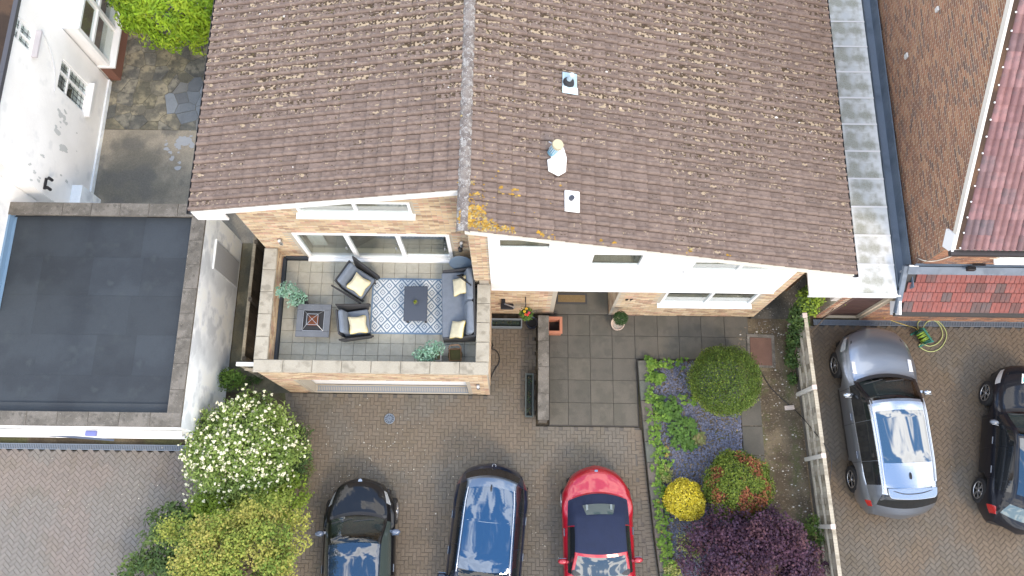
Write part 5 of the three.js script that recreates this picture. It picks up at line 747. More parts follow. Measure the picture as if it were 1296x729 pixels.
/* s: L length; the curves over x (0 = nose): yc roof/bonnet line at the middle, wr/yr roof rail or bonnet crease, wb/yb waist, wm widest half width, ys sill;
   bow: how far the corners lie behind the middle; xw axles; glass: ranges */
function car(name, label, pos, turn, s) {
  const g = thing(name, label, 'car', pos, turn), c = {}; for (const k of ['yc', 'wr', 'yr', 'wb', 'yb', 'wm', 'bow']) c[k] = curve(s[k]);
  const L = s.L, R = s.R || 0.33, AR = R + 0.075, half = Math.max(...s.wm.map(k => k[1])), ym = s.ym || 0.62, sill = s.sill || 0.24;
  // stations: even steps plus the seams and window edges
  const seams = s.seams || [], xs = new Set(); for (let i = 0; i <= 64; i++) xs.add(+(L * i / 64).toFixed(4)); for (const x of seams) { xs.add(+(x - 0.005).toFixed(4)); xs.add(+(x + 0.005).toFixed(4)); } for (const x of s.cuts || []) xs.add(+x.toFixed(4)); for (const a of s.xw) for (let k = -9; k <= 9; k++) xs.add(+(a + AR * Math.sin(k / 9 * Math.PI / 2)).toFixed(4));
  for (const e of [0.012, 0.03, 0.055]) { xs.add(e); xs.add(+(L - e).toFixed(4)); }
  const X = [...xs].filter(x => x >= 0 && x <= L).sort((a, b) => a - b), S = [0, 0.2, 0.4, 0.6, 0.8, 1, 1.25, 1.5, 1.75, 1.94, 2, 2.1, 2.3, 2.5, 2.7, 2.9, 3, 3.07, 3.11, 3.3, 3.5, 3.7, 3.85, 4];
  function P(x, v, off = 0) {
    const wm = c.wm(x) - off, wb = Math.min(c.wb(x), c.wm(x)) - off, wr = Math.min(c.wr(x), c.wb(x)) - off, yb = c.yb(x) - off * 0.3, yr = c.yr(x) - off, yc = c.yc(x) - off;
    let y0 = sill; for (const a of s.xw) { const d = Math.abs(x - a); if (d < AR) y0 = Math.max(y0, R + Math.sqrt(AR * AR - d * d)); }
    const e = Math.min(x, L - x), lift = e < 0.5 ? 0.1 * Math.pow(1 - e / 0.5, 2) : 0; y0 = Math.max(y0, sill + lift); y0 = Math.min(y0, yb - 0.12);
    const ymx = Math.max(Math.min(ym, yb - 0.14), y0 + 0.05); let w, y;
    if (v <= 1) { const t = v; w = wm - 0.055 * (1 - t) * (1 - t); y = mix(y0, ymx, t); }
    else if (v <= 2) { const t = v - 1; y = mix(ymx, yb, Math.sin(t * Math.PI / 2) * 0.35 + t * 0.65); w = wm + (wb - wm) * Math.pow(t, 2.4); }
    else if (v <= 3) { const t = v - 2; w = mix(wb, wr, t) + 0.035 * Math.sin(t * Math.PI) * clamp((yr - yb) / 0.4); y = mix(yb, yr, t); }
    else { const t = v - 3; w = wr * (1 - t); y = yr + (yc - yr) * (1 - (1 - t) * (1 - t) * (1 - t * 0.3)); }
    const u = w / half; return [x + c.bow(x) * u * u, y, w];
  }
  const parts = {}; // name -> { m, quads }
  const put = (key, m, a, b, e, f) => { (parts[key] || (parts[key] = { m, q: [] })).q.push([a, b, e, f]); };
  const inR = (x0, x1, a, b) => x0 >= a - 1e-3 && x1 <= b + 1e-3;
  for (const side of [1, -1]) for (let i = 0; i < X.length - 1; i++) for (let j = 0; j < S.length - 1; j++) {
    const x0 = X[i], x1 = X[i + 1], v0 = S[j], v1 = S[j + 1], seam = seams.some(q => Math.abs((x0 + x1) / 2 - q) < 0.004) && (x1 - x0 < 0.0105);
    let key = 'body', m = s.paint, skip = false;
    for (const r of s.regions) if (inR(x0, x1, r.x[0], r.x[1]) && v0 >= r.v[0] - 1e-3 && v1 <= r.v[1] + 1e-3 && (!r.side || r.side === side)) { key = r.name + (r.each ? (side > 0 ? '#r' : '#l') + (r.tag || '') : (r.tag || '')); m = r.m; skip = false; }
    const hoodSeam = s.hood && x0 > 0.2 && x1 < s.hood && v0 === 3.07; if ((seam && (v0 < 1.94 || (s.topSeams || []).some(q => Math.abs((x0 + x1) / 2 - q) < 0.004)) && key === 'body') || (hoodSeam && key === 'body')) continue;
    const a = P(x0, v0), b = P(x1, v0), e = P(x1, v1), f = P(x0, v1); for (const q of [a, b, e, f]) q[2] *= side;
    side > 0 ? put(key, m, a, b, e, f) : put(key, m, b, a, f, e);
    if (key === 'body' || /door|bonnet|boot|wing/.test(key)) { const k = [P(x0, v0, 0.02), P(x1, v0, 0.02), P(x1, v1, 0.02), P(x0, v1, 0.02)]; for (const q of k) q[2] *= side; put('liner', trim, ...(side > 0 ? k : [k[1], k[0], k[3], k[2]])); }
  }
  // nose and tail: close the end sections with a slightly domed skin
  for (const [x, sgn] of [[0, -1], [L, 1]]) { const ring = []; for (const v of S) ring.push(P(x, v)); for (let k = S.length - 2; k >= 0; k--) { const p = P(x, S[k]); ring.push([p[0], p[1], -p[2]]); } const cy = (P(x, 0)[1] + P(x, 4)[1]) / 2, rings = [ring]; for (const [t, o] of [[0.75, 0.02], [0.4, 0.03], [0.02, 0.032]]) rings.push(ring.map(p => [p[0] + sgn * o, cy + (p[1] - cy) * t, p[2] * t])); for (let r = 0; r < 3; r++) for (let k = 0; k < ring.length - 1; k++) { const A = rings[r][k], B = rings[r][k + 1], C = rings[r + 1][k + 1], D = rings[r + 1][k]; const low = (A[1] + B[1]) / 2 < 0.42; const mm = low ? trim : s.paint, key = low ? (sgn < 0 ? 'front_grille' : 'rear_valance') : (sgn < 0 ? 'front_bumper' : 'rear_bumper'); sgn < 0 ? put(key, mm, A, D, C, B) : put(key, mm, A, B, C, D); } }
  const X0 = L / 2, made = {};
  for (const [key, { m, q }] of Object.entries(parts)) {
    const map = new Map(), pos = [], idx = [], id = p => { const k = p.map(v => v.toFixed(4)).join(); if (!map.has(k)) { map.set(k, pos.length / 3); pos.push(p[0] - X0, p[1], p[2]); } return map.get(k); };
    for (const [a, b, e, f] of q) { const A = id(a), B = id(b), C = id(e), D = id(f); if (A !== B && B !== C && A !== C) idx.push(A, C, B); if (A !== C && C !== D && A !== D) idx.push(A, D, C); }
    const geo = new THREE.BufferGeometry(); geo.setAttribute('position', new THREE.Float32BufferAttribute(pos, 3)); geo.setIndex(idx); geo.computeVertexNormals(); geo.setAttribute('uv', new THREE.Float32BufferAttribute(pos.flatMap((v, i) => i % 3 === 2 ? [] : i % 3 === 0 ? [v, pos[i + 2]] : []), 2));
    made[key] = add(key.split('#')[0].replace(/\d+$/, ''), geo, m, g);
  }
  // underbody and wheel wells
  add('underbody', rbox(L - 0.5, 0.3, half * 2 - 0.34, 0.08, 0, 0.36, 0), trim, g);
  const prof = [[0.20, -0.1], [0.24, -0.115], [R - 0.03, -0.11], [R - 0.004, -0.09], [R, -0.05], [R, 0.05], [R - 0.004, 0.09], [R - 0.03, 0.11], [0.24, 0.115], [0.20, 0.1]].map(p => new THREE.Vector2(p[0], p[1])), tyre = new THREE.LatheGeometry(prof, 36).rotateX(Math.PI / 2), rimG = [];
  const lip = new THREE.TorusGeometry(0.215, 0.014, 8, 36).translate(0, 0, 0.1); rimG.push(lip, new THREE.CylinderGeometry(0.045, 0.05, 0.03, 16).rotateX(Math.PI / 2).translate(0, 0, 0.095)); const ns = s.spokes || 5; for (let k = 0; k < ns; k++) { const a = k / ns * 6.2832; for (const d of [-0.12, 0.12]) rimG.push(new THREE.BoxGeometry(0.18, 0.026, 0.02).translate(0.125, 0, 0).rotateZ(a + d).translate(0, 0, 0.092)); }
  const rim = merge(rimG), dish = new THREE.CylinderGeometry(0.205, 0.205, 0.05, 30).rotateX(Math.PI / 2);
  for (const x of s.xw) for (const sd of [1, -1]) { const w = add('wheel', dish, M([0.03, 0.03, 0.032], 0.6), g, [x - X0, R, sd * (half - 0.125)], [0, sd > 0 ? 0 : Math.PI, 0]); add('tyre', tyre, tyreMat, w); add('rim', rim, s.rim || alloy, w); }
  // door mirrors, handles, aerial
  const mx = s.mirror; if (mx) for (const sd of [1, -1]) { const q = P(mx, 2.05), geo = new THREE.SphereGeometry(1, 18, 12).scale(0.07, 0.075, 0.115); geo.translate(q[0] - X0 + 0.02, q[1] + 0.10, sd * (q[2] + 0.13)); const o = add('door_mirror', merge([geo, bar([q[0] - X0, q[1] + 0.04, sd * (q[2] - 0.01)], [q[0] - X0 + 0.01, q[1] + 0.07, sd * (q[2] + 0.1)], 0.06, 0.04)]), s.mirrorMat || s.paint, g); add('mirror_glass', new THREE.BoxGeometry(0.008, 0.1, 0.17).translate(q[0] - X0 + 0.088, q[1] + 0.10, sd * (q[2] + 0.13)), mat.chrome, o); }
  for (const x of s.handles || []) for (const sd of [1, -1]) { const q = P(x, 1.72); add('door_handle', rbox(0.19, 0.03, 0.03, 0.012, q[0] - X0, q[1], sd * (q[2] + 0.016)), s.handleMat || s.paint, g); }
  if (s.aerial) { const y = c.yc(s.aerial); const a = new THREE.SphereGeometry(1, 14, 10).scale(0.085, 0.045, 0.022).translate(s.aerial - X0, y + 0.02, 0); add('aerial', a, trim, g); }
  if (s.rails) { for (const sd of [1, -1]) { const pts = []; for (let k = 0; k <= 16; k++) { const x = mix(s.rails[0], s.rails[1], k / 16), q = P(x, 3.0); pts.push(V(q[0] - X0, q[1] + 0.035, sd * (q[2] - 0.015))); } add('roof_rail', tube(pts, 0.016, 40, 6), s.railMat || mat.steel, g); } }
  if (s.wipe) for (const z0 of [-0.42, 0.12]) { const A = P(s.wipe[0], 4 - Math.abs(z0) * 1.1), B = P(s.wipe[0] + 0.07, 4 - Math.abs(z0 + 0.45) * 1.1); add('wiper', bar([A[0] - X0, A[1] + 0.02, z0], [B[0] - X0, B[1] + 0.02, z0 + 0.5], 0.018, 0.014), trim, g); }
  // cabin
  if (s.cabin) { const [cx, cr] = s.cabin, by = 0.62; add('dashboard', rbox(0.5, 0.28, half * 2 - 0.34, 0.08, cx + 0.30 - X0, 0.82, 0), M([0.045, 0.047, 0.05], 0.8), g); add('cabin_floor', rbox(cr - cx, 0.06, half * 2 - 0.3, 0.02, (cx + cr) / 2 - X0, 0.55, 0), seatMat, g);
    for (const sd of [1, -1]) { const sx = cx + 0.95 - X0, z = sd * 0.37; const st = add('front_seat', merge([rbox(0.5, 0.16, 0.5, 0.06, sx, by + 0.0, z), uvm(new RoundedBoxGeometry(0.15, 0.5, 0.46, 3, 0.07).rotateZ(-0.25).translate(sx + 0.30, by + 0.25, z))]), s.seat || seatMat, g); add('headrest', rbox(0.1, 0.18, 0.26, 0.045, sx + 0.43, Math.min(by + 0.76, c.yc(cx + 1.38) - 0.2), z, 3), s.seat || seatMat, st); }
    if (!s.noBench) add('rear_bench', merge([rbox(0.5, 0.16, half * 2 - 0.5, 0.06, cx + 1.75 - X0, by + 0.05, 0), uvm(new RoundedBoxGeometry(0.16, 0.5, half * 2 - 0.6, 3, 0.07).rotateZ(-0.25).translate(cx + 2.05 - X0, by + 0.27, 0))]), s.seat || seatMat, g);
    add('steering_wheel', merge([new THREE.TorusGeometry(0.175, 0.016, 8, 30).rotateY(Math.PI / 2), new THREE.BoxGeometry(0.02, 0.05, 0.3), new THREE.BoxGeometry(0.03, 0.1, 0.1)].map(q => q.index ? q.toNonIndexed() : q)).rotateZ(0.4), M([0.02, 0.02, 0.02], 0.6), g, [cx + 0.55 - X0, 0.98, s.rhd ? s.rhd * 0.37 : 0.37]); }
  g.P = P; g.X0 = X0; return g;
}
const W = (h, front = 0.80, rear = 0.84) => L => [[0, h * front * 0.86], [0.10, h * front * 1.02], [0.35, h * 0.965], [0.8, h], [L - 0.8, h], [L - 0.35, h * 0.97], [L - 0.1, h * rear], [L, h * rear * 0.88]];
const bowOf = (L, f = 0.34, r = -0.3, cowl = 1.2) => [[0, f], [0.5, f * 0.75], [cowl, 0.22], [cowl + 0.9, 0.07], [L - 1.4, -0.04], [L - 0.6, r * 0.55], [L, r]];
const between = (a, b, ya, yb) => { const A = at(...a, ya), B = at(...b, yb); return [A, B]; };
// ---- silver grey crossover parked beyond the fence
{
  const L = 4.830, h = 0.955, pt = paint([0.27, 0.31, 0.375], { metalness: 0.85, roughness: 0.3 }), roofPt = paint([0.40, 0.435, 0.48], { metalness: 0.85, roughness: 0.22 });
  const a = at(1056, 463, 0.34), b = at(1077, 606, 0.34), dir = b.clone().sub(a).setY(0).normalize(), side = V(dir.z, 0, -dir.x), mid = a.clone().lerp(b, 0.5).addScaledVector(side, 0.93).addScaledVector(dir, 0.05); mid.y = 0;
  const s = { L, R: 0.345, paint: pt, ym: 0.66, sill: 0.27, xw: [0.890, 3.836], seams: [1.420, 2.454, 3.490], topSeams: [], hood: 1.26, mirror: 1.62, mirrorMat: roofPt, handles: [2.270, 3.296], handleMat: M([0.16, 0.17, 0.19], 0.25, { metalness: 0.6 }), aerial: 3.858, rails: [1.950, 4.052], wipe: [1.44], cabin: [1.35, 4.2], rhd: -1,
    yc: [[0.000, 0.74], [0.040, 0.86], [0.250, 0.97], [0.700, 1.05], [1.240, 1.12], [1.340, 1.15], [2.054, 1.585], [2.432, 1.63], [3.296, 1.635], [4.052, 1.58], [4.290, 1.54], [4.354, 1.50], [4.657, 1.13], [4.765, 1.0], [4.830, 0.80]],
    yr: [[0.000, 0.72], [0.050, 0.83], [0.250, 0.92], [0.700, 0.995], [1.200, 1.05], [1.320, 1.08], [2.054, 1.52], [2.432, 1.565], [3.296, 1.57], [4.052, 1.51], [4.290, 1.46], [4.376, 1.42], [4.657, 1.10], [4.830, 0.76]],
    wr: [[0.000, 0.52], [0.100, 0.65], [0.400, 0.74], [1.000, 0.78], [1.300, 0.78], [2.000, 0.68], [2.648, 0.665], [3.728, 0.65], [4.268, 0.63], [4.592, 0.72], [4.830, 0.64]],
    wb: [[0.000, 0.58], [0.120, 0.71], [0.500, 0.83], [1.200, 0.88], [2.000, 0.89], [3.728, 0.88], [4.376, 0.83], [4.700, 0.77], [4.830, 0.68]],
    yb: [[0.000, 0.70], [0.060, 0.78], [0.400, 0.88], [1.200, 0.965], [2.432, 1.0], [3.728, 1.04], [4.376, 1.06], [4.700, 1.0], [4.830, 0.73]], wm: W(h)(L), bow: bowOf(L, 0.36, -0.26, 1.3), cuts: [1.300, 1.340, 1.380, 1.980, 2.054, 2.130, 3.469, 3.555, 4.009, 4.268, 4.333, 4.614, 1.600, 4.106] };
  const Wd = { ...M([0.62, 0.72, 0.70]) };
  s.regions = [
    { name: 'bonnet', x: [0.240, 1.260], v: [3.07, 4], m: pt }, { name: 'roof', x: [2.054, 4.333], v: [2.9, 4], m: roofPt }, { name: 'glass_roof', x: [2.194, 3.555], v: [3.11, 4], m: M([0.015, 0.03, 0.045], 0.02, { ior: 2.4, clearcoat: 1 }) },
    { name: 'scuttle', x: [1.260, 1.380], v: [3.07, 4], m: trim }, { name: 'windscreen_frame', x: [1.300, 2.054], v: [2.9, 3.11], m: M([0.012, 0.012, 0.014], 0.12) }, { name: 'windscreen', x: [1.360, 2.022], v: [3.11, 4], m: carGlass },
    { name: 'side_window', each: 1, x: [1.380, 2.448], v: [2, 2.9], m: privacy }, { name: 'side_window', tag: '2', each: 1, x: [2.459, 3.485], v: [2, 2.9], m: privacy }, { name: 'side_window', tag: '3', each: 1, x: [3.496, 4.138], v: [2, 2.9], m: privacy },
    { name: 'rear_window', x: [4.333, 4.614], v: [2.9, 4], m: privacy }, { name: 'headlight', each: 1, x: [0.060, 0.420], v: [1.5, 2.1], m: lampGlass }, { name: 'tail_light', each: 1, x: [4.462, 4.700], v: [1.5, 2.0], m: tailMat },
    { name: 'wheel_arch_trim', each: 1, x: [0.450, 1.330], v: [0, 0.2], m: trim }, { name: 'wheel_arch_trim', tag: '2', each: 1, x: [3.382, 4.311], v: [0, 0.2], m: trim }, { name: 'sill_trim', each: 1, x: [1.330, 3.382], v: [0, 0.4], m: trim }, { name: 'waist_strip', each: 1, x: [1.400, 4.138], v: [1.94, 2], m: roofPt },
    { name: 'grille', x: [0.000, 0.030], v: [1.25, 3.3], m: trim } ];
  const g = car('silver_crossover', 'silver blue crossover car with glass roof beside the timber fence', mid, Math.atan2(-dir.z, dir.x), s);
  for (const sd of [1, -1]) { const q = g.P(1.0, 3.11); const p = []; add('bonnet_vent', uvm(new THREE.ExtrudeGeometry(new THREE.Shape([[-0.15, -0.035], [0.15, -0.05], [0.16, 0.03], [-0.13, 0.045]].map(v => new THREE.Vector2(...v))), { depth: 0.012, bevelEnabled: true, bevelSize: 0.006, bevelThickness: 0.004, bevelSegments: 1 }).rotateX(-Math.PI / 2)), M([0.72, 0.74, 0.76], 0.25, { metalness: 0.5 }), g, [q[0] - g.X0 - 0.05, q[1] + 0.004, sd * (q[2] + 0.03)], [0, 0, 0.10]); }
  { const q = g.P(4.225, 4); add('spoiler', uvm(new THREE.ExtrudeGeometry((() => { const sh = new THREE.Shape(); sh.moveTo(-0.10, -0.58); sh.quadraticCurveTo(0.10, -0.58, 0.12, -0.5); sh.quadraticCurveTo(0.2, 0, 0.12, 0.5); sh.quadraticCurveTo(0.10, 0.58, -0.10, 0.58); sh.quadraticCurveTo(-0.06, 0, -0.10, -0.58); return sh; })(), { depth: 0.03, bevelEnabled: true, bevelSize: 0.01, bevelThickness: 0.01, bevelSegments: 2 }).rotateX(Math.PI / 2)), roofPt, g, [q[0] - g.X0 + 0.02, q[1] + 0.03, 0], [0, 0, -0.12]); add('spoiler_slot', tube([[q[0] - g.X0 - 0.03, q[1] + 0.036, -0.48], [q[0] - g.X0 + 0.04, q[1] + 0.042, -0.2], [q[0] - g.X0 + 0.05, q[1] + 0.044, 0.2], [q[0] - g.X0 - 0.03, q[1] + 0.036, 0.48]], 0.012, 30, 6), trim, g); }
}
// ---- black hatchback at the right edge
{
  const L = 4.28, h = 0.89, pt = paint([0.008, 0.009, 0.013], { metalness: 0, specularIntensity: 0.3, clearcoat: 0.55 });
  const a = at(1246, 499, 0.33), b = at(1237, 621, 0.33), dir = b.clone().sub(a).setY(0).normalize(), side = V(dir.z, 0, -dir.x), mid = a.clone().lerp(b, 0.5).addScaledVector(side, 0.88).addScaledVector(dir, -0.02); mid.y = 0;
  const s = { L, R: 0.33, paint: pt, ym: 0.64, sill: 0.22, xw: [0.85, 3.40], seams: [1.36, 2.30, 3.2], hood: 1.18, mirror: 1.58, mirrorMat: M([0.10, 0.12, 0.15], 0.2, { clearcoat: 1 }), handles: [2.1, 2.95], handleMat: M([0.16, 0.17, 0.19], 0.25, { metalness: 0.6 }), wipe: [1.36], cabin: [1.3, 3.9], rhd: -1, aerial: 3.55, spokes: 6,
    yc: [[0, 0.66], [0.04, 0.76], [0.25, 0.86], [0.7, 0.94], [1.18, 1.0], [1.28, 1.03], [2.0, 1.43], [2.4, 1.475], [3.1, 1.46], [3.62, 1.38], [3.72, 1.34], [4.10, 1.02], [4.2, 0.96], [4.28, 0.72]],
    yr: [[0, 0.64], [0.05, 0.73], [0.25, 0.81], [0.7, 0.88], [1.18, 0.935], [1.28, 0.96], [2.0, 1.37], [2.4, 1.41], [3.1, 1.395], [3.62, 1.31], [3.74, 1.26], [4.1, 0.98], [4.28, 0.68]],
    wr: [[0, 0.48], [0.1, 0.6], [0.4, 0.67], [1.0, 0.71], [1.3, 0.71], [2.0, 0.59], [2.6, 0.575], [3.4, 0.55], [3.7, 0.55], [4.05, 0.66], [4.28, 0.6]],
    wb: [[0, 0.54], [0.12, 0.66], [0.5, 0.77], [1.2, 0.81], [2, 0.82], [3.4, 0.81], [3.9, 0.76], [4.2, 0.7], [4.28, 0.62]],
    yb: [[0, 0.62], [0.06, 0.69], [0.4, 0.79], [1.2, 0.87], [2.4, 0.91], [3.4, 0.95], [3.9, 0.97], [4.15, 0.92], [4.28, 0.65]], wm: W(h)(L), bow: bowOf(L, 0.34, -0.28, 1.22), cuts: [1.22, 1.26, 1.3, 1.98, 2.06, 3.62, 3.72, 3.78, 4.06, 3.18, 3.5] };
  s.regions = [{ name: 'bonnet', x: [0.22, 1.18], v: [3.07, 4], m: pt }, { name: 'scuttle', x: [1.18, 1.30], v: [3.07, 4], m: trim }, { name: 'roof', x: [2.0, 3.72], v: [2.9, 4], m: pt }, { name: 'glass_roof', x: [2.06, 3.5], v: [3.11, 4], m: M([0.015, 0.03, 0.05], 0.02, { ior: 1.8, clearcoat: 0.6 }) }, { name: 'windscreen', x: [1.28, 1.98], v: [3.11, 4], m: carGlass }, { name: 'side_window', each: 1, x: [1.32, 2.295], v: [2, 2.9], m: privacy }, { name: 'side_window', tag: '2', each: 1, x: [2.305, 3.5], v: [2, 2.9], m: privacy }, { name: 'rear_window', x: [3.76, 4.06], v: [3.0, 4], m: M([0.10, 0.14, 0.15], 0.03, { ior: 1.7 }) }, { name: 'headlight', each: 1, x: [0.06, 0.45], v: [1.5, 2.1], m: lampGlass }, { name: 'tail_light', each: 1, x: [3.9, 4.2], v: [1.25, 2.1], m: tailMat }, { name: 'grille', x: [0, 0.03], v: [1.25, 3.3], m: trim }];
  const g = car('black_hatchback', 'black hatchback with blue sky in its roof beside silver crossover', mid, Math.atan2(-dir.z, dir.x), s);
  const q = g.P(0.42, 3.75); add('paper_notice', rbox(0.26, 0.004, 0.22, 0.0015, q[0] - g.X0, q[1] + 0.012, q[2]), M([0.72, 0.78, 0.78], 0.7), g, null); const r = g.children[g.children.length - 1]; add('print', box(0.12, 0.002, 0.1, q[0] - g.X0 + 0.02, q[1] + 0.0155, q[2] + 0.03), M([0.08, 0.45, 0.36], 0.7), r);
}
// ---- black saloon nose-in at the left
{
  const L = 4.35, h = 0.885, pt = paint([0.008, 0.008, 0.009], { metalness: 0, specularIntensity: 0.3, clearcoat: 0.6 }), turn = -Math.PI / 2 + 0.035; const nose = at(458, 606, 0.55);
  const s = { L, R: 0.325, paint: pt, ym: 0.62, sill: 0.2, xw: [0.80, 3.45], seams: [1.05, 2.3, 3.2], hood: 0.80, mirror: 1.15, mirrorMat: M([0.10, 0.13, 0.19], 0.15, { clearcoat: 1 }), handles: [2.1, 2.95], handleMat: M([0.16, 0.17, 0.19], 0.25, { metalness: 0.6 }), wipe: [0.96], cabin: [0.82, 3.7], rhd: -1, spokes: 7, seat: M([0.10, 0.11, 0.10], 0.8),
    yc: [[0, 0.66], [0.05, 0.77], [0.25, 0.86], [0.5, 0.93], [0.80, 0.99], [0.88, 1.02], [1.52, 1.42], [1.9, 1.49], [2.4, 1.50], [3.1, 1.48], [3.62, 1.38], [4.15, 1.0], [4.28, 0.92], [4.35, 0.7]],
    yr: [[0, 0.64], [0.05, 0.73], [0.25, 0.81], [0.5, 0.87], [0.80, 0.93], [0.88, 0.955], [1.52, 1.36], [1.9, 1.42], [2.4, 1.435], [3.1, 1.41], [3.62, 1.31], [4.15, 0.96], [4.35, 0.66]],
    wr: [[0, 0.46], [0.1, 0.57], [0.4, 0.66], [0.7, 0.70], [0.9, 0.70], [1.52, 0.60], [1.96, 0.585], [2.6, 0.56], [3.4, 0.54], [3.8, 0.56], [4.35, 0.58]],
    wb: [[0, 0.52], [0.12, 0.64], [0.5, 0.76], [1.2, 0.80], [2, 0.81], [3.4, 0.80], [4.0, 0.74], [4.35, 0.6]],
    yb: [[0, 0.58], [0.06, 0.65], [0.4, 0.75], [1.2, 0.84], [2.4, 0.88], [3.4, 0.92], [4.1, 0.92], [4.35, 0.62]], wm: W(h, 0.74, 0.84)(L), bow: bowOf(L, 0.42, -0.28, 0.85), cuts: [0.80, 0.84, 0.90, 1.52, 1.6, 3.62, 0.42, 2.0] };
  s.regions = [{ name: 'bonnet', x: [0.2, 0.80], v: [3.07, 4], m: pt }, { name: 'scuttle', x: [0.80, 0.90], v: [3.07, 4], m: trim }, { name: 'roof', x: [1.52, 3.7], v: [2.9, 4], m: M([0.010, 0.022, 0.045], 0.03, { ior: 1.8, clearcoat: 0.6 }) }, { name: 'windscreen', x: [0.88, 1.52], v: [3.07, 4], m: carGlass }, { name: 'side_window', each: 1, x: [0.9, 2.295], v: [2, 2.9], m: M([0.05, 0.065, 0.06], 0.04, { ior: 1.6 }) }, { name: 'side_window', tag: '2', each: 1, x: [2.305, 3.6], v: [2, 2.9], m: privacy }, { name: 'headlight', each: 1, x: [0.08, 0.42], v: [1.94, 2.9], m: lampGlass }, { name: 'grille', x: [0, 0.05], v: [1.5, 3.5], m: trim }, { name: 'tail_light', each: 1, x: [4.0, 4.3], v: [1.25, 2.1], m: tailMat }, { name: 'rear_window', x: [3.7, 4.1], v: [3.07, 4], m: privacy }];
  const d = V(Math.cos(turn), 0, -Math.sin(turn)); const g = car('black_saloon', 'black car parked nose in next to the golden tree', [nose.x + d.x * L / 2, 0, nose.z + d.z * L / 2], turn, s);
  const q = g.P(0.06, 4); add('badge', cyl(0.05, 0.05, 0.012, 20, q[0] - g.X0, q[1] + 0.004, 0), mat.chrome, g);
}
// ---- dark blue people carrier, tail towards the house
{
  const L = 4.35, h = 0.92, pt = paint([0.010, 0.017, 0.038], { metalness: 0.3, specularIntensity: 0.4, clearcoat: 0.7 }), turn = Math.PI / 2 - 0.085; const tail = at(626, 587, 0.75);
  const rp = M([0.015, 0.05, 0.11], 0.03, { ior: 1.8, clearcoat: 0.7, metalness: 0.3 });
  const s = { L, R: 0.33, paint: pt, ym: 0.66, sill: 0.22, xw: [0.86, 3.55], seams: [1.35, 2.35, 3.3], hood: 1.0, mirror: 1.45, handles: [2.15, 3.1], handleMat: M([0.16, 0.17, 0.19], 0.25, { metalness: 0.6 }), aerial: 3.72, rails: [1.7, 3.78], railMat: M([0.42, 0.46, 0.52], 0.2, { metalness: 0.8 }), cabin: [1.1, 3.9], rhd: -1,
    yc: [[0, 0.7], [0.05, 0.8], [0.3, 0.9], [0.95, 1.03], [1.05, 1.07], [1.8, 1.52], [2.2, 1.585], [3.0, 1.60], [3.7, 1.56], [3.98, 1.51], [4.02, 1.44], [4.22, 1.06], [4.30, 0.98], [4.35, 0.78]],
    yr: [[0, 0.68], [0.05, 0.77], [0.3, 0.85], [0.95, 0.97], [1.05, 1.0], [1.8, 1.45], [2.2, 1.52], [3.0, 1.535], [3.7, 1.49], [3.98, 1.44], [4.04, 1.36], [4.22, 1.02], [4.35, 0.74]],
    wr: [[0, 0.5], [0.1, 0.62], [0.4, 0.69], [1.0, 0.74], [1.8, 0.64], [2.6, 0.62], [3.4, 0.60], [3.9, 0.565], [4.2, 0.66], [4.35, 0.62]],
    wb: [[0, 0.56], [0.12, 0.68], [0.5, 0.80], [1.2, 0.845], [2, 0.855], [3.4, 0.84], [4.0, 0.79], [4.25, 0.73], [4.35, 0.66]],
    yb: [[0, 0.66], [0.06, 0.74], [0.4, 0.84], [1.2, 0.93], [2.4, 0.98], [3.4, 1.02], [4.0, 1.04], [4.25, 0.99], [4.35, 0.70]], wm: W(h, 0.8, 0.82)(L), bow: bowOf(L, 0.34, -0.36, 1.1), cuts: [1.05, 1.12, 1.8, 1.9, 3.72, 3.74, 3.98, 4.02, 4.2, 2.94, 2.95] };
  s.regions = [{ name: 'bonnet', x: [0.24, 0.98], v: [3.07, 4], m: pt }, { name: 'roof', x: [1.8, 3.99], v: [2.9, 4], m: rp }, { name: 'glass_roof', x: [1.88, 2.935], v: [3.11, 4], m: rp }, { name: 'roof_panel', x: [2.955, 3.73], v: [3.11, 4], m: rp }, { name: 'spoiler', x: [3.745, 4.02], v: [2.9, 4], m: paint([0.12, 0.16, 0.22], { metalness: 0.7 }) }, { name: 'windscreen', x: [1.08, 1.8], v: [3.11, 4], m: carGlass }, { name: 'side_window', each: 1, x: [1.1, 2.345], v: [2, 2.9], m: privacy }, { name: 'side_window', tag: '2', each: 1, x: [2.355, 3.295], v: [2, 2.9], m: privacy }, { name: 'side_window', tag: '3', each: 1, x: [3.305, 3.95], v: [2, 2.9], m: privacy }, { name: 'rear_window', x: [4.02, 4.24], v: [2.9, 4], m: M([0.012, 0.012, 0.014], 0.08) }, { name: 'tail_light', each: 1, x: [3.98, 4.28], v: [1.5, 2.1], m: M([0.09, 0.02, 0.03], 0.2, { clearcoat: 1 }) }, { name: 'headlight', each: 1, x: [0.06, 0.5], v: [1.5, 2.3], m: lampGlass }];
  const d = V(Math.cos(turn), 0, -Math.sin(turn)); const g = car('blue_people_carrier', 'dark blue people carrier parked tail towards the house', [tail.x - d.x * L / 2, 0, tail.z - d.z * L / 2], turn, s);
  const q = g.P(4.28, 4); add('badge', new THREE.TorusGeometry(0.045, 0.008, 6, 22).rotateX(Math.PI / 2).translate(q[0] - g.X0, q[1] + 0.01, 0), mat.chrome, g); add('roof_joint', tube([[2.945 - g.X0, g.P(2.945, 3.15)[1] + 0.002, -0.5], [2.945 - g.X0 - 0.02, g.P(2.945, 4)[1] + 0.002, 0], [2.945 - g.X0, g.P(2.945, 3.15)[1] + 0.002, 0.5]], 0.006, 20, 5), M([0.25, 0.3, 0.36], 0.4), g);
}
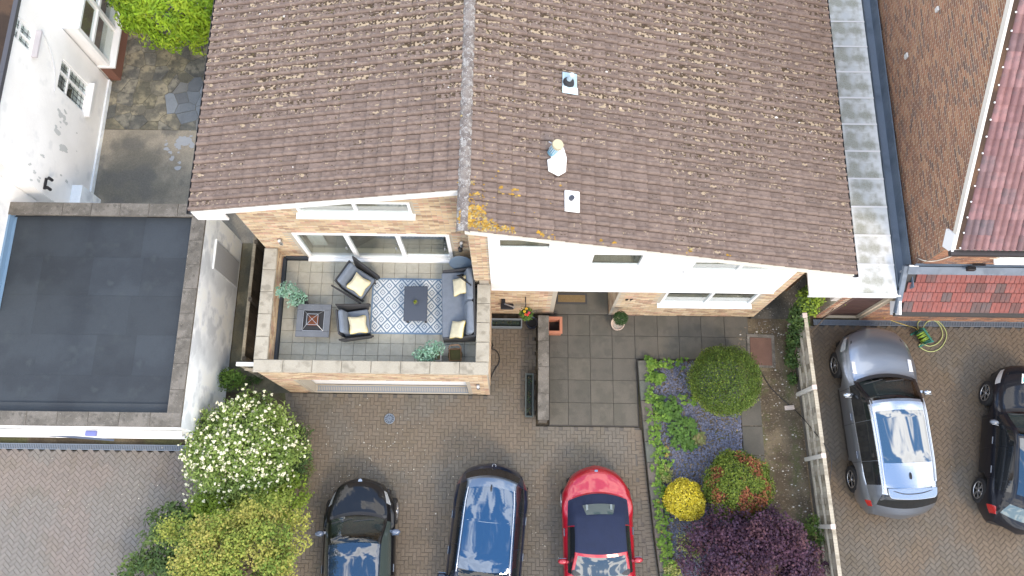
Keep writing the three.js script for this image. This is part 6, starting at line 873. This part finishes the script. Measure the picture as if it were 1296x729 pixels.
// ---- red soft-top roadster
{
  const L = 4.1, h = 0.88, pt = paint([0.36, 0.006, 0.02], { metalness: 0.15, roughness: 0.3 }), turn = Math.PI / 2 + 0.03; const tail = at(753, 590, 0.62), top = M([0.010, 0.019, 0.055], 0.9, { map: T.cloth, ...bump(0.003) });
  const s = { L, R: 0.315, paint: pt, ym: 0.56, sill: 0.18, xw: [0.82, 3.26], seams: [1.45, 2.62], hood: 1.25, mirror: 1.68, handles: [2.5], handleMat: M([0.16, 0.17, 0.19], 0.25, { metalness: 0.6 }), rhd: -1, cabin: [1.45, 2.7], noBench: 1,
    yc: [[0, 0.55], [0.05, 0.64], [0.3, 0.74], [0.8, 0.82], [1.25, 0.88], [1.33, 0.91], [1.92, 1.235], [2.02, 1.265], [2.5, 1.29], [2.85, 1.25], [3.2, 1.07], [3.42, 0.96], [3.46, 0.925], [3.8, 0.90], [3.98, 0.86], [4.1, 0.64]],
    yr: [[0, 0.53], [0.05, 0.61], [0.3, 0.70], [0.8, 0.77], [1.25, 0.82], [1.33, 0.84], [1.92, 1.17], [2.02, 1.20], [2.5, 1.22], [2.85, 1.17], [3.2, 0.98], [3.42, 0.90], [3.46, 0.885], [3.8, 0.855], [3.98, 0.81], [4.1, 0.60]],
    wr: [[0, 0.46], [0.1, 0.58], [0.4, 0.66], [1.0, 0.70], [1.4, 0.70], [2.02, 0.60], [2.5, 0.585], [2.85, 0.60], [3.2, 0.64], [3.42, 0.56], [3.46, 0.55], [3.8, 0.58], [4.1, 0.5]],
    wb: [[0, 0.52], [0.12, 0.64], [0.5, 0.76], [1.2, 0.79], [2, 0.78], [2.9, 0.755], [3.4, 0.73], [3.8, 0.68], [4.0, 0.62], [4.1, 0.54]],
    yb: [[0, 0.51], [0.06, 0.58], [0.4, 0.68], [1.2, 0.77], [2.4, 0.82], [3.2, 0.86], [3.8, 0.82], [4.0, 0.75], [4.1, 0.57]], wm: W(h, 0.78, 0.80)(L), bow: bowOf(L, 0.4, -0.46, 1.4), cuts: [1.36, 1.4, 1.92, 1.99, 2.06, 2.86, 2.88, 3.16, 3.38, 3.42, 3.46, 1.46, 3.75, 2.66, 3.46] };
  s.regions = [{ name: 'bonnet', x: [0.24, 1.25], v: [3.07, 4], m: pt }, { name: 'windscreen', x: [1.36, 1.92], v: [3.07, 4], m: M([0.02, 0.03, 0.035], 0.02, { ior: 1.9, clearcoat: 1 }) }, { name: 'windscreen_header', x: [1.92, 1.99], v: [2.9, 4], m: pt }, { name: 'soft_top', x: [1.99, 3.44], v: [2.9, 4], m: top }, { name: 'soft_top_quarter', each: 1, x: [2.68, 3.44], v: [2, 2.9], m: top }, { name: 'side_window', each: 1, x: [1.4, 2.66], v: [2, 2.9], m: privacy }, { name: 'boot_lid', x: [3.46, 3.92], v: [3.11, 4], m: pt }, { name: 'headlight', each: 1, x: [0.06, 0.5], v: [1.5, 2.3], m: lampGlass }, { name: 'tail_light', each: 1, x: [3.86, 4.06], v: [1.25, 1.94], m: tailMat }];
  const d = V(Math.cos(turn), 0, -Math.sin(turn)); const g = car('red_roadster', 'red soft top roadster with navy hood beside the planting bed', [tail.x - d.x * L / 2, 0, tail.z - d.z * L / 2], turn, s);
  // glass rear screen in the hood, framed by fabric
  const pos = [], idx = [], n = 10; for (let a = 0; a <= 4; a++) for (let k = 0; k <= n; k++) { const x = mix(2.92, 3.17, a / 4), t = k / n * 2 - 1, v = 4 - Math.abs(t) * 0.62 * mix(0.86, 1, a / 4), q = g.P(x, v); pos.push(q[0] - g.X0 + 0.003, q[1] + 0.012, Math.sign(t) * q[2]); } for (let a = 0; a < 4; a++) for (let k = 0; k < n; k++) { const i = a * (n + 1) + k, j = i + n + 1; idx.push(i, i + 1, j, i + 1, j + 1, j); } const sg = new THREE.BufferGeometry(); sg.setAttribute('position', new THREE.Float32BufferAttribute(pos, 3)); sg.setIndex(idx); sg.computeVertexNormals(); add('rear_screen', sg, M([0.05, 0.075, 0.075], 0.03, { ior: 1.7 }), g);
  const q4 = g.P(3.97, 4); add('badge', rbox(0.05, 0.01, 0.08, 0.004, q4[0] - g.X0, q4[1] + 0.006, 0), mat.chrome, g); for (const sd of [1, -1]) { const b = g.P(3.05, 3.5); add('screen_post', rbox(0.24, 0.012, 0.055, 0.005, b[0] - g.X0, b[1] + 0.016, sd * (b[2] - 0.02)), M([0.16, 0.19, 0.19], 0.3), g, null); }
}
// ------------------------------------------------------------------ terrace furniture
rnd = mulberry(301);
const F = (px, py, h = 0) => { const p = at(px, py, FL + h); return [p.x, FL, p.z]; };
const soft = (w, h, d, x, y, z, r = 0.05) => { const g = new RoundedBoxGeometry(w, h, d, 5, r), p = g.attributes.position; for (let i = 0; i < p.count; i++) { const X = p.getX(i) / w * 2, Z = p.getZ(i) / d * 2; p.setY(i, p.getY(i) * (0.86 + 0.14 * (1 - X * X) * (1 - Z * Z)) + 0.004 * Math.sin(X * 7 + Z * 5)); } g.computeVertexNormals(); return uvm(g.translate(x, y, z), 0.6); };
{
  const g = thing('garden_sofa', 'two seat dark grey garden sofa with rattan frame by parapet', 'sofa', F(580, 388, 0.2), 0.045);
  add('base', rbox(0.74, 0.2, 1.62, 0.03, 0, 0.2, 0, 2, 0.5), mat.rattan, g); add('back_panel', uvm(new RoundedBoxGeometry(0.05, 0.5, 1.64, 2, 0.02).rotateZ(-0.12).translate(0.38, 0.5, 0), 0.5), mat.rattan, g);
  for (const s of [-1, 1]) add('arm', uvm(new THREE.ExtrudeGeometry((() => { const q = new THREE.Shape(); q.moveTo(-0.36, 0.1); q.lineTo(0.38, 0.1); q.lineTo(0.42, 0.68); q.quadraticCurveTo(0.1, 0.5, -0.34, 0.42); q.closePath(); return q; })(), { depth: 0.035, bevelEnabled: true, bevelSize: 0.008, bevelThickness: 0.008, bevelSegments: 1 }).translate(0, 0, s * 0.83 - 0.018), 0.5), mat.rattan, g);
  add('seat_cushion', soft(0.70, 0.16, 1.6, -0.03, 0.37, 0), mat.cushion, g);
  for (const s of [-1, 1]) { const c = add('back_cushion', soft(0.46, 0.18, 0.79, 0, 0, 0, 0.07), mat.cushion, g, [0.27, 0.60, s * 0.40], [0, 0, 1.32]); }
  for (const x of [-0.32, 0.32]) for (const z of [-0.76, 0.76]) add('leg', box(0.05, 0.12, 0.05, x, 0.06, z), mat.black, g);
}
function chair(px, py, turn, label) {
  const g = thing('garden_armchair', label, 'armchair', F(px, py, 0.25), turn, 'rattan armchairs facing the coffee table'); g.scale.setScalar(0.93);
  add('base', rbox(0.66, 0.16, 0.66, 0.03, 0, 0.22, 0, 2, 0.5), mat.rattan, g); add('back_panel', uvm(new RoundedBoxGeometry(0.045, 0.52, 0.66, 2, 0.02).rotateZ(0.16).translate(-0.35, 0.5, 0), 0.5), mat.rattan, g);
  for (const s of [-1, 1]) { const q = new THREE.Shape(); q.moveTo(-0.36, 0.15); q.lineTo(0.34, 0.15); q.lineTo(0.40, 0.46); q.quadraticCurveTo(0.0, 0.56, -0.40, 0.72); q.closePath(); const a = add('arm', uvm(new THREE.ExtrudeGeometry(q, { depth: 0.03, bevelEnabled: true, bevelSize: 0.008, bevelThickness: 0.008, bevelSegments: 1 }).translate(0, 0, -0.015), 0.5), mat.rattan, g, [0, 0, s * 0.36], [s * 0.14, 0, 0]); add('arm_rail', tube([[-0.40, 0.73, 0], [-0.1, 0.61, 0], [0.2, 0.52, 0], [0.41, 0.46, 0], [0.40, 0.30, 0]], 0.018, 24, 6), mat.black, a); }
  add('seat_cushion', soft(0.66, 0.15, 0.62, 0.02, 0.37, 0), mat.cushion, g); add('back_cushion', soft(0.46, 0.16, 0.60, 0, 0, 0, 0.07), mat.cushion, g, [-0.24, 0.60, 0], [0, 0, -1.30]);
  for (const x of [-0.3, 0.3]) for (const z of [-0.28, 0.28]) add('leg', box(0.045, 0.15, 0.045, x, 0.075, z), mat.black, g);
  return g;
}
chair(453, 359, -0.55, 'dark grey rattan armchair nearer the glazed patio doors'); chair(451, 410, 0.16, 'dark grey rattan armchair beside the square fire pit');
function pillow(px, py, h, turn, lean, label) { const g = thing('pillow', label, 'cushion', at(px, py, FL + h), turn, 'pale yellow scatter cushions'); const geo = new THREE.BoxGeometry(0.42, 0.14, 0.42, 12, 2, 12), p = geo.attributes.position; for (let i = 0; i < p.count; i++) { const X = p.getX(i) / 0.21, Z = p.getZ(i) / 0.21, k = Math.pow((1 - X * X * X * X) * (1 - Z * Z * Z * Z), 0.45), pin = 1 - 0.10 * (1 - Math.abs(X * Z)) * Math.max(Math.abs(X), Math.abs(Z)); p.setXYZ(i, p.getX(i) * pin, p.getY(i) * (0.1 + 0.9 * k), p.getZ(i) * pin); } geo.computeVertexNormals(); add('cover', uvm(geo, 0.5), mat.pillow, g, null, [0, 0, lean]); const e = 0.2, edge = add('piping', tube([[-e, 0, -e], [0, 0, -e * 0.92], [e, 0, -e], [e * 0.92, 0, 0], [e, 0, e], [0, 0, e * 0.92], [-e, 0, e], [-e * 0.92, 0, 0], [-e, 0, -e]], 0.009, 60, 5), mat.pillowEdge, g, null, [0, 0, lean]); return g; }
pillow(454, 360, 0.52, -0.55, -0.35, 'pale yellow cushion on the armchair nearer the doors'); pillow(453, 411, 0.52, 0.2, -0.35, 'pale yellow cushion on the armchair by the fire pit'); pillow(582, 362, 0.60, 0.1, 0.7, 'pale yellow cushion at the sofa end near the doors'); pillow(579, 417, 0.60, -0.15, 0.7, 'pale yellow cushion at the sofa end near the leafy plant');
{ const a = at(472, 352, FL), b = at(590, 424, FL), w = b.x - a.x, d = b.z - a.z, g = thing('patterned_rug', 'blue and white diamond patterned outdoor rug', 'rug', [(a.x + b.x) / 2, FL, (a.z + b.z) / 2]); const m = M(WHITE, 0.95, { map: T.rug }); const geo = new THREE.BoxGeometry(w - 0.08, 0.008, d - 0.08).translate(0, 0.008, 0), uv = geo.attributes.uv, p = geo.attributes.position; for (let i = 0; i < uv.count; i++) uv.setXY(i, p.getX(i) / 0.60 + 0.25, p.getZ(i) / 0.68 + 0.25); add('weave', geo, m, g); add('border', merge([box(w, 0.009, 0.04, 0, 0.0075, -d / 2 + 0.02), box(w, 0.009, 0.04, 0, 0.0075, d / 2 - 0.02), box(0.04, 0.009, d - 0.08, -w / 2 + 0.02, 0.0075, 0), box(0.04, 0.009, d - 0.08, w / 2 - 0.02, 0.0075, 0)]), M([0.16, 0.24, 0.34], 0.95), g); }
{ const g = thing('coffee_table', 'dark grey rectangular rattan coffee table on the rug', 'table', F(526, 384, 0.40), 0.015); add('top', rbox(0.56, 0.035, 0.86, 0.03, 0, 0.385, 0, 3), M([0.05, 0.062, 0.085], 0.45, bump(0.003)), g); add('skirt', rbox(0.50, 0.1, 0.80, 0.02, 0, 0.31, 0, 1, 0.5), mat.rattan, g); for (const x of [-0.22, 0.22]) for (const z of [-0.36, 0.36]) add('leg', box(0.05, 0.27, 0.05, x, 0.135, z), mat.black, g);
  const s = thing('table_plant', 'small green succulent in a tiny pot on coffee table', 'plant', at(526, 383, FL + 0.41), 0); add('pot', uvm(new THREE.LatheGeometry([[0, 0], [0.045, 0], [0.06, 0.05], [0.052, 0.05], [0, 0.04]].map(p => new THREE.Vector2(...p)), 16)), M([0.1, 0.1, 0.09], 0.7), s); const l = []; for (let i = 0; i < 40; i++) { const d = sphereDir(); d.y = Math.abs(d.y); leafAt(l, V(d.x * 0.03, 0.05 + d.y * 0.03, d.z * 0.03), d, rr(0.04, 0.06), pick([[0.30, 0.33, 0.03], [0.2, 0.26, 0.04]]), 0.5); } instances('leaves', leafGeo(0.6, 1), leafMat, l, s); }
{ const g = thing('fire_pit', 'square grey stone fire pit with wire mesh lid', 'fire pit', F(397, 406, 0.35), -0.01), w = 0.80; add('surround', merge([rbox(w, 0.06, 0.14, 0.012, 0, 0.37, -w / 2 + 0.07), rbox(w, 0.06, 0.14, 0.012, 0, 0.37, w / 2 - 0.07), rbox(0.14, 0.058, w - 0.285, 0.012, -w / 2 + 0.07, 0.37, 0), rbox(0.14, 0.058, w - 0.285, 0.012, w / 2 - 0.07, 0.37, 0)]), M([0.15, 0.165, 0.185], 0.75, { map: T.cloth, ...bump(0.006) }), g); add('pedestal', rbox(0.62, 0.34, 0.62, 0.02, 0, 0.17, 0), mat.greyslate, g); add('bowl', box(0.56, 0.02, 0.56, 0, 0.345, 0), M([0.02, 0.02, 0.022], 0.7), g); add('ash', box(0.24, 0.03, 0.24, 0, 0.365, 0), M([0.15, 0.05, 0.022], 0.95, bump(0.02)), g);
  const W2 = [], a = 0.25, b = 0.13; for (const [x, z] of [[1, 1], [1, -1], [-1, 1], [-1, -1]]) { W2.push(bar([x * a, 0.38, z * a], [x * b, 0.50, z * b], 0.012, 0.012), bar([x * b, 0.50, z * b], [0, 0.53, 0], 0.010, 0.010)); } for (const s of [-1, 1]) W2.push(bar([-b, 0.5, s * b], [b, 0.5, s * b], 0.012, 0.012), bar([s * b, 0.5, -b], [s * b, 0.5, b], 0.012, 0.012), bar([-a, 0.38, s * a], [a, 0.38, s * a], 0.014, 0.014), bar([s * a, 0.38, -a], [s * a, 0.38, a], 0.014, 0.014)); add('mesh_lid', merge(W2), M([0.30, 0.31, 0.32], 0.4, { metalness: 0.6 }), g); }
// pale leaved plants in pots
const mint = [[0.20, 0.36, 0.25], [0.26, 0.43, 0.32], [0.15, 0.29, 0.19], [0.33, 0.48, 0.38]];
function potPlant(px, py, label, pot, lobes) {
  const g = thing('potted_plant', label, 'plant', F(px, py), 0), list = [], st = []; pot(g);
  for (const [x, y, z, r, n] of lobes) { const p = V(x, y, z); st.push(tube([[0, 0.25, 0], [x * 0.4, y * 0.55, z * 0.4], p], 0.012, 10, 5)); for (let i = 0; i < n; i++) { const e = sphereDir(), q = p.clone().addScaledVector(e, r * Math.cbrt(rnd())); leafAt(list, q, V(0, 0.7, 0).addScaledVector(e, 0.7).normalize(), rr(0.05, 0.095), tint(mint), 0.75); } }
  add('stems', merge(st), bark, g); instances('leaves', leafGeo(0.42, 1), dullLeaf, list, g);
}
potPlant(384, 385, 'mint green leafy potted plant leaning over the left parapet', g => add('pot', uvm(new THREE.LatheGeometry([[0, 0], [0.13, 0], [0.17, 0.3], [0.18, 0.32], [0.155, 0.32], [0, 0.27]].map(p => new THREE.Vector2(...p)), 24)), M([0.02, 0.022, 0.024], 0.5), g), [[0.0, 0.55, -0.02, 0.20, 190], [-0.08, 0.7, -0.12, 0.18, 150], [-0.24, 0.85, -0.14, 0.18, 150], [-0.30, 0.95, -0.05, 0.13, 80], [-0.12, 0.6, 0.1, 0.13, 80]]);
potPlant(553, 453, 'mint green leafy plant in pale square pot at the parapet', g => { add('pot', rbox(0.26, 0.30, 0.26, 0.03, 0, 0.15, 0), M([0.50, 0.50, 0.50], 0.8, bump(0.006)), g); add('soil', box(0.21, 0.01, 0.21, 0, 0.302, 0), mat.soil, g); }, [[-0.12, 0.55, 0.0, 0.2, 180], [-0.25, 0.62, 0.06, 0.2, 180], [-0.05, 0.75, -0.1, 0.18, 140], [0.08, 0.6, -0.12, 0.15, 90], [-0.38, 0.55, 0.0, 0.15, 90], [-0.2, 0.5, 0.16, 0.15, 90]]);
{ const g = thing('wicker_planter', 'brown wicker basket planter with mossy soil on terrace', 'planter', F(577, 452), 0.05); add('basket', uvm(new THREE.LatheGeometry([[0.13, 0], [0.16, 0.02], [0.20, 0.28], [0.215, 0.30], [0.20, 0.315], [0.18, 0.29], [0.17, 0.2]].map(p => new THREE.Vector2(...p)), 4).rotateY(Math.PI / 4), 0.4), M([0.26, 0.15, 0.085], 0.9, { map: T.cloth, ...bump(0.01) }), g); add('soil', cyl(0.175, 0.17, 0.02, 20, 0, 0.235, 0), M([0.09, 0.085, 0.03], 1, bump(0.02)), g); add('handle', tube([[-0.15, 0.3, -0.15], [-0.1, 0.42, -0.2], [0, 0.45, -0.2], [0.1, 0.42, -0.2], [0.15, 0.3, -0.15]], 0.012, 20, 6), M([0.26, 0.15, 0.085], 0.9), g); }
{ const p = at(583, 333, FL + 0.62), g = thing('bistro_table', 'round dark bistro table folded flat beside the patio doors', 'table', [p.x, FL, p.z]); add('top', uvm(new THREE.LatheGeometry([[0, 0.70], [0.26, 0.70], [0.275, 0.71], [0.275, 0.725], [0.26, 0.732], [0, 0.732]].map(q => new THREE.Vector2(...q)), 36).translate(0, -0.716, 0).rotateX(1.22).translate(0, 0.62, 0)), M([0.10, 0.14, 0.19], 0.4), g); for (let k = 0; k < 3; k++) { const a = k * 2.094 + 0.4; add('leg', tube([[Math.cos(a) * 0.1, 0.60, 0.02], [Math.cos(a) * 0.13, 0.3, 0.05], [Math.cos(a) * 0.2, 0.0, 0.08 + 0.05 * k]], 0.011, 14, 6), mat.black, g); }
  const l = thing('lantern', 'little black lantern hung on the wall behind the bistro table', 'lantern', [p.x + 0.01, FL + 0.95, -6.22]); add('cage', merge([cyl(0.05, 0.055, 0.02, 12, 0, 0.01, 0), cyl(0.045, 0.045, 0.09, 10, 0, 0.07, 0), new THREE.ConeGeometry(0.055, 0.05, 12).translate(0, 0.14, 0)]), mat.black, l); add('ring', new THREE.TorusGeometry(0.03, 0.005, 6, 16).translate(0, 0.19, 0), mat.black, l);
  const c = thing('folding_chair', 'black slatted metal chair tucked behind the sofa end', 'chair', [p.x + 0.22, FL, p.z + 0.34], -2.2); for (let i = 0; i < 6; i++) add('slat', box(0.055, 0.015, 0.40, -0.17 + i * 0.066, 0.45, 0), mat.black, c); for (const s of [-1, 1]) { add('leg', bar([-0.2, 0, s * 0.2], [0.2, 0.85, s * 0.2], 0.025, 0.025), mat.black, c); add('leg', bar([0.2, 0, s * 0.18], [-0.2, 0.45, s * 0.18], 0.025, 0.025), mat.black, c); } add('backrest', merge([box(0.02, 0.06, 0.4, 0.185, 0.82, 0), box(0.02, 0.06, 0.4, 0.14, 0.72, 0)]), mat.black, c); }
// ------------------------------------------------------------------ by the front door
rnd = mulberry(311);
{ const a = at(704, 371, 0.1), b = at(743, 385, 0.1), w = b.x - a.x, d = b.z - a.z, g = thing('door_mat', 'tan coir doormat with dark border in the porch', 'doormat', [(a.x + b.x) / 2, 0.094, (a.z + b.z) / 2]); add('border', merge([box(w, 0.018, 0.05, 0, 0.009, -d / 2 + 0.025), box(w, 0.018, 0.05, 0, 0.009, d / 2 - 0.025), box(0.05, 0.018, d - 0.1, -w / 2 + 0.025, 0.009, 0), box(0.05, 0.018, d - 0.1, w / 2 - 0.025, 0.009, 0)]), M([0.05, 0.05, 0.052], 0.9), g); add('coir', box(w - 0.1, 0.016, d - 0.1, 0, 0.008, 0, 0.4), M([0.23, 0.16, 0.075], 1, { map: T.cloth, ...bump(0.01) }), g); }
function trough(label, p, L, Wd, H, turn, col, soilCol) { const g = thing('trough_planter', label, 'planter', p, turn), t = 0.02; add('trough', merge([box(L, H, t, 0, H / 2, -Wd / 2 + t / 2), box(L, H, t, 0, H / 2, Wd / 2 - t / 2), box(t, H, Wd - 2 * t, -L / 2 + t / 2, H / 2, 0), box(t, H, Wd - 2 * t, L / 2 - t / 2, H / 2, 0), box(L + 0.03, 0.02, 0.03, 0, H + 0.005, -Wd / 2), box(L + 0.03, 0.02, 0.03, 0, H + 0.005, Wd / 2), box(0.03, 0.018, Wd - 0.03, -L / 2, H + 0.004, 0), box(0.03, 0.018, Wd - 0.03, L / 2, H + 0.004, 0)]), M(col, 0.6), g); add('soil', box(L - 0.05, 0.02, Wd - 0.05, 0, H - 0.08, 0, 0.5), M(soilCol, 1, { ...bump(0.03) }), g); const l = []; for (let i = 0; i < 60; i++) leafAt(l, V(rr(-L / 2 + 0.05, L / 2 - 0.05), H - 0.06 + rr(0, 0.04), rr(-Wd / 2 + 0.04, Wd / 2 - 0.04)), V(0, 1, 0), rr(0.03, 0.06), pick([[0.05, 0.09, 0.06], [0.08, 0.12, 0.05], [0.12, 0.10, 0.06]]), 0.8); instances('leaves', leafGeo(0.6, 1), dullLeaf, l, g); return g; }
{ const p = at(641, 409, 0.2); trough('grey trough planter against brick wall below the hose holder', [p.x, 0, p.z], 0.82, 0.22, 0.22, 0, [0.17, 0.20, 0.22], [0.04, 0.055, 0.05]); const q = at(671, 500, 0.25); trough('narrow dark trough planter along the low garden wall', [q.x - 0.02, 0, q.z], 1.12, 0.19, 0.26, Math.PI / 2, [0.06, 0.075, 0.07], [0.03, 0.035, 0.03]); }
{ const p = at(673, 409, 0.2), g = thing('glazed_pot', 'dark blue round glazed pot in the wall corner', 'pot', [p.x, 0, p.z]); add('pot', uvm(new THREE.LatheGeometry([[0, 0.02], [0.1, 0], [0.16, 0.12], [0.17, 0.25], [0.15, 0.31], [0.165, 0.33], [0.145, 0.335], [0.13, 0.28], [0, 0.27]].map(q => new THREE.Vector2(...q)), 28)), M([0.012, 0.022, 0.045], 0.25, { clearcoat: 0.6 }), g); add('soil', cyl(0.13, 0.13, 0.01, 20, 0, 0.285, 0), M([0.02, 0.02, 0.02], 1), g); }
{ const p = at(700, 412, 0.3), g = thing('terracotta_pot', 'empty square terracotta pot standing by the low wall', 'pot', [p.x + 0.03, 0, p.z]); add('pot', merge([box(0.05, 0.34, 0.40, -0.165, 0.17, 0), box(0.05, 0.34, 0.40, 0.165, 0.17, 0), box(0.28, 0.34, 0.05, 0, 0.17, -0.175), box(0.28, 0.34, 0.05, 0, 0.17, 0.175), box(0.43, 0.05, 0.07, 0, 0.345, -0.195), box(0.43, 0.05, 0.07, 0, 0.345, 0.195), box(0.07, 0.048, 0.32, -0.18, 0.345, 0), box(0.07, 0.048, 0.32, 0.18, 0.345, 0)]), mat.terracotta, g); add('inside', box(0.28, 0.02, 0.3, 0, 0.08, 0), M([0.03, 0.022, 0.018], 1), g); }
{ const p = at(666, 397, 1.25), g = thing('hanging_basket', 'hanging basket with red and yellow flowers on brick wall', 'hanging basket', [p.x, 1.1, p.z]); add('bowl', new THREE.SphereGeometry(0.15, 20, 10, 0, 6.2832, Math.PI / 2, Math.PI / 2).translate(0, 0.12, 0), M([0.10, 0.08, 0.05], 1), g); const l = []; for (let i = 0; i < 240; i++) { const e = sphereDir(); leafAt(l, V(e.x * 0.17, 0.15 + Math.abs(e.y) * 0.1, e.z * 0.17), e.setY(Math.abs(e.y) + 0.3).normalize(), rr(0.035, 0.06), pick([[0.10, 0.20, 0.03], [0.07, 0.15, 0.03], [0.16, 0.25, 0.04]]), 0.7); } instances('leaves', leafGeo(0.6, 1), leafMat, l, g); for (const [x, z, c] of [[-0.05, -0.03, [0.75, 0.55, 0.02]], [0.03, 0.06, [0.6, 0.04, 0.03]], [-0.02, 0.05, [0.55, 0.1, 0.03]], [0.07, 0.0, [0.6, 0.06, 0.1]], [0.0, -0.1, [0.7, 0.4, 0.02]]]) { const q = []; for (let k = 0; k < 7; k++) { const a = k * 0.9; q.push(new THREE.SphereGeometry(0.017, 8, 6).scale(1, 0.6, 1).translate(Math.cos(a) * 0.02, 0, Math.sin(a) * 0.02)); } add('flower', merge(q), M(c, 0.7), g, [x, 0.27, z]); } add('chain', merge([bar([-0.14, 0.13, 0], [0, 0.6, 0], 0.006, 0.006), bar([0.14, 0.13, 0], [0, 0.6, 0], 0.006, 0.006), bar([0, 0.13, 0.14], [0, 0.6, 0], 0.006, 0.006)]), mat.black, g); }
{ const p = at(781, 411, 0.15), g = thing('topiary_tree', 'clipped ball topiary tree in a pale pot beside the porch', 'plant', [p.x, 0, p.z]); add('pot', uvm(new THREE.LatheGeometry([[0, 0], [0.13, 0], [0.17, 0.25], [0.185, 0.28], [0.185, 0.30], [0.16, 0.30], [0.15, 0.25], [0, 0.24]].map(q => new THREE.Vector2(...q)), 28)), M([0.55, 0.44, 0.36], 0.85, bump(0.006)), g); const peb = []; for (let i = 0; i < 60; i++) { const a = rr(0, 6.28), r = Math.sqrt(rnd()) * 0.13; peb.push(new THREE.IcosahedronGeometry(rr(0.01, 0.022), 0).translate(Math.cos(a) * r, 0.255, Math.sin(a) * r)); } add('pebbles', merge(peb), M([0.45, 0.43, 0.38], 0.9), g); add('stem', cyl(0.014, 0.018, 0.6, 8, 0, 0.5, 0), bark, g); const l = []; for (let i = 0; i < 2600; i++) { const e = sphereDir(); leafAt(l, V(0, 0.88, 0).addScaledVector(e, 0.19 * mix(0.5, 1.03, Math.sqrt(rnd()))), e, rr(0.022, 0.036), pick([[0.03, 0.075, 0.02], [0.045, 0.10, 0.025], [0.06, 0.12, 0.035]]), 0.8); } instances('crown', leafGeo(0.6, 1), leafMat, l, g); }
{ const c = thing('charging_cable', 'black cable with white plug lying by the terrace wall', 'cable'); add('cable', tube([at(621, 432, 0.02), at(624, 437, 0.015), at(622, 441, 0.03), at(628, 444, 0.015), at(632, 452, 0.015), at(631, 460, 0.015), at(626, 468, 0.015), at(622, 476, 0.02), at(620, 481, 0.12)], 0.014, 60, 6), mat.black, c); const p = at(619, 483, 0.1); add('plug', rbox(0.07, 0.16, 0.10, 0.02, p.x, 0.1, p.z), M([0.75, 0.75, 0.73], 0.5), c); }
{ const p = at(1168, 426, 0.15), g = thing('hose_reel', 'green hose reel with loose yellow hose on the right drive', 'hose reel', [p.x, 0, p.z], 0.5); add('drum', merge([new THREE.CylinderGeometry(0.17, 0.17, 0.02, 24).rotateX(Math.PI / 2).translate(0, 0.19, -0.14), new THREE.CylinderGeometry(0.17, 0.17, 0.02, 24).rotateX(Math.PI / 2).translate(0, 0.19, 0.14), new THREE.CylinderGeometry(0.07, 0.07, 0.28, 16).rotateX(Math.PI / 2).translate(0, 0.19, 0)]), M([0.02, 0.10, 0.055], 0.5), g); add('frame', merge([rbox(0.40, 0.04, 0.05, 0.012, 0, 0.02, -0.19), rbox(0.40, 0.04, 0.05, 0.012, 0, 0.02, 0.19), rbox(0.05, 0.42, 0.03, 0.012, -0.02, 0.22, -0.19), rbox(0.05, 0.42, 0.03, 0.012, -0.02, 0.22, 0.19), rbox(0.05, 0.04, 0.42, 0.012, -0.02, 0.44, 0)]), M([0.03, 0.16, 0.12], 0.5), g); const pts = []; for (let k = 0; k <= 90; k++) { const a = k / 90 * 6.2832 * 7; pts.push(V(Math.cos(a) * 0.135, 0.19 + Math.sin(a) * 0.135, -0.11 + 0.22 * (0.5 - 0.5 * Math.cos(k / 90 * 6.2832)))); } add('coiled_hose', tube(pts, 0.017, 260, 6), M([0.28, 0.42, 0.05], 0.5), g); add('crank', bar([0.0, 0.19, 0.2], [0.1, 0.3, 0.24], 0.025, 0.025), M([0.05, 0.3, 0.25], 0.5), g);
  const h = M([0.46, 0.50, 0.20], 0.5); tag(add('garden_hose', tube([at(1163, 421, 0.1), at(1162, 408, 0.03), at(1170, 404, 0.02), at(1182, 404, 0.02), at(1193, 412, 0.02), at(1198, 423, 0.02), at(1195, 434, 0.02), at(1188, 442, 0.02), at(1178, 445, 0.02), at(1168, 442, 0.02), at(1163, 437, 0.03), at(1166, 435, 0.03), at(1176, 438, 0.03), at(1187, 434, 0.03), at(1193, 424, 0.03), at(1190, 413, 0.03), at(1183, 406, 0.03), at(1174, 407, 0.03), at(1168, 415, 0.14)], 0.013, 140, 6), h), 'yellow green hose lying in a loose loop by its reel', 'hose'); tag(add('supply_hose', tube([at(1118, 402, 0.4), at(1124, 404, 0.06), at(1135, 408, 0.016), at(1148, 412, 0.016), at(1158, 415, 0.03), at(1163, 420, 0.12)], 0.011, 60, 6), M([0.52, 0.40, 0.10], 0.5)), 'thin orange yellow supply hose leading from wall to reel', 'hose'); }
renderer.render(scene, camera);
